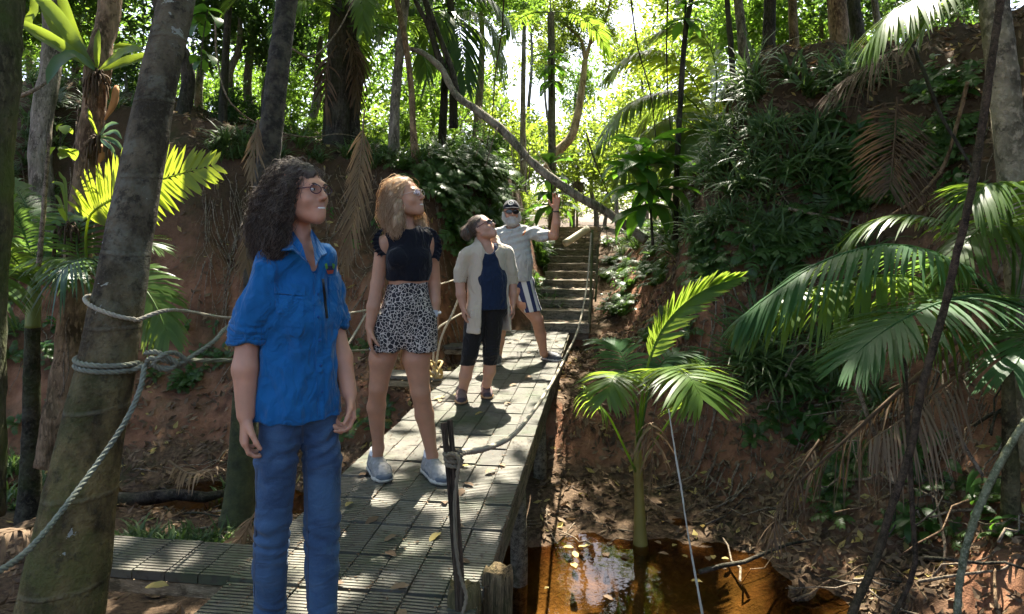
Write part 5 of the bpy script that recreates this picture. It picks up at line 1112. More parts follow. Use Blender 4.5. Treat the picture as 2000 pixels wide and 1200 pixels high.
def sphere(name, c, r, R, mat, nu=12, nv=8):
    u, v = np.meshgrid(np.arange(nu) / nu * 2 * pi, np.linspace(0, pi, nv)); p = np.stack([np.cos(u) * np.sin(v), np.sin(u) * np.sin(v), np.cos(v)], -1).reshape(-1, 3) * r
    i = np.arange(nv - 1)[:, None] * nu + np.arange(nu)[None]; j = np.arange(nv - 1)[:, None] * nu + (np.arange(nu)[None] + 1) % nu
    return mesh_np(name, c + p @ R.T, np.stack([i, i + nu, j + nu, j], -1).reshape(-1, 4), None, True, [mat])
def face_bits(t, L, R, s, lipc, eyes=True, smile=False, brow=(.05, .035, .025)):
    if eyes:
        for d in (-1, 1):
            ey = obj('eye', sphere('eye', L(.030 * d, .080, .004), np.array([.0118, .0118, .0062]) * s, R, EYEW), t); sub('iris', sphere('iris', L(.030 * d, .0868, .0045), np.array([.0058, .0056, .0054]) * s, R, IRIS), ey)
            m = MB(); m.tube(spline([L(.016 * d, .092, .0205), L(.030 * d, .090, .026), L(.046 * d, .080, .022)], 8), np.array([.002, .003, .0032, .003, .0028, .0024, .002, .001]), 5); obj('eyebrow', m.mesh('eyebrow', plain('eyebrow', brow, .8)), t)
    lip = plain('lip', lipc, .4, .1, 30, .1); m = MB(); w = .027 if smile else .020; up_ = .010 if smile else 0
    m.tube(spline([L(-w, .083, -.060 + up_), L(-.010, .0905, -.0575), L(0, .0925, -.0585), L(.010, .0905, -.0575), L(w, .083, -.060 + up_)], 14), np.array([.0012] + [.0032] * 12 + [.0012]) * s, 6)
    z = -.075 if smile else -.069
    m.tube(spline([L(-w, .083, -.061 + up_), L(-.011, .090, z), L(0, .092, z - .001), L(.011, .090, z), L(w, .083, -.061 + up_)], 14), np.array([.0012] + [.0036] * 12 + [.0012]) * s, 6)
    obj('lips', m.mesh('lips', lip), t)
    if smile: obj('teeth', sphere('teeth', L(0, .0815, -.0655), np.array([.0245, .0152, .0085]) * s, R, TEETH), t)
def glasses(t, L, R, s, frame_m, lens_m, rx=.0235, rz=.0185, tube=.0022, name='glasses', lens_t=True):
    g = None; m = MB(); th = np.linspace(0, 2 * pi, 28)
    for d in (-1, 1): m.tube(np.array([L(.0315 * d + rx * cos(a) * (1 + .08 * cos(2 * a)), .1035 - abs(.0315 * d + rx * cos(a)) * .16, .004 + rz * sin(a)) for a in th]), tube * s, 6)
    m.tube([L(-.009, .104, .008), L(0, .106, .010), L(.009, .104, .008)], tube * s, 6)
    for d in (-1, 1): m.tube(spline([L(.054 * d, .095, .010), L(.067 * d, .06, .010), L(.076 * d, .0, .008), L(.076 * d, -.02, -.004)], 12), tube * .95 * s, 6)
    g = obj(name, m.mesh(name, frame_m), t)
    for d in (-1, 1):
        c = L(.0315 * d, .1035 - .0315 * .16, .004); V = [c + R @ np.array([0, .0015, 0])] + [L(.0315 * d + rx * cos(a), .1035 - abs(.0315 * d + rx * cos(a)) * .16, .004 + rz * sin(a)) for a in th[:-1]]
        sub('lens', mesh_np('lens', V, None, [[0, 1 + i, 1 + (i + 1) % 27] for i in range(27)], True, [lens_m]), g)
def shoe(t, heel, toe, w, upper, sole, name='shoe', h=.085, laces=None, clog=False, top=None):
    heel, toe = np.asarray(heel), np.asarray(toe); d = nrm((toe - heel) * [1, 1, 0]); L = np.linalg.norm(toe - heel); sd = np.array([d[1], -d[0], 0]); z0 = heel[2]
    U = Solid(.005); Z = np.array([0, 0, 1.0])
    at = lambda f, z, x=0: heel + d * L * f + sd * x + Z * z
    U.chain([at(.13, .045), at(.4, .046), at(.72, .036), at(.88, .032)], [w * .42, w * .44, w * .50, w * .42], .02)
    U.cone(at(.15, .05), at(.17, h), w * .40, w * .37, .02); U.cone(at(.2, h - .015), at(.5, .055), w * .36, w * .36, .02)
    if not clog: U.cone(at(.17, h - .01), at(.17, h + .06), w * .27, w * .27, .008, op=-1)
    U.below(0, n=(0, 0, 1), p0=at(0, .018))
    o = obj(name, U.mesh(name, upper, lambda v: .0012 * fbm(v, 60, 2, 3)), t)
    S = Solid(.005); S.chain([at(.10, .018), at(.42, .016), at(.74, .018), at(.90, .022)], [w * .47, w * .43, w * .53, w * .44], .02, (Z, .42)); S.below(0, n=(0, 0, 1), p0=at(0, .001))
    sub('sole', S.mesh('sole', sole, lambda v: .002 * np.sin((v @ d) * 180)), o)
    if laces is not None:
        G = Solid(.005); G.ell(at(.90, .034), np.array([w * .44, w * .44, .030])); G.ell(at(.06, .05), np.array([w * .36, w * .36, .040])); G.cone(at(.30, .045, w * .36), at(.70, .030, w * .42), .014, .012); G.cone(at(.30, .045, -w * .36), at(.70, .030, -w * .42), .014, .012); G.below(0, n=(0, 0, 1), p0=at(0, .016)); sub('overlay', G.mesh('overlay', laces), o)
        m = MB()
        for k in range(4):
            f = .36 + .085 * k; z = .078 - .011 * k + (w - .094) * .75
            m.tube(spline([at(f, z - .014, -.024), at(f + .01, z + .006 + .004 * (k == 0), 0), at(f + .02, z - .014, .024)], 8), .0028, 5)
            m.tube(spline([at(f + .03, z - .016, -.024), at(f + .02, z + .006, 0), at(f, z - .014, .024)], 8), .0028, 5)
        m.tube(spline([at(.34, .086, 0), at(.36, .094, -.03), at(.40, .070, -.05)], 8), .0026, 5); m.tube(spline([at(.34, .086, 0), at(.36, .094, .03), at(.40, .070, .05)], 8), .0026, 5)
        sub('laces', m.mesh('laces', laces), o)
    return o
def wrinkle(amp, f=7, seed=0, stretch=(1, 1, 1), fine=.35):
    def fn(v):
        a = fbm(v * stretch, f, 3, seed); return amp * ((1 - 2 * np.abs(a)) * .7 + fine * fbm(v * stretch, f * 3.2, 2, seed + 8))
    return fn
def folds(z0, spacing, amp, seed, zr):
    """horizontal creases, as at a knee or a pushed up sleeve"""
    def fn(v):
        w = np.exp(-((v[:, 2] - z0) / zr) ** 2) * np.clip(.35 + 1.3 * fbm(v, 6, 2, seed + 40), 0, 1.4); ph = (v[:, 2] + .5 * v[:, 0] * np.sin(seed)) / spacing * 2 * pi + 4.5 * fbm(v, 7, 2, seed); return amp * w * np.sin(ph)
    return fn

# ---------------- woman in the blue shirt
Y = 2.32; p = lambda x, y, d=0: P(x, y, Y + d); S = F / Y
w1 = thing('person', 'woman with long curly dark hair and glasses in blue shirt and jeans', 'person', (P(580, 1270, Y)[0], Y, 0))
SK1 = skin_mat('skin_fair', (.50, .265, .170)); fw = frame(30)[:, 1]; med = np.array([.82, .57, 0]); FL = (fw, .68)
B = Solid(.0042); R1 = frame(62, 6); L1 = head(B, p(591, 379, .01), R1, .90)
B.cone(p(578, 420, .03), p(590, 500, .035), .041, .046, .02)
T1 = [p(590, 555, .02), p(586, 620, .02), p(583, 700, .02), p(583, 800, .02)]
B.chain(T1, [.088, .090, .084, .080], .02, FL); B.cone(p(540, 520, -.03), p(624, 510, .06), .026, .026, .03); B.cone(p(578, 512, .02), p(612, 510, .03), .046, .046, .03)
B.chain([p(526, 530, -.05), p(486, 645, -.06), p(479, 720, -.08), p(480, 810, -.10)], [.026, .036, .041, .029], .015)
hand(B, p(480, 815, -.10), (-.02, -.12, -1), med, fw, .95, (22, 34, 28))
B.chain([p(640, 514, .09), p(653, 635, .13), p(668, 700, .10), p(682, 768, .06)], [.032, .032, .036, .027], .015)
hand(B, p(683, 772, .06), (.12, -.25, -1), -med, fw, .95, (26, 40, 30))
for pts in ([p(545, 815, -.04), p(533, 1010, -.06), p(526, 1235, .03)], [p(628, 815, .05), p(630, 1005, .01), p(630, 1240, -.02)]): B.chain(pts, [.048, .036, .030], .03)
obj('body', B.mesh('body', SK1), w1)
face_bits(w1, L1, R1, .9, (.42, .16, .14), smile=True); glasses(w1, L1, R1, .9, FRAME_M, LENS, .0225, .0175, .0019)
BLUE = cloth('blue_cotton', (.008, .105, .285), .8, 700, .12); BLUE_D = cloth('blue_cotton_seam', (.008, .06, .21), .85)
K = Solid(.0048)
K.chain([p(586, 570, .02), p(584, 610, .02), p(581, 700, .02), p(581, 790, .02), p(580, 850, .02)], [.120, .128, .124, .142, .158], .04, (fw, .76)); K.cone(p(527, 517, -.05), p(632, 506, .08), .042, .038, .04); K.cone(p(556, 512, .0), p(624, 508, .04), .066, .062, .04)
K.chain([p(524, 526, -.06), p(506, 590, -.07), p(488, 640, -.06)], [.046, .054, .058], .03); K.cone(p(489, 630, -.06), p(485, 652, -.062), .064, .062, .008)
K.chain([p(638, 512, .09), p(648, 570, .12), p(654, 625, .13)], [.040, .042, .043], .02); K.cone(p(653, 610, .13), p(655, 630, .13), .047, .047, .008)
[K.cone(p(599, 464, dd), p(613, 530, dd - .015), .038, .010, .004, op=-1) for dd in (-.11, -.085, -.06, -.035, -.01)]; K.cone(p(584, 420, .03), p(593, 476, .03), .058, .054, .01, op=-1)
K.below(0, .006, n=(.05, 0, 1), p0=p(583, 815)); K.cone(p(484, 655, -.062), p(480, 720, -.07), .058, .058, .006, op=-1); K.cone(p(655, 632, .13), p(662, 690, .11), .039, .039, .006, op=-1)
zc = P(480, 640, Y)[2]; fo = folds(zc - .01, .022, .0045, 3, .035); wr = wrinkle(.013, 8, 11, (1, 1, .6), .6)
sh = obj('shirt', K.mesh('shirt', BLUE, lambda v: wr(v) + fo(v) * ((v[:, 0] < p(535, 0)[0]) | (v[:, 0] > p(650, 0)[0]))), w1); bv = K.bvh()
for cs, nu, nv, o in (([(537, 576), (594, 580), (592, 640), (540, 636)], 8, 8, .0022), ([(535, 552), (595, 557), (593, 578), (537, 574)], 8, 4, .0055), ([(641, 548), (662, 545), (664, 618), (644, 622)], 5, 8, .0022), ([(640, 540), (664, 538), (664, 566), (641, 568)], 5, 4, .005)): patch(bv, cs, nu, nv, o, 'pocket', BLUE, sh)
patch(bv, [(612, 535), (624, 533), (634, 812), (620, 814)], 4, 30, .003, 'button_placket', BLUE, sh); patch(bv, [(628, 545), (632, 545), (640, 622), (636, 622)], 2, 10, .003, 'zip', BLACK, sh)
for yy in (575, 620, 665, 715, 765):
    h = cast(bv, 619 + (yy - 575) * .045, yy)
    if h: sub('button', sphere('button', h[0] + h[1] * .003, np.array([.0055, .002, .0055]), frame(25), BLUE_D, 8, 5), sh)
for cs, mt in (([(634, 516), (638, 514), (640, 523), (636, 526)], plain('badge_green', (.10, .30, .05), .7)), ([(649, 514), (653, 517), (651, 525), (648, 523)], MATS['badge_green']), ([(638, 520), (650, 519), (650, 527), (638, 528)], plain('badge_navy', (.02, .03, .10), .7)), ([(637, 527), (651, 526), (649, 534), (640, 535)], plain('badge_red', (.38, .08, .05), .7)), ([(642, 524), (647, 524), (647, 527), (642, 527)], plain('badge_white', (.6, .6, .6), .7))): patch(bv, cs, 4, 4, .002 + .0004 * (cs[0][0] % 5), 'badge', mt, sh)
# collar
for pts in ([p(560, 446, .045), p(552, 462, -.02), p(546, 489, -.085), p(573, 487, -.115), p(600, 512, -.125), p(590, 478, -.085), p(573, 452, -.02)], [p(608, 447, .04), p(618, 462, .0), p(640, 494, .005), p(626, 500, -.06), p(616, 518, -.125), p(612, 486, -.075), p(606, 460, -.02)]):
    c = np.mean(pts, 0); V = np.vstack([pts, [c], np.array(pts) + [0, .004, -.004], [c + [0, .004, -.004]]]); n = len(pts); tr = [[n, i, (i + 1) % n] for i in range(n)] + [[2 * n + 1, n + 1 + (i + 1) % n, n + 1 + i] for i in range(n)]; q = [[i, n + 1 + i, n + 1 + (i + 1) % n, (i + 1) % n] for i in range(n)]
    obj('collar', mesh_np('collar', V, q, tr, False, [BLUE]), w1)
for c_, r_, n_ in ((p(486, 641, -.061), .058, 5), (p(654, 621, .13), .042, 4)):
    m = MB()
    for k in range(n_):
        th = np.linspace(0, 2 * pi, 40); m.tube(np.stack([c_[0] + (r_ + .002 * sin(k * 2)) * np.cos(th), c_[1] + r_ * .95 * np.sin(th), c_[2] - .010 * k + .006 * np.sin(th * 2 + k) + .004 * np.sin(th * 5 + 2 * k)], -1), .011 + .002 * np.sin(th * 3 + k), 7)
    obj('cuff', m.mesh('cuff', BLUE), w1)
J = Solid(.005); JP = [[p(553, 818, -.03), p(540, 900, -.05), p(534, 1010, -.06), p(527, 1110, -.02), p(527, 1225, .03)], [p(618, 818, .045), p(629, 900, .03), p(629, 1010, .01), p(628, 1110, 0), p(631, 1230, -.02)]]
for pts, rr3 in zip(JP, ([.070, .068, .055, .055, .048], [.066, .064, .058, .057, .049])): J.chain(pts, rr3, .012)
J.cone(p(560, 800, -.01), p(608, 800, .03), .080, .080, .03, (fw, .85)); J.cone(p(586, 800, .01), p(588, 835, .02), .06, .03, .03); J.below(0, n=(0, 0, -1), p0=p(583, 795)); J.below(0, n=(0, 0, 1), p0=P(0, 1245, Y))
zk = P(0, 1030, Y)[2]; f1 = folds(zk, .05, .0055, 2, .085); f2 = folds(P(0, 870, Y)[2], .05, .003, 5, .07); f3 = folds(P(0, 1200, Y)[2], .03, .006, 7, .06); w_ = wrinkle(.0035, 7, 4, (1, 1, .8), .4)
def m_jeans():
    t = NT('blue_denim'); v = t.coord('Object'); a = t.noise(3.5, 4, .6, v); b = t.noise(500, 2, .6, t.coord('Object', (1, 1, .35)))
    c = t.mix(t.fac(a, .40, .62), (.008, .036, .095), (.036, .100, .195)); c = t.mix(t.math('MULTIPLY', t.fac(t.noise(13, 4, .6, t.coord('Object', (.5, .5, 1.6))), .52, .70), .35), c, (.085, .150, .25)); c = t.mix(t.math('MULTIPLY', b, .4), c, (.14, .19, .26)); return t.done(t.bsdf(c, .9, t.bump(b, .3, .001, t.bump(t.noise(15, 3, .5, t.coord('Object', (.7, .7, 1.2)), 1.0), .55, .025)), Sheen_Weight=.1, Specular_IOR_Level=.15))
jn = obj('jeans', J.mesh('jeans', m_jeans(), lambda v: f1(v) + f2(v) + f3(v) + w_(v)), w1)
jb = J.bvh(); STI = plain('denim_seam', (.05, .075, .12), .8, .3, 60); patch(jb, [(596, 870), (600, 870), (604, 1190), (600, 1190)], 2, 30, .0015, 'seam', STI, jn)
for cs in ([(505, 838), (509, 836), (535, 868), (531, 871)], [(652, 832), (656, 834), (640, 862), (636, 860)], [(588, 822), (591, 822), (594, 866), (590, 866)], [(500, 900), (503, 900), (497, 1180), (494, 1180)]): patch(jb, cs, 2, 16, .0015, 'seam', STI, jn)
shoe(w1, [*P(519, 1270, 2.40)[:2], 0], [*P(528, 1270, 2.14)[:2], 0], .09, plain('brown_shoe', (.10, .06, .035), .6), BLACK); shoe(w1, [*P(630, 1270, 2.36)[:2], 0], [*P(648, 1270, 2.10)[:2], 0], .09, MATS['brown_shoe'], BLACK)
Hh = Solid(.006); Hh.ell(L1(0, -.026, .040), (.078, .094, .082), R1, .02); Hh.ell(L1(0, .106, -.050), (.068, .084, .104), R1, .010, -1)
Hh.chain([p(556, 358, .02), p(533, 400, .02), p(522, 450, .01), p(516, 492, 0)], [.052, .054, .050, .034], .03); Hh.chain([p(562, 368, -.060), p(548, 415, -.066), p(538, 462, -.065), p(533, 492, -.06)], [.026, .030, .034, .026], .02)
Hh.cone(p(592, 380, .10), p(570, 470, .08), .02, .03, .02)
HM1 = hair_mat('curly_dark_hair', (.045, .034, .027), (.24, .195, .155), .35); zl = p(0, 420)[2]
Hh.mesh('hair', HM1, lambda v: .012 * fbm(v, 34, 3, 2) - .003); dn = np.array([-.45, 0, -1.0])
sm = strands(Hh, 2200, 44, .0055, 3, .0070, 150, .0008, lambda v: v[:, 2] > p(0, 485)[2], lambda q: np.where(q[:, 2:3] > zl, nrm(np.array([-.40, .02, -.9])), np.array([0, 0, -1.0])))
sm.add(Hh.V, Hh.Q); obj('hair', sm.mesh('hair', HM1), w1)

# ---------------- woman in black top and leopard shorts
Y = 3.9; S = F / Y
w2 = thing('person', 'blonde woman in black ruffled crop top and leopard print shorts', 'person', (P(795, 930, Y)[0], Y, 0))
SK2 = skin_mat('skin_tan', (.46, .25, .155)); fw2 = frame(18)[:, 1]; md2 = np.array([.95, .31, 0]); FL2 = (fw2, .68)
B = Solid(.0052); R2 = frame(68, 15); L2 = head(B, p(793, 387, .0), R2, .98)
B.cone(p(791, 415, .02), p(797, 470, .02), .042, .046, .02); B.chain([p(798, 485, .01), p(798, 530, .01), p(797, 570, .01), p(794, 610, .01)], [.125, .118, .102, .130], .02, FL2); B.cone(p(756, 470, -.03), p(838, 468, .05), .038, .038, .03)
B.chain([p(749, 476, -.04), p(737, 555, -.04), p(729, 600, -.06), p(722, 640, -.08)], [.044, .037, .036, .025], .014); hand(B, p(722, 643, -.08), (.06, -.1, -1), md2, fw2, .95, (12, 18, 14))
B.chain([p(842, 474, .05), p(848, 555, .08), p(849, 590, .06), p(849, 615, .04)], [.042, .036, .034, .025], .014); hand(B, p(849, 620, .04), (.0, -.1, -1), -md2, fw2, .95, (18, 26, 20))
B.chain([p(768, 630, 0), p(747, 700, -.01), p(739, 757, 0), p(735, 795, .05), p(739, 875, .12)], [.098, .074, .050, .051, .031], .02); B.chain([p(822, 630, .02), p(813, 700, .0), p(821, 765, 0), p(829, 810, .05), p(844, 890, .10)], [.098, .077, .053, .052, .032], .02)
B.cone(p(735, 795, .08), p(737, 830, .11), .042, .034, .03); B.cone(p(829, 812, .08), p(838, 845, .1), .042, .034, .03)
fA, fB = np.array([*P(730, 914, 4.10)[:2], 0]), np.array([*P(753, 940, 3.87)[:2], 0]); fC, fD = np.array([*P(834, 920, 4.06)[:2], 0]), np.array([*P(869, 950, 3.83)[:2], 0])
for a, b, kx in ((fA, fB, p(739, 875, .12)), (fC, fD, p(844, 890, .10))): B.cone(kx, a + (b - a) * .25 + [0, 0, .05], .033, .032, .02); B.cone(a + (b - a) * .2 + [0, 0, .045], a + (b - a) * .75 + [0, 0, .035], .028, .026, .02)
obj('body', B.mesh('body', SK2), w2); face_bits(w2, L2, R2, .98, (.42, .17, .15), smile=True, brow=(.2, .12, .06)); glasses(w2, L2, R2, .98, plain('pale_frame', (.5, .45, .42), .2, .1, 5, 0), LENS, tube=.0014)
NAVY = cloth('black_knit', (.008, .009, .014), .9)
K = Solid(.0055); K.chain([p(798, 478, .01), p(798, 515, .01), p(797, 560, .01)], [.128, .128, .116], .03, (fw2, .74)); K.cone(p(764, 468, -.02), p(832, 466, .04), .046, .044, .03); K.below(0, n=(.06, 0, -1), p0=p(798, 440)); K.below(0, n=(.03, 0, 1), p0=p(797, 548)); K.cone(p(795, 418, .02), p(797, 452, .0), .062, .056, .008, op=-1)
for d in (-1, 1): K.ell(p(797 + 22 * d, 505, -.06 + .03 * d), (.055, .05, .055), None, .04)
tp = obj('crop_top', K.mesh('crop_top', NAVY, wrinkle(.004, 8, 5)), w2)
for sgn, arc in ((-1, [(760, 446, -.02), (745, 452, -.06), (737, 468, -.08), (740, 486, -.09), (752, 500, -.10)]), (1, [(830, 446, .0), (842, 452, -.02), (850, 468, -.02), (851, 488, -.02), (846, 506, -.03)])):
    c = spline([p(*a) for a in arc], 60); o_ = np.zeros_like(c); o_[:, 0] = sgn * .03; ph = np.arange(60) * .9; V = []
    for k, (f, z) in enumerate(((-.3, .004), (.3, .006), (.65, .0), (.95, -.012))): V.append(c + o_ * f + np.stack([.002 * k * np.sin(ph), .005 * k * np.cos(ph * 1.1), z + .0025 * k * np.sin(ph + 1)], -1))
    V = np.stack(V, 1).reshape(-1, 3); i = np.arange(59)[:, None] * 4 + np.arange(3)[None]; obj('ruffle', mesh_np('ruffle', V, np.stack([i, i + 1, i + 5, i + 4], -1).reshape(-1, 4), None, True, [NAVY]), w2)
def m_leopard():
    t = NT('leopard_print'); v = t.coord('Object'); nz = t.n('TexNoise', i_Scale=18.0, i_Detail=2.0); t.set(nz.inputs['Vector'], v); mp_ = t.n('VectorMath', operation='MULTIPLY_ADD'); t.set(mp_.inputs[0], nz.outputs['Color']); mp_.inputs[1].default_value = (.03, .03, .03); t.set(mp_.inputs[2], v)
    ed = t.n('TexVoronoi', feature='DISTANCE_TO_EDGE', i_Scale=50.0); t.set(ed.inputs['Vector'], mp_.outputs[0]); f1_ = t.n('TexVoronoi', i_Scale=50.0); t.set(f1_.inputs['Vector'], mp_.outputs[0])
    line = t.math('LESS_THAN', ed.outputs[0], .07); core = t.math('LESS_THAN', f1_.outputs['Distance'], .20); pick = t.math('GREATER_THAN', t.n('SeparateColor', i_0=f1_.outputs['Color']).outputs[0], .55)
    c = t.mix(line, (.010, .010, .014), (.50, .44, .38)); c = t.mix(t.math('MULTIPLY', core, pick), c, (.40, .34, .29)); return t.done(t.bsdf(c, .8, None))
K = Solid(.0055); K.chain([p(796, 556, .01), p(794, 610, .01), p(792, 640, .01)], [.114, .138, .148], .03, (fw2, .76)); K.chain([p(768, 628, 0), p(757, 690, -.01)], [.105, .108], .02); K.chain([p(820, 628, .02), p(817, 690, .0)], [.105, .104], .02); K.below(0, n=(.08, 0, -1), p0=p(796, 553)); K.below(0, n=(.02, 0, 1), p0=p(790, 684)); K.cone(p(787, 655, -.13), p(786, 700, -.10), .012, .035, .01, op=-1); K.cone(p(786, 692, -.12), p(786, 692, .15), .030, .030, .015, op=-1)
ft = folds(0, .05, .003, 2, 9); obj('shorts', K.mesh('shorts', m_leopard(), lambda v: wrinkle(.006, 7, 9, (1.6, 1.6, .5))(v)), w2)
SOCK = cloth('white_sock', (.75, .75, .75)); RUN = plain('running_shoe_grey', (.27, .265, .25), .7, .6, 45, .6, 120); RSOLE = plain('cream_sole', (.48, .46, .38), .7, .15); LACE = plain('grey_lace', (.10, .12, .14), .8)
for a, b, q in ((fA, fB, p(739, 880, .12)), (fC, fD, p(844, 893, .10))):
    shoe(w2, a, b, .110, RUN, RSOLE, 'running_shoe', .095, LACE); c0 = a + (b - a) * .17; m = MB(); m.tube([c0 + [0, 0, .06], c0 + [0, 0, .085], c0 * .6 + q * .4 * [1, 1, 0] + [0, 0, .135]], [.040, .040, .042], 14); obj('sock', m.mesh('sock', SOCK), w2)
m = MB(); wc = p(849, 611, .04); th = np.linspace(0, 2 * pi, 20); m.tube(np.stack([wc[0] + .031 * np.cos(th), wc[1] + .031 * np.sin(th), np.full(20, wc[2])], -1), .009, 6); wt_ = obj('watch', m.mesh('watch', SOCK), w2); m = MB(); m.box(wc + np.array([.004, -.034, 0]), (.034, .012, .036)); sub('watch_face', m.mesh('watch_face', plain('watch_grey', (.45, .46, .47), .3), False), wt_)
Hh = Solid(.006); Hh.ell(L2(0, -.028, .042), (.086, .098, .088), R2, .02); Hh.ell(L2(0, .108, -.03), (.075, .098, .125), R2, .02, -1); Hh.chain([p(770, 378, .02), p(766, 420, .0), p(768, 452, -.02)], [.068, .062, .040], .03); Hh.chain([p(776, 398, -.055), p(774, 435, -.065), p(773, 458, -.07)], [.03, .034, .024], .02); Hh.chain([p(808, 395, .09), p(818, 425, .07), p(826, 445, .04)], [.028, .032, .022], .02)
HM2 = hair_mat('strawberry_blonde_hair', (.44, .27, .15), (.76, .58, .38), .42); Hh.mesh('hair', HM2, lambda v: .008 * fbm(v, 22, 3, 5)); zl2 = p(0, 400)[2]
sm = strands(Hh, 1500, 44, .005, 4, .0050, 90, .0010, lambda v: v[:, 2] > p(0, 440)[2], lambda q: np.where(q[:, 2:3] > zl2, nrm(np.array([-.45, 0, -.9])), np.array([0, 0, -1.0]))); sm.add(Hh.V, Hh.Q); obj('hair', sm.mesh('hair', HM2), w2)

# ---------------- woman in the beige cardigan
Y = 5.75
w3 = thing('person', 'woman in beige cardigan and navy tee looking up with hair in a bun', 'person', (P(930, 785, Y)[0], Y, 0))
SK3 = skin_mat('skin_rosy', (.48, .27, .19)); fw3 = frame(14)[:, 1]; md3 = np.array([.97, .24, 0]); FL3 = (fw3, .75)
B = Solid(.006); R3 = frame(58, 30); L3 = head(B, p(944, 446, 0), R3, 1.0, 1.03)
B.cone(p(942, 458, .01), p(950, 488, .01), .050, .056, .02); B.chain([p(953, 505, .01), p(955, 550, .0), p(955, 600, .0)], [.130, .12, .098], .02, FL3); B.cone(p(918, 492, -.02), p(988, 490, .05), .045, .045, .03)
B.chain([p(908, 498, -.03), p(898, 545, -.03), p(900, 575, -.05), p(904, 598, -.06)], [.048, .042, .040, .028], .015); hand(B, p(904, 600, -.06), (.1, -.1, -1), md3, fw3, .95, (20, 26, 22))
B.chain([p(992, 498, .06), p(1000, 545, .09), p(1002, 575, .07), p(1002, 592, .05)], [.046, .04, .038, .027], .015); hand(B, p(1002, 595, .05), (0, -.1, -1), -md3, fw3, .95, (20, 26, 22))
B.chain([p(928, 620, 0), p(918, 690, 0), p(909, 735, .04), p(904, 765, .08)], [.09, .062, .052, .036], .02); B.chain([p(962, 620, .02), p(958, 690, .03), p(956, 725, .06), p(951, 750, .1)], [.09, .062, .052, .036], .02)
gA, gB = np.array([*P(901, 776, 5.90)[:2], 0]), np.array([*P(901, 792, 5.63)[:2], 0]); gC, gD = np.array([*P(948, 764, 6.12)[:2], 0]), np.array([*P(953, 784, 5.80)[:2], 0])
for a, b, kx in ((gA, gB, p(904, 765, .08)), (gC, gD, p(951, 750, .1))): B.cone(kx, a + (b - a) * .22 + [0, 0, .05], .036, .032, .02)
obj('body', B.mesh('body', SK3), w3); face_bits(w3, L3, R3, 1, (.40, .15, .14), eyes=False, smile=True); glasses(w3, L3, R3, 1.04, FRAME_M, DLENS, .027, .021, .0028, 'sunglasses')
TEE = cloth('navy_tee', (.010, .020, .050), .85); K = Solid(.006); K.chain([p(953, 502, .01), p(957, 550, -.01), p(958, 610, -.01)], [.135, .140, .142], .03, (fw3, .82)); K.cone(p(930, 494, -.01), p(980, 492, .04), .05, .05, .03); K.below(0, n=(.0, 0, 1), p0=p(955, 603)); K.cone(p(950, 462, .01), p(955, 486, -.08), .066, .05, .01, op=-1); K.below(0, n=(0, 0, -1), p0=p(950, 476))
te = obj('tee', K.mesh('tee', TEE, wrinkle(.005, 6, 3)), w3); tb = K.bvh(); 
h = cast(tb, 957, 492)
if h: sub('pendant', sphere('pendant', h[0] + h[1] * .006, np.ones(3) * .008, np.eye(3), plain('silver', (.6, .6, .6), .25, .05, 5, 0), 8, 6), te)
BEIGE = cloth('beige_knit', (.50, .43, .34), .9, 500, .10, .3)
K = Solid(.006); K.chain([p(951, 500, .02), p(953, 560, .02), p(953, 615, .02), p(953, 665, .02)], [.158, .168, .185, .205], .03, (fw3, .82)); K.cone(p(914, 494, -.02), p(990, 492, .05), .056, .054, .035); K.chain([p(908, 500, -.03), p(900, 530, -.03), p(898, 548, -.03)], [.060, .056, .053], .02); K.chain([p(992, 500, .06), p(998, 530, .08), p(1000, 552, .09)], [.056, .052, .05], .02)
K.cone(p(936, 468, .05), p(966, 468, .06), .04, .04, .03)
K.below(0, n=(.0, 0, 1), p0=p(950, 648)); K.chain([p(954, 466, -.17), p(964, 515, -.22), p(970, 570, -.20), p(974, 690, -.21)], [.085, .150, .150, .150], .008, op=-1); K.chain([p(948, 452, .01), p(956, 482, -.04)], [.072, .07], .01, op=-1); K.chain([p(962, 600, -.03), p(962, 690, -.03)], [.125, .16], .01, op=-1)
K.cone(p(898, 553, -.03), p(900, 590, -.05), .046, .046, .006, op=-1); K.cone(p(1000, 555, .09), p(1002, 590, .06), .043, .043, .006, op=-1)
fz = folds(P(0, 540, Y)[2], .028, .005, 3, .05); wr3 = wrinkle(.006, 5, 8, (1.2, 1.2, .5)); obj('cardigan', K.mesh('cardigan', BEIGE, lambda v: wr3(v) + fz(v) * ((v[:, 0] < p(910, 0)[0]) | (v[:, 0] > p(992, 0)[0]))), w3)
LEG = cloth('black_leggings', (.010, .010, .012), .6); K = Solid(.006); K.cone(p(942, 600, 0), p(972, 600, .02), .10, .10, .03, (fw3, .9)); K.chain([p(930, 615, 0), p(918, 690, 0), p(911, 722, .03)], [.100, .068, .060], .02); K.chain([p(962, 615, .02), p(959, 690, .03), p(957, 720, .05)], [.098, .068, .060], .02); K.below(0, n=(0, 0, 1), p0=p(0, 714)); K.below(0, n=(0, 0, -1), p0=p(0, 592)); fk3 = folds(P(0, 685, Y)[2], .03, .003, 3, .07)
obj('leggings', K.mesh('leggings', LEG, fk3), w3)
UP3 = plain('taupe_sneaker', (.15, .095, .085), .8, .4, 40, .4); SO3 = plain('tan_sole', (.42, .25, .13), .7); LA3 = plain('dark_lace', (.05, .035, .045), .8)
for a, b in ((gA, gB), (gC, gD)): shoe(w3, a, b, .094, UP3, SO3, 'sneaker', .09, LA3)
Hh = Solid(.007); Hh.ell(L3(0, -.028, .042), (.081, .096, .085), R3, .02); Hh.ell(L3(0, .104, -.035), (.074, .095, .125), R3, .015, -1); Hh.ell(p(912, 455, .03), (.045, .045, .05), None, .012); Hh.cone(p(922, 446, .02), p(914, 452, .03), .05, .035, .02)
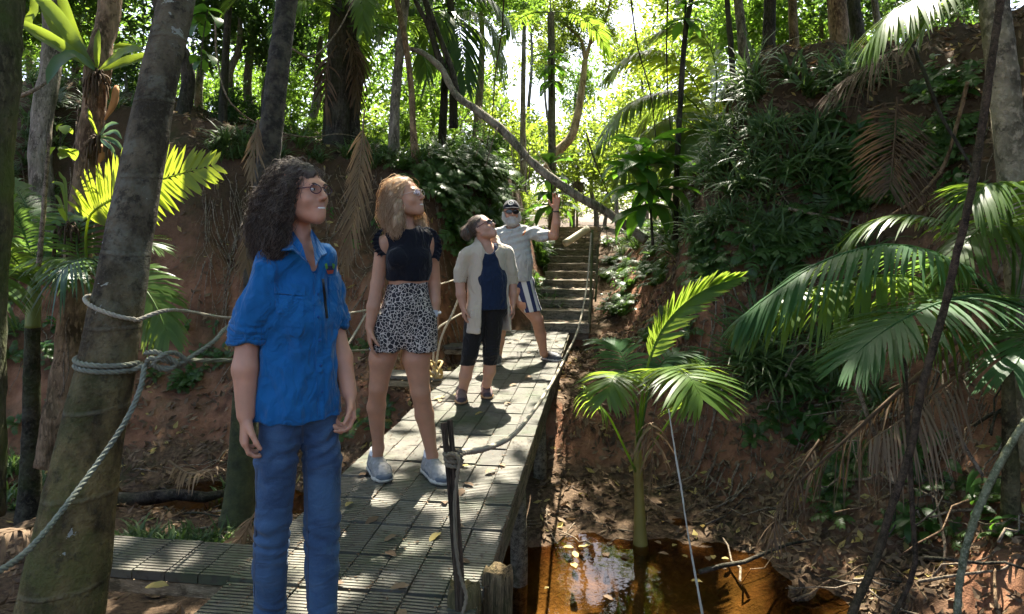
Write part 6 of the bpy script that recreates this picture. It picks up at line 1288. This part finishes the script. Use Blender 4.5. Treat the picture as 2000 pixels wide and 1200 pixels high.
HM3 = hair_mat('grey_brown_hair', (.055, .045, .040), (.26, .20, .16), .12); Hh.mesh('hair', HM3, lambda v: .005 * fbm(v, 30, 2, 5)); bun = p(913, 452, .03)
sm = strands(Hh, 420, 12, .012, 4, .003, 80, .0018, lambda v: v[:, 2] > -9, lambda q: nrm(bun - q + [0, 0, -.05])); sm.add(Hh.V, Hh.Q); obj('hair', sm.mesh('hair', HM3), w3)
m = MB(); th = np.linspace(0, 2 * pi, 18); R_ = frame(58, 20); m.tube(np.array([p(917, 450, .02) + R_ @ np.array([.032 * cos(a), 0, .032 * sin(a)]) + np.random.default_rng(3).normal(0, .001, 3) for a in th]), .010, 6, jit=.3); obj('scrunchie', m.mesh('scrunchie', plain('teal_scrunchie', (.10, .16, .15), .8)), w3)

# ---------------- man in the cap
Y = 7.4
mn = thing('person', 'man with white beard and dark cap raising one arm in grey tee and striped shorts', 'person', (P(1015, 708, Y)[0], Y, 0))
SK4 = skin_mat('skin_weathered', (.47, .25, .165)); fw4 = frame(4)[:, 1]; FL4 = (fw4, .75)
B = Solid(.0065); R4 = frame(6, 2); L4 = head(B, p(999, 416, 0), R4, 1.08, 1.02)
B.cone(p(1000, 432, .02), p(1002, 452, .03), .062, .068, .02); B.chain([p(1004, 470, .02), p(1006, 510, .0), p(1006, 560, .0)], [.17, .17, .165], .02, FL4); B.cone(p(970, 458, .02), p(1040, 455, .02), .055, .055, .03)
B.chain([p(1042, 457, .02), p(1082, 461, -.02)], [.058, .046], .02); B.chain([p(1082, 461, -.02), p(1086, 438, -.06), p(1086, 412, -.08)], [.048, .045, .032], .02); hand(B, p(1086, 409, -.08), (.03, -.15, 1), (-.2, -1, 0), (-.95, .1, 0), 1.12, (8, 12, 10), .25, 1.0)
B.chain([p(966, 462, .02), p(958, 508, .06), p(966, 552, .0)], [.055, .046, .034], .02); hand(B, p(967, 556, 0), (.1, -.1, -1), (.9, .3, 0), fw4, 1.1, (20, 28, 22))
B.chain([p(1026, 590, 0), p(1049, 624, 0), p(1056, 655, .08), p(1062, 690, .12)], [.10, .066, .060, .040], .02); B.chain([p(988, 590, 0), p(978, 640, -.02), p(974, 668, .02), p(972, 698, .06)], [.10, .066, .060, .040], .02)
kA, kB = np.array([*P(1061, 702, 7.66)[:2], 0]), np.array([*P(1094, 707, 7.50)[:2], 0]); kC, kD = np.array([*P(972, 706, 7.55)[:2], 0]), np.array([*P(968, 718, 7.25)[:2], 0])
for a, b, kx in ((kA, kB, p(1062, 690, .12)), (kC, kD, p(972, 698, .06))): B.cone(kx, a + (b - a) * .22 + [0, 0, .05], .04, .036, .02); B.cone(a + (b - a) * .2 + [0, 0, .05], a + (b - a) * .6 + [0, 0, .04], .034, .03, .02)
obj('body', B.mesh('body', SK4), mn); face_bits(mn, L4, R4, 1.08, (.36, .15, .13), eyes=False); glasses(mn, L4, R4, 1.1, BLACK, DLENS, .029, .022, .003, 'sunglasses')
GREYT = cloth('grey_marl', (.42, .42, .41), .9, 300, .08); K = Solid(.0065); K.chain([p(1004, 466, .02), p(1006, 510, -.02), p(1006, 560, -.01)], [.175, .182, .178], .04, (fw4, .82)); K.cone(p(970, 457, .02), p(1042, 455, .02), .065, .066, .04); K.cone(p(1042, 457, .02), p(1066, 460, .0), .070, .070, .02); K.chain([p(966, 462, .02), p(961, 490, .05)], [.07, .072], .02)
K.below(0, n=(0, 0, 1), p0=p(0, 548)); K.cone(p(1000, 430, .01), p(1001, 444, -.02), .078, .074, .008, op=-1); K.cone(p(1068, 460, 0), p(1090, 462, -.03), .056, .05, .006, op=-1)
def dm(v): d = nrm([.8, 0, .45]); ph = (v @ np.array([-.35, 0, 1.0])) / .075 * 2 * pi + 2.2 * fbm(v, 4, 2, 3); return .006 * np.sin(ph) * sstep(P(0, 520, Y)[2], P(0, 470, Y)[2], v[:, 2]) + wrinkle(.006, 5, 12)(v)
ts = obj('tshirt', K.mesh('tshirt', GREYT, dm), mn); tb = K.bvh(); patch(tb, [(1024, 452), (1028, 450), (1023, 459), (1019, 461)], 3, 4, .003, 'chest_print', plain('orange_print', (.55, .16, .04), .7), ts)
def m_stripe():
    t = NT('navy_white_stripes'); a = t.n('Attribute', attribute_name='u'); s_ = t.math('SINE', a.outputs['Fac'], 0); c = t.mix(t.math('GREATER_THAN', s_, .05), (.60, .59, .57), (.018, .026, .085)); return t.done(t.bsdf(c, .85, None))
def stripe_u(v):
    cx = np.where(v[:, 0] > p(1007, 0)[0], p(1030, 0)[0], p(986, 0)[0]); return np.arctan2(v[:, 0] - cx - (p(0, 560)[2] - v[:, 2]) * .25 * np.sign(cx - p(1007, 0)[0]), -(v[:, 1] - Y) + .03) * 9.0
K = Solid(.006); K.cone(p(994, 556, 0), p(1020, 556, 0), .135, .135, .03, (fw4, .9)); K.chain([p(1024, 570, 0), p(1042, 612, 0)], [.118, .098], .02); K.chain([p(988, 570, 0), p(978, 622, -.02)], [.118, .10], .02); K.below(0, n=(-.12, 0, 1), p0=p(1042, 608)); K.below(0, n=(0, 0, -1), p0=p(0, 540)); obj('shorts', K.mesh('shorts', m_stripe(), wrinkle(.006, 6, 2, (1.5, 1.5, .5)), attr=stripe_u), mn)
CLOG = plain('charcoal_clog', (.045, .05, .06), .6); CS = plain('pale_clog_sole', (.42, .40, .38), .7)
for a, b in ((kA, kB), (kC, kD)): shoe(mn, a, b, .108, CLOG, CS, 'clog', .07, None, False)
WB = hair_mat('white_beard', (.50, .48, .45), (.75, .73, .70), .15); Hh = Solid(.006); Hh.ell(L4(0, .030, -.080), (.075, .075, .060), R4, .02); Hh.ell(L4(0, .07, -.108), (.045, .04, .034), R4, .02)
for d in (-1, 1): Hh.cone(L4(.078 * d, .0, .0), L4(.072 * d, .01, -.06), .014, .024, .02)
Hh.ell(L4(0, .105, -.008), (.055, .06, .045), R4, .012, -1); Hh.cone(L4(-.022, .108, -.069), L4(.022, .108, -.069), .010, .010, .006, op=-1); Hh.cone(L4(-.028, .092, -.05), L4(.028, .092, -.05), .010, .010, .008)
Hh.mesh('beard', WB, lambda v: .003 * fbm(v, 60, 2, 4)); sm = strands(Hh, 500, 8, .007, 6, .002, 100, .0016, lambda v: v[:, 2] > -9); sm.add(Hh.V, Hh.Q); obj('beard', sm.mesh('beard', WB), mn)
CAP = cloth('navy_cap', (.012, .013, .020), .8); K = Solid(.006); K.ell(L4(0, -.016, .050), np.array([.088, .108, .092]), R4, .01); K.below(0, n=R4[:, 2] * 1.0, p0=L4(0, 0, .036)); K.chain([L4(-.045, .09, .040), L4(0, .135, .040), L4(.045, .09, .040)], [.035, .045, .035], .02, (R4[:, 2], .16))
cp_ = obj('cap', K.mesh('cap', CAP), mn); cb = K.bvh(); h = cast(cb, 998, 397)
if h:
    n_ = h[1] if h[1][1] < 0 else -h[1]; c_ = h[0] + n_ * .002; a_ = nrm(np.cross(n_, UP)); b_ = np.cross(a_, n_); WH = plain('cap_badge_white', (.55, .55, .53), .7)
    m = MB(); th = np.linspace(0, 2 * pi, 24); m.tube(np.array([c_ + .026 * (a_ * cos(x) + b_ * sin(x)) for x in th]), .0045, 6); m.tube(spline([c_ + .012 * a_ - .01 * b_, c_ + .004 * b_, c_ - .012 * a_ + .010 * b_], 8), .004, 5); m.tube(spline([c_ - .010 * a_ - .008 * b_, c_ - .002 * a_ - .010 * b_, c_ + .010 * a_ + .008 * b_], 8), .003, 5); sub('cap_badge', m.mesh('cap_badge', WH), cp_)
m = MB(); wc = p(1086, 414, -.08); m.tube(np.array([wc + [.036 * cos(x), .036 * sin(x), 0] for x in np.linspace(0, 2 * pi, 18)]), .007, 6); obj('bracelet', m.mesh('bracelet', BLACK), mn)
# ------------------------------------------------------------------ ferns, tufts, litter, roots
rd = np.random.default_rng(2024)
def where(x, y):
    """words for the spot a plant grows on, by what stands near it"""
    if y > 1040 and x < 500: return 'beside the left side strip of the bridge'
    if x < 160: return 'on the slope at far left %s' % ('under the shaggy trunk' if y > 560 else 'behind the small palm')
    if x < 560: return 'on the left bank %s' % ('crest beside the dark palm' if y < 340 else 'face behind the leaning palm' if y < 640 else 'foot behind the leaning palm')
    if x < 800: return 'on the left bank %s' % ('crest below the skirted palm' if y < 350 else 'face behind the blonde woman' if y < 640 else 'foot beside the bridge')
    if x < 1040: return 'on the left bank corner %s' % ('below the leaning log' if y < 330 else 'above the head of the cardigan woman' if y < 430 and x < 950 else 'behind the bearded man' if y < 480 else 'low behind the cardigan woman')
    if x < 1100: return 'on the bank hard against the left side of the steps'
    if x < 1260: return 'on the bank right of the steps, %s' % ('under the broad leaved shrub' if y < 470 else 'level with the middle steps' if y < 560 else 'level with the lowest steps' if y < 640 else 'behind the young palm')
    if x < 1420: return 'on the right bank %s' % ('slope below the dark sapling' if y < 400 else 'just right of the broad leaved shrub' if y < 600 else 'above the young palm' if y < 800 else 'at the creek edge')
    if x < 1600: return 'on the right bank %s' % ('crest under the slim pale trunk' if y < 200 else 'upper face below the slim pale trunk' if y < 330 else 'middle face left of the dead fronds' if y < 480 else 'face left of the long palm fronds' if y < 660 else 'dark foot under the palm frond tips' if y < 860 else 'at the far edge of the creek')
    if x < 1760: return 'on the right bank %s' % ('crest at the stout brown trunk' if y < 210 else 'around the fanned dead frond' if y < 330 else 'below the point down dead frond' if y < 480 else 'face behind the feathery palm' if y < 700 else 'foot left of the collapsed frond' if y < 900 else 'edge by the dark diagonal vine')
    return 'on the right bank %s' % ('top beside the pale palm trunk' if y < 260 else 'behind the thick dark vine' if y < 500 else 'foot under the feathery palm' if y < 1000 else 'in the lower right corner')
def copies(name, kind, cat, group, meshes, spots, smin=.8, smax=1.25, tilt=.5, sink=.02, seedrot=True):
    for k, g in enumerate(spots):
        o = bpy.data.objects.new(name, meshes[k % len(meshes)]); C.objects.link(o); sc_ = rd.uniform(smin, smax)
        w = where(*PX(g)); tag(o, kind + ' ' + w, cat, kind + 's ' + w)
        n = gnormal(np.array([g[0]]), np.array([g[1]]))[0]; ax = nrm(UP * (1 - tilt) + n * tilt); q = Vector(ax).to_track_quat('Z', 'Y')
        o.rotation_euler = (q.to_matrix() @ Matrix.Rotation(rd.uniform(0, 6.28), 3, 'Z')).to_euler(); o.location = g - ax * sink; o.scale = (sc_,) * 3
def spots_px(n, poly, y0=2.4):
    """random places on the ground inside a photo rectangle list"""
    out = []
    for x0, y0_, x1, y1, m in poly:
        for _ in range(m): out.append(on_ground(rd.uniform(x0, x1), rd.uniform(y0_, y1), 3.2, 30))
    return out
FE = [fern_mesh('fern', 9, .42, 1, FERN), fern_mesh('fern', 8, .50, 2, FERN, .12), fern_mesh('fern', 10, .36, 3, FERN, .09, .024), fern_mesh('fern', 7, .46, 4, FERN, .14, .03, 12)]
GT = [grass_mesh('grass_tuft', 46, .42, 1, GRASS), grass_mesh('grass_tuft', 38, .52, 2, GRASS, .009), grass_mesh('grass_tuft', 55, .34, 3, GRASS, .008), grass_mesh('grass_tuft', 30, .46, 4, GRASS, .014, .03)]
copies('fern', 'green fern', 'fern', 'ferns on the left bank corner', FE, spots_px(0, [(850, 270, 960, 480, 34), (950, 270, 1035, 440, 26), (1040, 470, 1085, 600, 16), (880, 480, 990, 560, 6), (780, 290, 860, 400, 7)]), .55, 1.05, .6)
copies('grass_tuft', 'drooping grass tuft', 'grass', 'grass tufts on the left bank corner', GT, spots_px(0, [(840, 250, 1035, 330, 18), (960, 330, 1040, 460, 14), (1045, 520, 1085, 620, 6)]), .6, 1.1, .6)
copies('fern', 'leafy fern', 'fern', 'ferns beside the stair handrail', FE, spots_px(0, [(1175, 440, 1300, 560, 26), (1180, 560, 1240, 630, 9), (1300, 450, 1400, 560, 6)]), .5, .95, .6)
copies('grass_tuft', 'dark drooping grass tuft', 'grass', 'grass tufts on the right bank', GT, spots_px(0, [(1280, 330, 1450, 470, 18), (1360, 180, 1600, 330, 17), (1450, 300, 1650, 480, 11), (1500, 470, 1700, 640, 6), (1420, 620, 1560, 760, 12), (1400, 140, 1720, 200, 15), (1560, 640, 1720, 800, 10), (1210, 420, 1330, 500, 14)]), .6, 1.25, .65)
copies('fern', 'shaded fern', 'fern', 'ferns on the upper right bank', FE, spots_px(0, [(1330, 250, 1500, 460, 8), (1500, 200, 1750, 420, 8), (1450, 440, 1560, 520, 8), (1800, 150, 1900, 330, 7)]), .5, .9, .65)
copies('fern', 'small fern', 'fern', 'ferns low on the right bank', FE, spots_px(0, [(1230, 620, 1420, 760, 9), (1450, 700, 1620, 860, 12), (1560, 860, 1760, 1040, 9), (1780, 850, 1980, 1060, 9)]), .3, .6, .6)
copies('fern', 'small fern', 'fern', 'ferns on the red left bank', FE, spots_px(0, [(300, 690, 440, 760, 8), (640, 640, 720, 700, 2), (0, 580, 160, 880, 14), (660, 780, 800, 850, 6)]), .25, .5, .6)
copies('grass_tuft', 'grass tuft', 'grass', 'grass tufts on the left slope', GT, spots_px(0, [(0, 280, 150, 560, 20), (20, 200, 140, 300, 8), (40, 140, 330, 200, 16), (60, 180, 330, 260, 12)]), .5, .9, .5)
copies('grass_tuft', 'strap grass tuft', 'grass', 'grass tufts on the left crest', GT, spots_px(0, [(380, 270, 640, 320, 16), (640, 280, 860, 330, 16)]), .5, 1.0, .4)
copies('grass_tuft', 'fresh green grass tuft', 'grass', 'green tufts by the bridge strip', [grass_mesh('grass_tuft', 40, .24, 11, GRASS, .010, .06), grass_mesh('grass_tuft', 34, .20, 12, GRASS, .009, .07)], spots_px(0, [(225, 1062, 430, 1098, 26), (0, 900, 110, 1010, 12), (440, 950, 480, 1000, 4)]), .7, 1.2, .1)
SEED = []
for s in range(3):
    m = MB(); r_ = np.random.default_rng(80 + s)
    for k in range(9):
        M = np.eye(4); M[:3, :3] = np.array((Matrix.Rotation(r_.uniform(0, 6.28), 3, 'Z') @ Matrix.Rotation(-r_.uniform(-.2, .9), 3, 'Y'))); M[:3, 3] = [r_.normal(0, .05), r_.normal(0, .05), r_.uniform(.02, .22)]
        leaf_mb(r_.uniform(.08, .15), r_.uniform(.04, .06), .7, .2, m, M)
    SEED.append(m.mesh('seedling', BROAD))
copies('seedling', 'small broad leaved seedling', 'plant', 'seedlings on the right bank', SEED, spots_px(0, [(1640, 260, 1740, 370, 14), (1830, 120, 1890, 240, 8), (1560, 320, 1740, 420, 12), (1180, 500, 1260, 620, 8), (1460, 720, 1700, 900, 10), (1740, 900, 1990, 1150, 4), (1850, 330, 1900, 460, 5)]), .7, 1.5, .6)
copies('seedling', 'small broad leaved seedling', 'plant', 'seedlings on the left bank', SEED, spots_px(0, [(640, 380, 760, 560, 6), (300, 640, 440, 760, 8), (860, 380, 960, 480, 8), (0, 600, 120, 800, 6), (780, 280, 860, 340, 5)]), .5, 1.1, .6)

def leaves_stuff(name, label, pts, size, mats, seed, up=.9, asp=.45):
    """curled dry leaves lying on the ground"""
    rg = np.random.default_rng(seed); n = len(pts); N = gnormal(pts[:, 0], pts[:, 1]); d = nrm(rg.normal(0, 1, (n, 3))); N2 = nrm(N + rg.normal(0, .35, (n, 3))); d = nrm(d - N2 * (d * N2).sum(-1, keepdims=True)); s = np.cross(d, N2); L = (size * rg.uniform(.45, 1.35, n))[:, None]; W = L * asp * rg.uniform(.6, 1.2, n)[:, None]
    c = pts + N * .012; cu = rg.uniform(-.1, .35, n)[:, None] * L
    V = np.stack([c - d * L * .5 + N2 * cu * .5, c + s * W * .5 + N2 * cu * .6, c + d * L * .5 + N2 * cu, c - s * W * .5 + N2 * cu * .6, c], 1).reshape(-1, 3); i = np.arange(n) * 5
    t = np.concatenate([np.stack([i + 4, i + a, i + b], -1) for a, b in ((0, 1), (1, 2), (2, 3), (3, 0))])
    mi = np.tile(rg.choice(len(mats), n, p=np.array([.55, .38, .07])[:len(mats)] / sum([.55, .38, .07][:len(mats)])), 4)
    return tag(obj(name, mesh_np(name, V, None, t, False, mats, mi)), label, None, None, 'stuff')
def rect(n, x0, x1, y0, y1, keep=None):
    p_ = np.stack([rd.uniform(x0, x1, n), rd.uniform(y0, y1, n)], -1)
    if keep is not None: p_ = p_[keep(p_[:, 0], p_[:, 1])]
    return np.stack([p_[:, 0], p_[:, 1], hgt(p_[:, 0], p_[:, 1])], -1)
dry = lambda x, y: hgt(x, y) > -.94
lt = np.vstack([rect(5200, -4.5, -.6, 5.2, 9.5, lambda x, y: dry(x, y) & (rd.random(len(x)) < np.where(hgt(x, y) > .2, .30, .9))), rect(1600, -5, -1.1, 2.2, 5.4, dry), rect(2600, .2, 3.0, 4.0, 7.0, dry), rect(9000, 1.5, 5.0, 2.6, 9.0, dry), rect(1500, .5, 1.8, 6.6, 10.0, dry), rect(2400, -5.5, 1.0, 9.0, 12.5), rect(3000, 1.5, 6, 6.5, 12)])
leaves_stuff('leaf_litter', 'dry brown leaf litter scattered over the creek banks', lt, .085, [DEAD_D, DEAD, YELLOW], 5)
# litter on the steps
sp_ = []
for k in range(13):
    y = 9.86 + .5 * k; n = 34; a = rd.uniform(-.4, .4, n); b = rd.uniform(.06, .5, n) ** 1.0; sp_.append(np.array([stair_x(y), y, .12 * (k + 1) - .008]) + a[:, None] * SPER + b[:, None] * SDIR)
sp_ = np.vstack(sp_); rg = np.random.default_rng(3); V, q = cloud(sp_ + [0, 0, .012], .09, 9, .45, 4.0, .0); V = V.reshape(-1, 4, 3); V[:, :, 2] = sp_[:, None, 2] + .012 + (V[:, :, 2] - V[:, :, 2].mean(1, keepdims=True)) * .2
tag(obj('step_litter', mesh_np('step_litter', V.reshape(-1, 3), q, None, False, [DEAD])), 'pale dry leaf litter lying on the stair treads', kind='stuff')
# bits of debris, twigs and needles on the deck
dv = np.stack([bp(u, v, .004) for u, v in zip(np.where(rd.random(2600) < .5, -TW * rd.integers(0, 8, 2600) + rd.normal(0, .008, 2600), rd.uniform(-1.03, -.02, 2600)), np.concatenate([rd.uniform(1.6, 4.8, 1700), rd.uniform(4.8, 9.8, 900)]))]); V, q = cloud(dv, .016, 12, .5, 5.0, 0); V = V.reshape(-1, 4, 3); V[:, :, 2] = .005 + np.abs(V[:, :, 2] - V[:, :, 2].mean(1, keepdims=True)) * .6
tag(obj('deck_debris', mesh_np('deck_debris', V.reshape(-1, 3), q, None, False, [DEAD_D])), 'small dark crumbs of leaf debris on the bridge deck', kind='stuff')
# larger single leaves on the deck
LFM = [leaf_mb(1, .52, .35, .25, seed=k, wavy=.02).mesh('fallen_leaf', mt) for k, mt in enumerate((DEAD, YELLOW, DEAD, DEAD_D))]
DL = [(862, 1040, 1), (775, 1045, 0), (908, 1030, 0), (752, 1078, 3), (800, 1145, 0), (675, 990, 1), (948, 925, 0), (985, 912, 0), (925, 950, 3), (918, 910, 1), (905, 955, 3), (672, 1140, 3), (330, 1145, 1), (790, 1190, 0), (640, 1010, 3), (880, 1095, 3), (870, 775, 1), (905, 770, 1), (860, 780, 0), (985, 790, 0), (1010, 750, 0), (1040, 735, 0), (945, 805, 1), (1030, 690, 3), (1065, 695, 3), (1015, 665, 0), (990, 670, 0), (1060, 662, 0), (1085, 668, 3), (960, 735, 0), (700, 930, 3), (870, 985, 3), (740, 1010, 3)]
for k, (x, y, j) in enumerate(DL):
    Yd = 1.41 * F / (y - HZ); o = bpy.data.objects.new('fallen_leaf', LFM[j % 4]); C.objects.link(o)
    tag(o, 'dry fallen leaf lying flat on the bridge deck', 'leaf', 'fallen leaves on the bridge deck'); place(o, P(x, y, Yd) * [1, 1, 0] + [0, 0, .012], (rd.uniform(-.15, .15), rd.uniform(-.1, .1), rd.uniform(0, 6.28)), rd.uniform(.06, .10) if Yd < 5 else rd.uniform(.08, .13))
# leaves floating on the creek
for k in range(24):
    x, y = rd.uniform(1000, 1420), rd.uniform(1062, 1110) if k < 18 else rd.uniform(1080, 1180); Yd = (CH + .945) * F / (y - HZ); g = P(x, y, Yd)
    if hgt(g[0], g[1]) > -.95: continue
    o = bpy.data.objects.new('floating_leaf', LFM[[0, 1, 3, 1][k % 4]]); C.objects.link(o); tag(o, 'small leaf floating on the creek water near the young palm', 'leaf', 'leaves floating on the creek'); place(o, (g[0], g[1], -.944), (0, 0, rd.uniform(0, 6.28)), rd.uniform(.05, .10))

# roots hanging out of the banks
def surf_root(px0, py0, n, L, seed, drift=0):
    rg = np.random.default_rng(seed); g = on_ground(px0, py0, 3.2, 14); pts = []; dirx = rg.normal(drift, .35)
    x, y = g[0], g[1]; st = L / n
    for k in range(n):
        nn = gnormal(np.array([x]), np.array([y]))[0]; pts.append(np.array([x, y, hgt(x, y)]) + nn * (.015 + .03 * rg.random()))
        h = nrm(nn[:2]); dirx += rg.normal(0, .35); hz = st * (.62 * h + np.array([1, 0]) * dirx * .6); x += hz[0]; y += hz[1]
    return pts
def root(label, group, px0, py0, L, r, seed, mat=ROOT, drift=0):
    pts = surf_root(px0, py0, 8, L, seed, drift); m = MB(); m.tube(spline(pts, 26), np.linspace(r, r * .35, 26), 6, jit=.12, seed=seed); w = where(px0, py0); tag(obj('exposed_root', m.mesh('exposed_root', mat)), 'thin pale root trailing ' + w, 'root', 'roots ' + w)
k = 0
for x0, y0, x1, y1, n in ((400, 330, 500, 560, 22), (640, 380, 760, 640, 22), (440, 560, 520, 700, 6), (660, 600, 900, 700, 12), (560, 330, 760, 360, 6)):
    for _ in range(n): root('thin pale root trailing down the red left bank', 'roots on the left bank', rd.uniform(x0, x1), rd.uniform(y0, y1), rd.uniform(.4, 1.1), rd.uniform(.004, .010), 500 + k); k += 1
for x0, y0, x1, y1, n in ((1180, 560, 1420, 740, 12), (1350, 300, 1700, 600, 16), (1380, 880, 1480, 960, 8), (1600, 700, 1980, 900, 10)):
    for _ in range(n): root('thin root trailing down the dark right bank', 'roots on the right bank', rd.uniform(x0, x1), rd.uniform(y0, y1), rd.uniform(.3, .9), rd.uniform(.004, .011), 700 + k); k += 1
for _ in range(14): root('thin root on the leafy slope at far left', 'roots on the left slope', rd.uniform(0, 130), rd.uniform(250, 700), rd.uniform(.4, .9), rd.uniform(.005, .012), 800 + _)
mm = MB()
for _ in range(420):
    x_, y_ = (rd.uniform(390, 520), rd.uniform(325, 600)) if _ % 2 else (rd.uniform(630, 860), rd.uniform(330, 640))
    if _ % 5 < 2: x_, y_ = rd.uniform(1200, 1980), rd.uniform(250, 900)
    mm.tube(spline(surf_root(x_, y_, 5, rd.uniform(.15, .5), 3000 + _), 9), np.linspace(.004, .0015, 9), 4, cap=False)
tag(obj('root_mat', mm.mesh('root_mat', ROOT)), 'mat of fine dry rootlets hanging out of the banks', kind='stuff')
# sticks lying about on the lower right bank and the left bench
def stick(label, group, g, L, r, az, el, mat, seed):
    d = np.array([cos(az) * cos(el), sin(az) * cos(el), sin(el)]); m = MB(); a = g - d * L * .5; a[2] = max(a[2], hgt(a[0], a[1]) + .01); b = g + d * L * .5; b[2] = max(b[2], hgt(b[0], b[1]) + .01)
    m.tube(wobble(a, b, 6, .02, seed), np.linspace(r, r * .5, 6), 6, jit=.1, seed=seed); w = where(*PX(g)); tag(obj('stick', m.mesh('stick', mat)), label if group is None else 'dry stick lying ' + w, 'stick', None if group is None else 'sticks ' + w)
for k in range(70):
    g = on_ground(rd.uniform(1420, 2000), rd.uniform(700, 1190), 3.0, 12) + [0, 0, .03]; stick('dry stick lying on the lower right bank', 'sticks on the lower right bank', g, rd.uniform(.2, .8), rd.uniform(.004, .012), rd.uniform(0, 6.28), rd.uniform(-.3, .5), [ROOT, BARK_DARK, ROOT, BARK_WARM][k % 4], 900 + k)
for k in range(26):
    g = on_ground(rd.uniform(220, 480), rd.uniform(900, 1080), 3.4, 12) + [0, 0, .02]; stick('dry stick lying at the foot of the left bank', 'sticks below the left bank', g, rd.uniform(.2, .7), rd.uniform(.004, .010), rd.uniform(0, 6.28), rd.uniform(-.1, .25), [ROOT, BARK_DARK][k % 2], 1000 + k)
for k in range(12):
    g = on_ground(rd.uniform(1000, 1400), rd.uniform(960, 1060), 4.4, 12) + [0, 0, .02]; stick('thin stick on the litter at the creek edge', 'sticks at the creek edge', g, rd.uniform(.15, .5), rd.uniform(.003, .007), rd.uniform(0, 6.28), rd.uniform(-.1, .2), ROOT, 1100 + k)
stick('long dark branch lying half in the creek at right', None, P(1480, 1085, 4.55), .9, .016, .3, .1, BARK_DARK, 7)
for g in (('short dark log at the foot of the left bank', P(330, 930, 5.9), .9, .07, .1, .02),): m = MB(); stick(g[0], None, np.array([*g[1][:2], -.86]), g[2], g[3], g[4], g[5], BARK_DARK, 5)
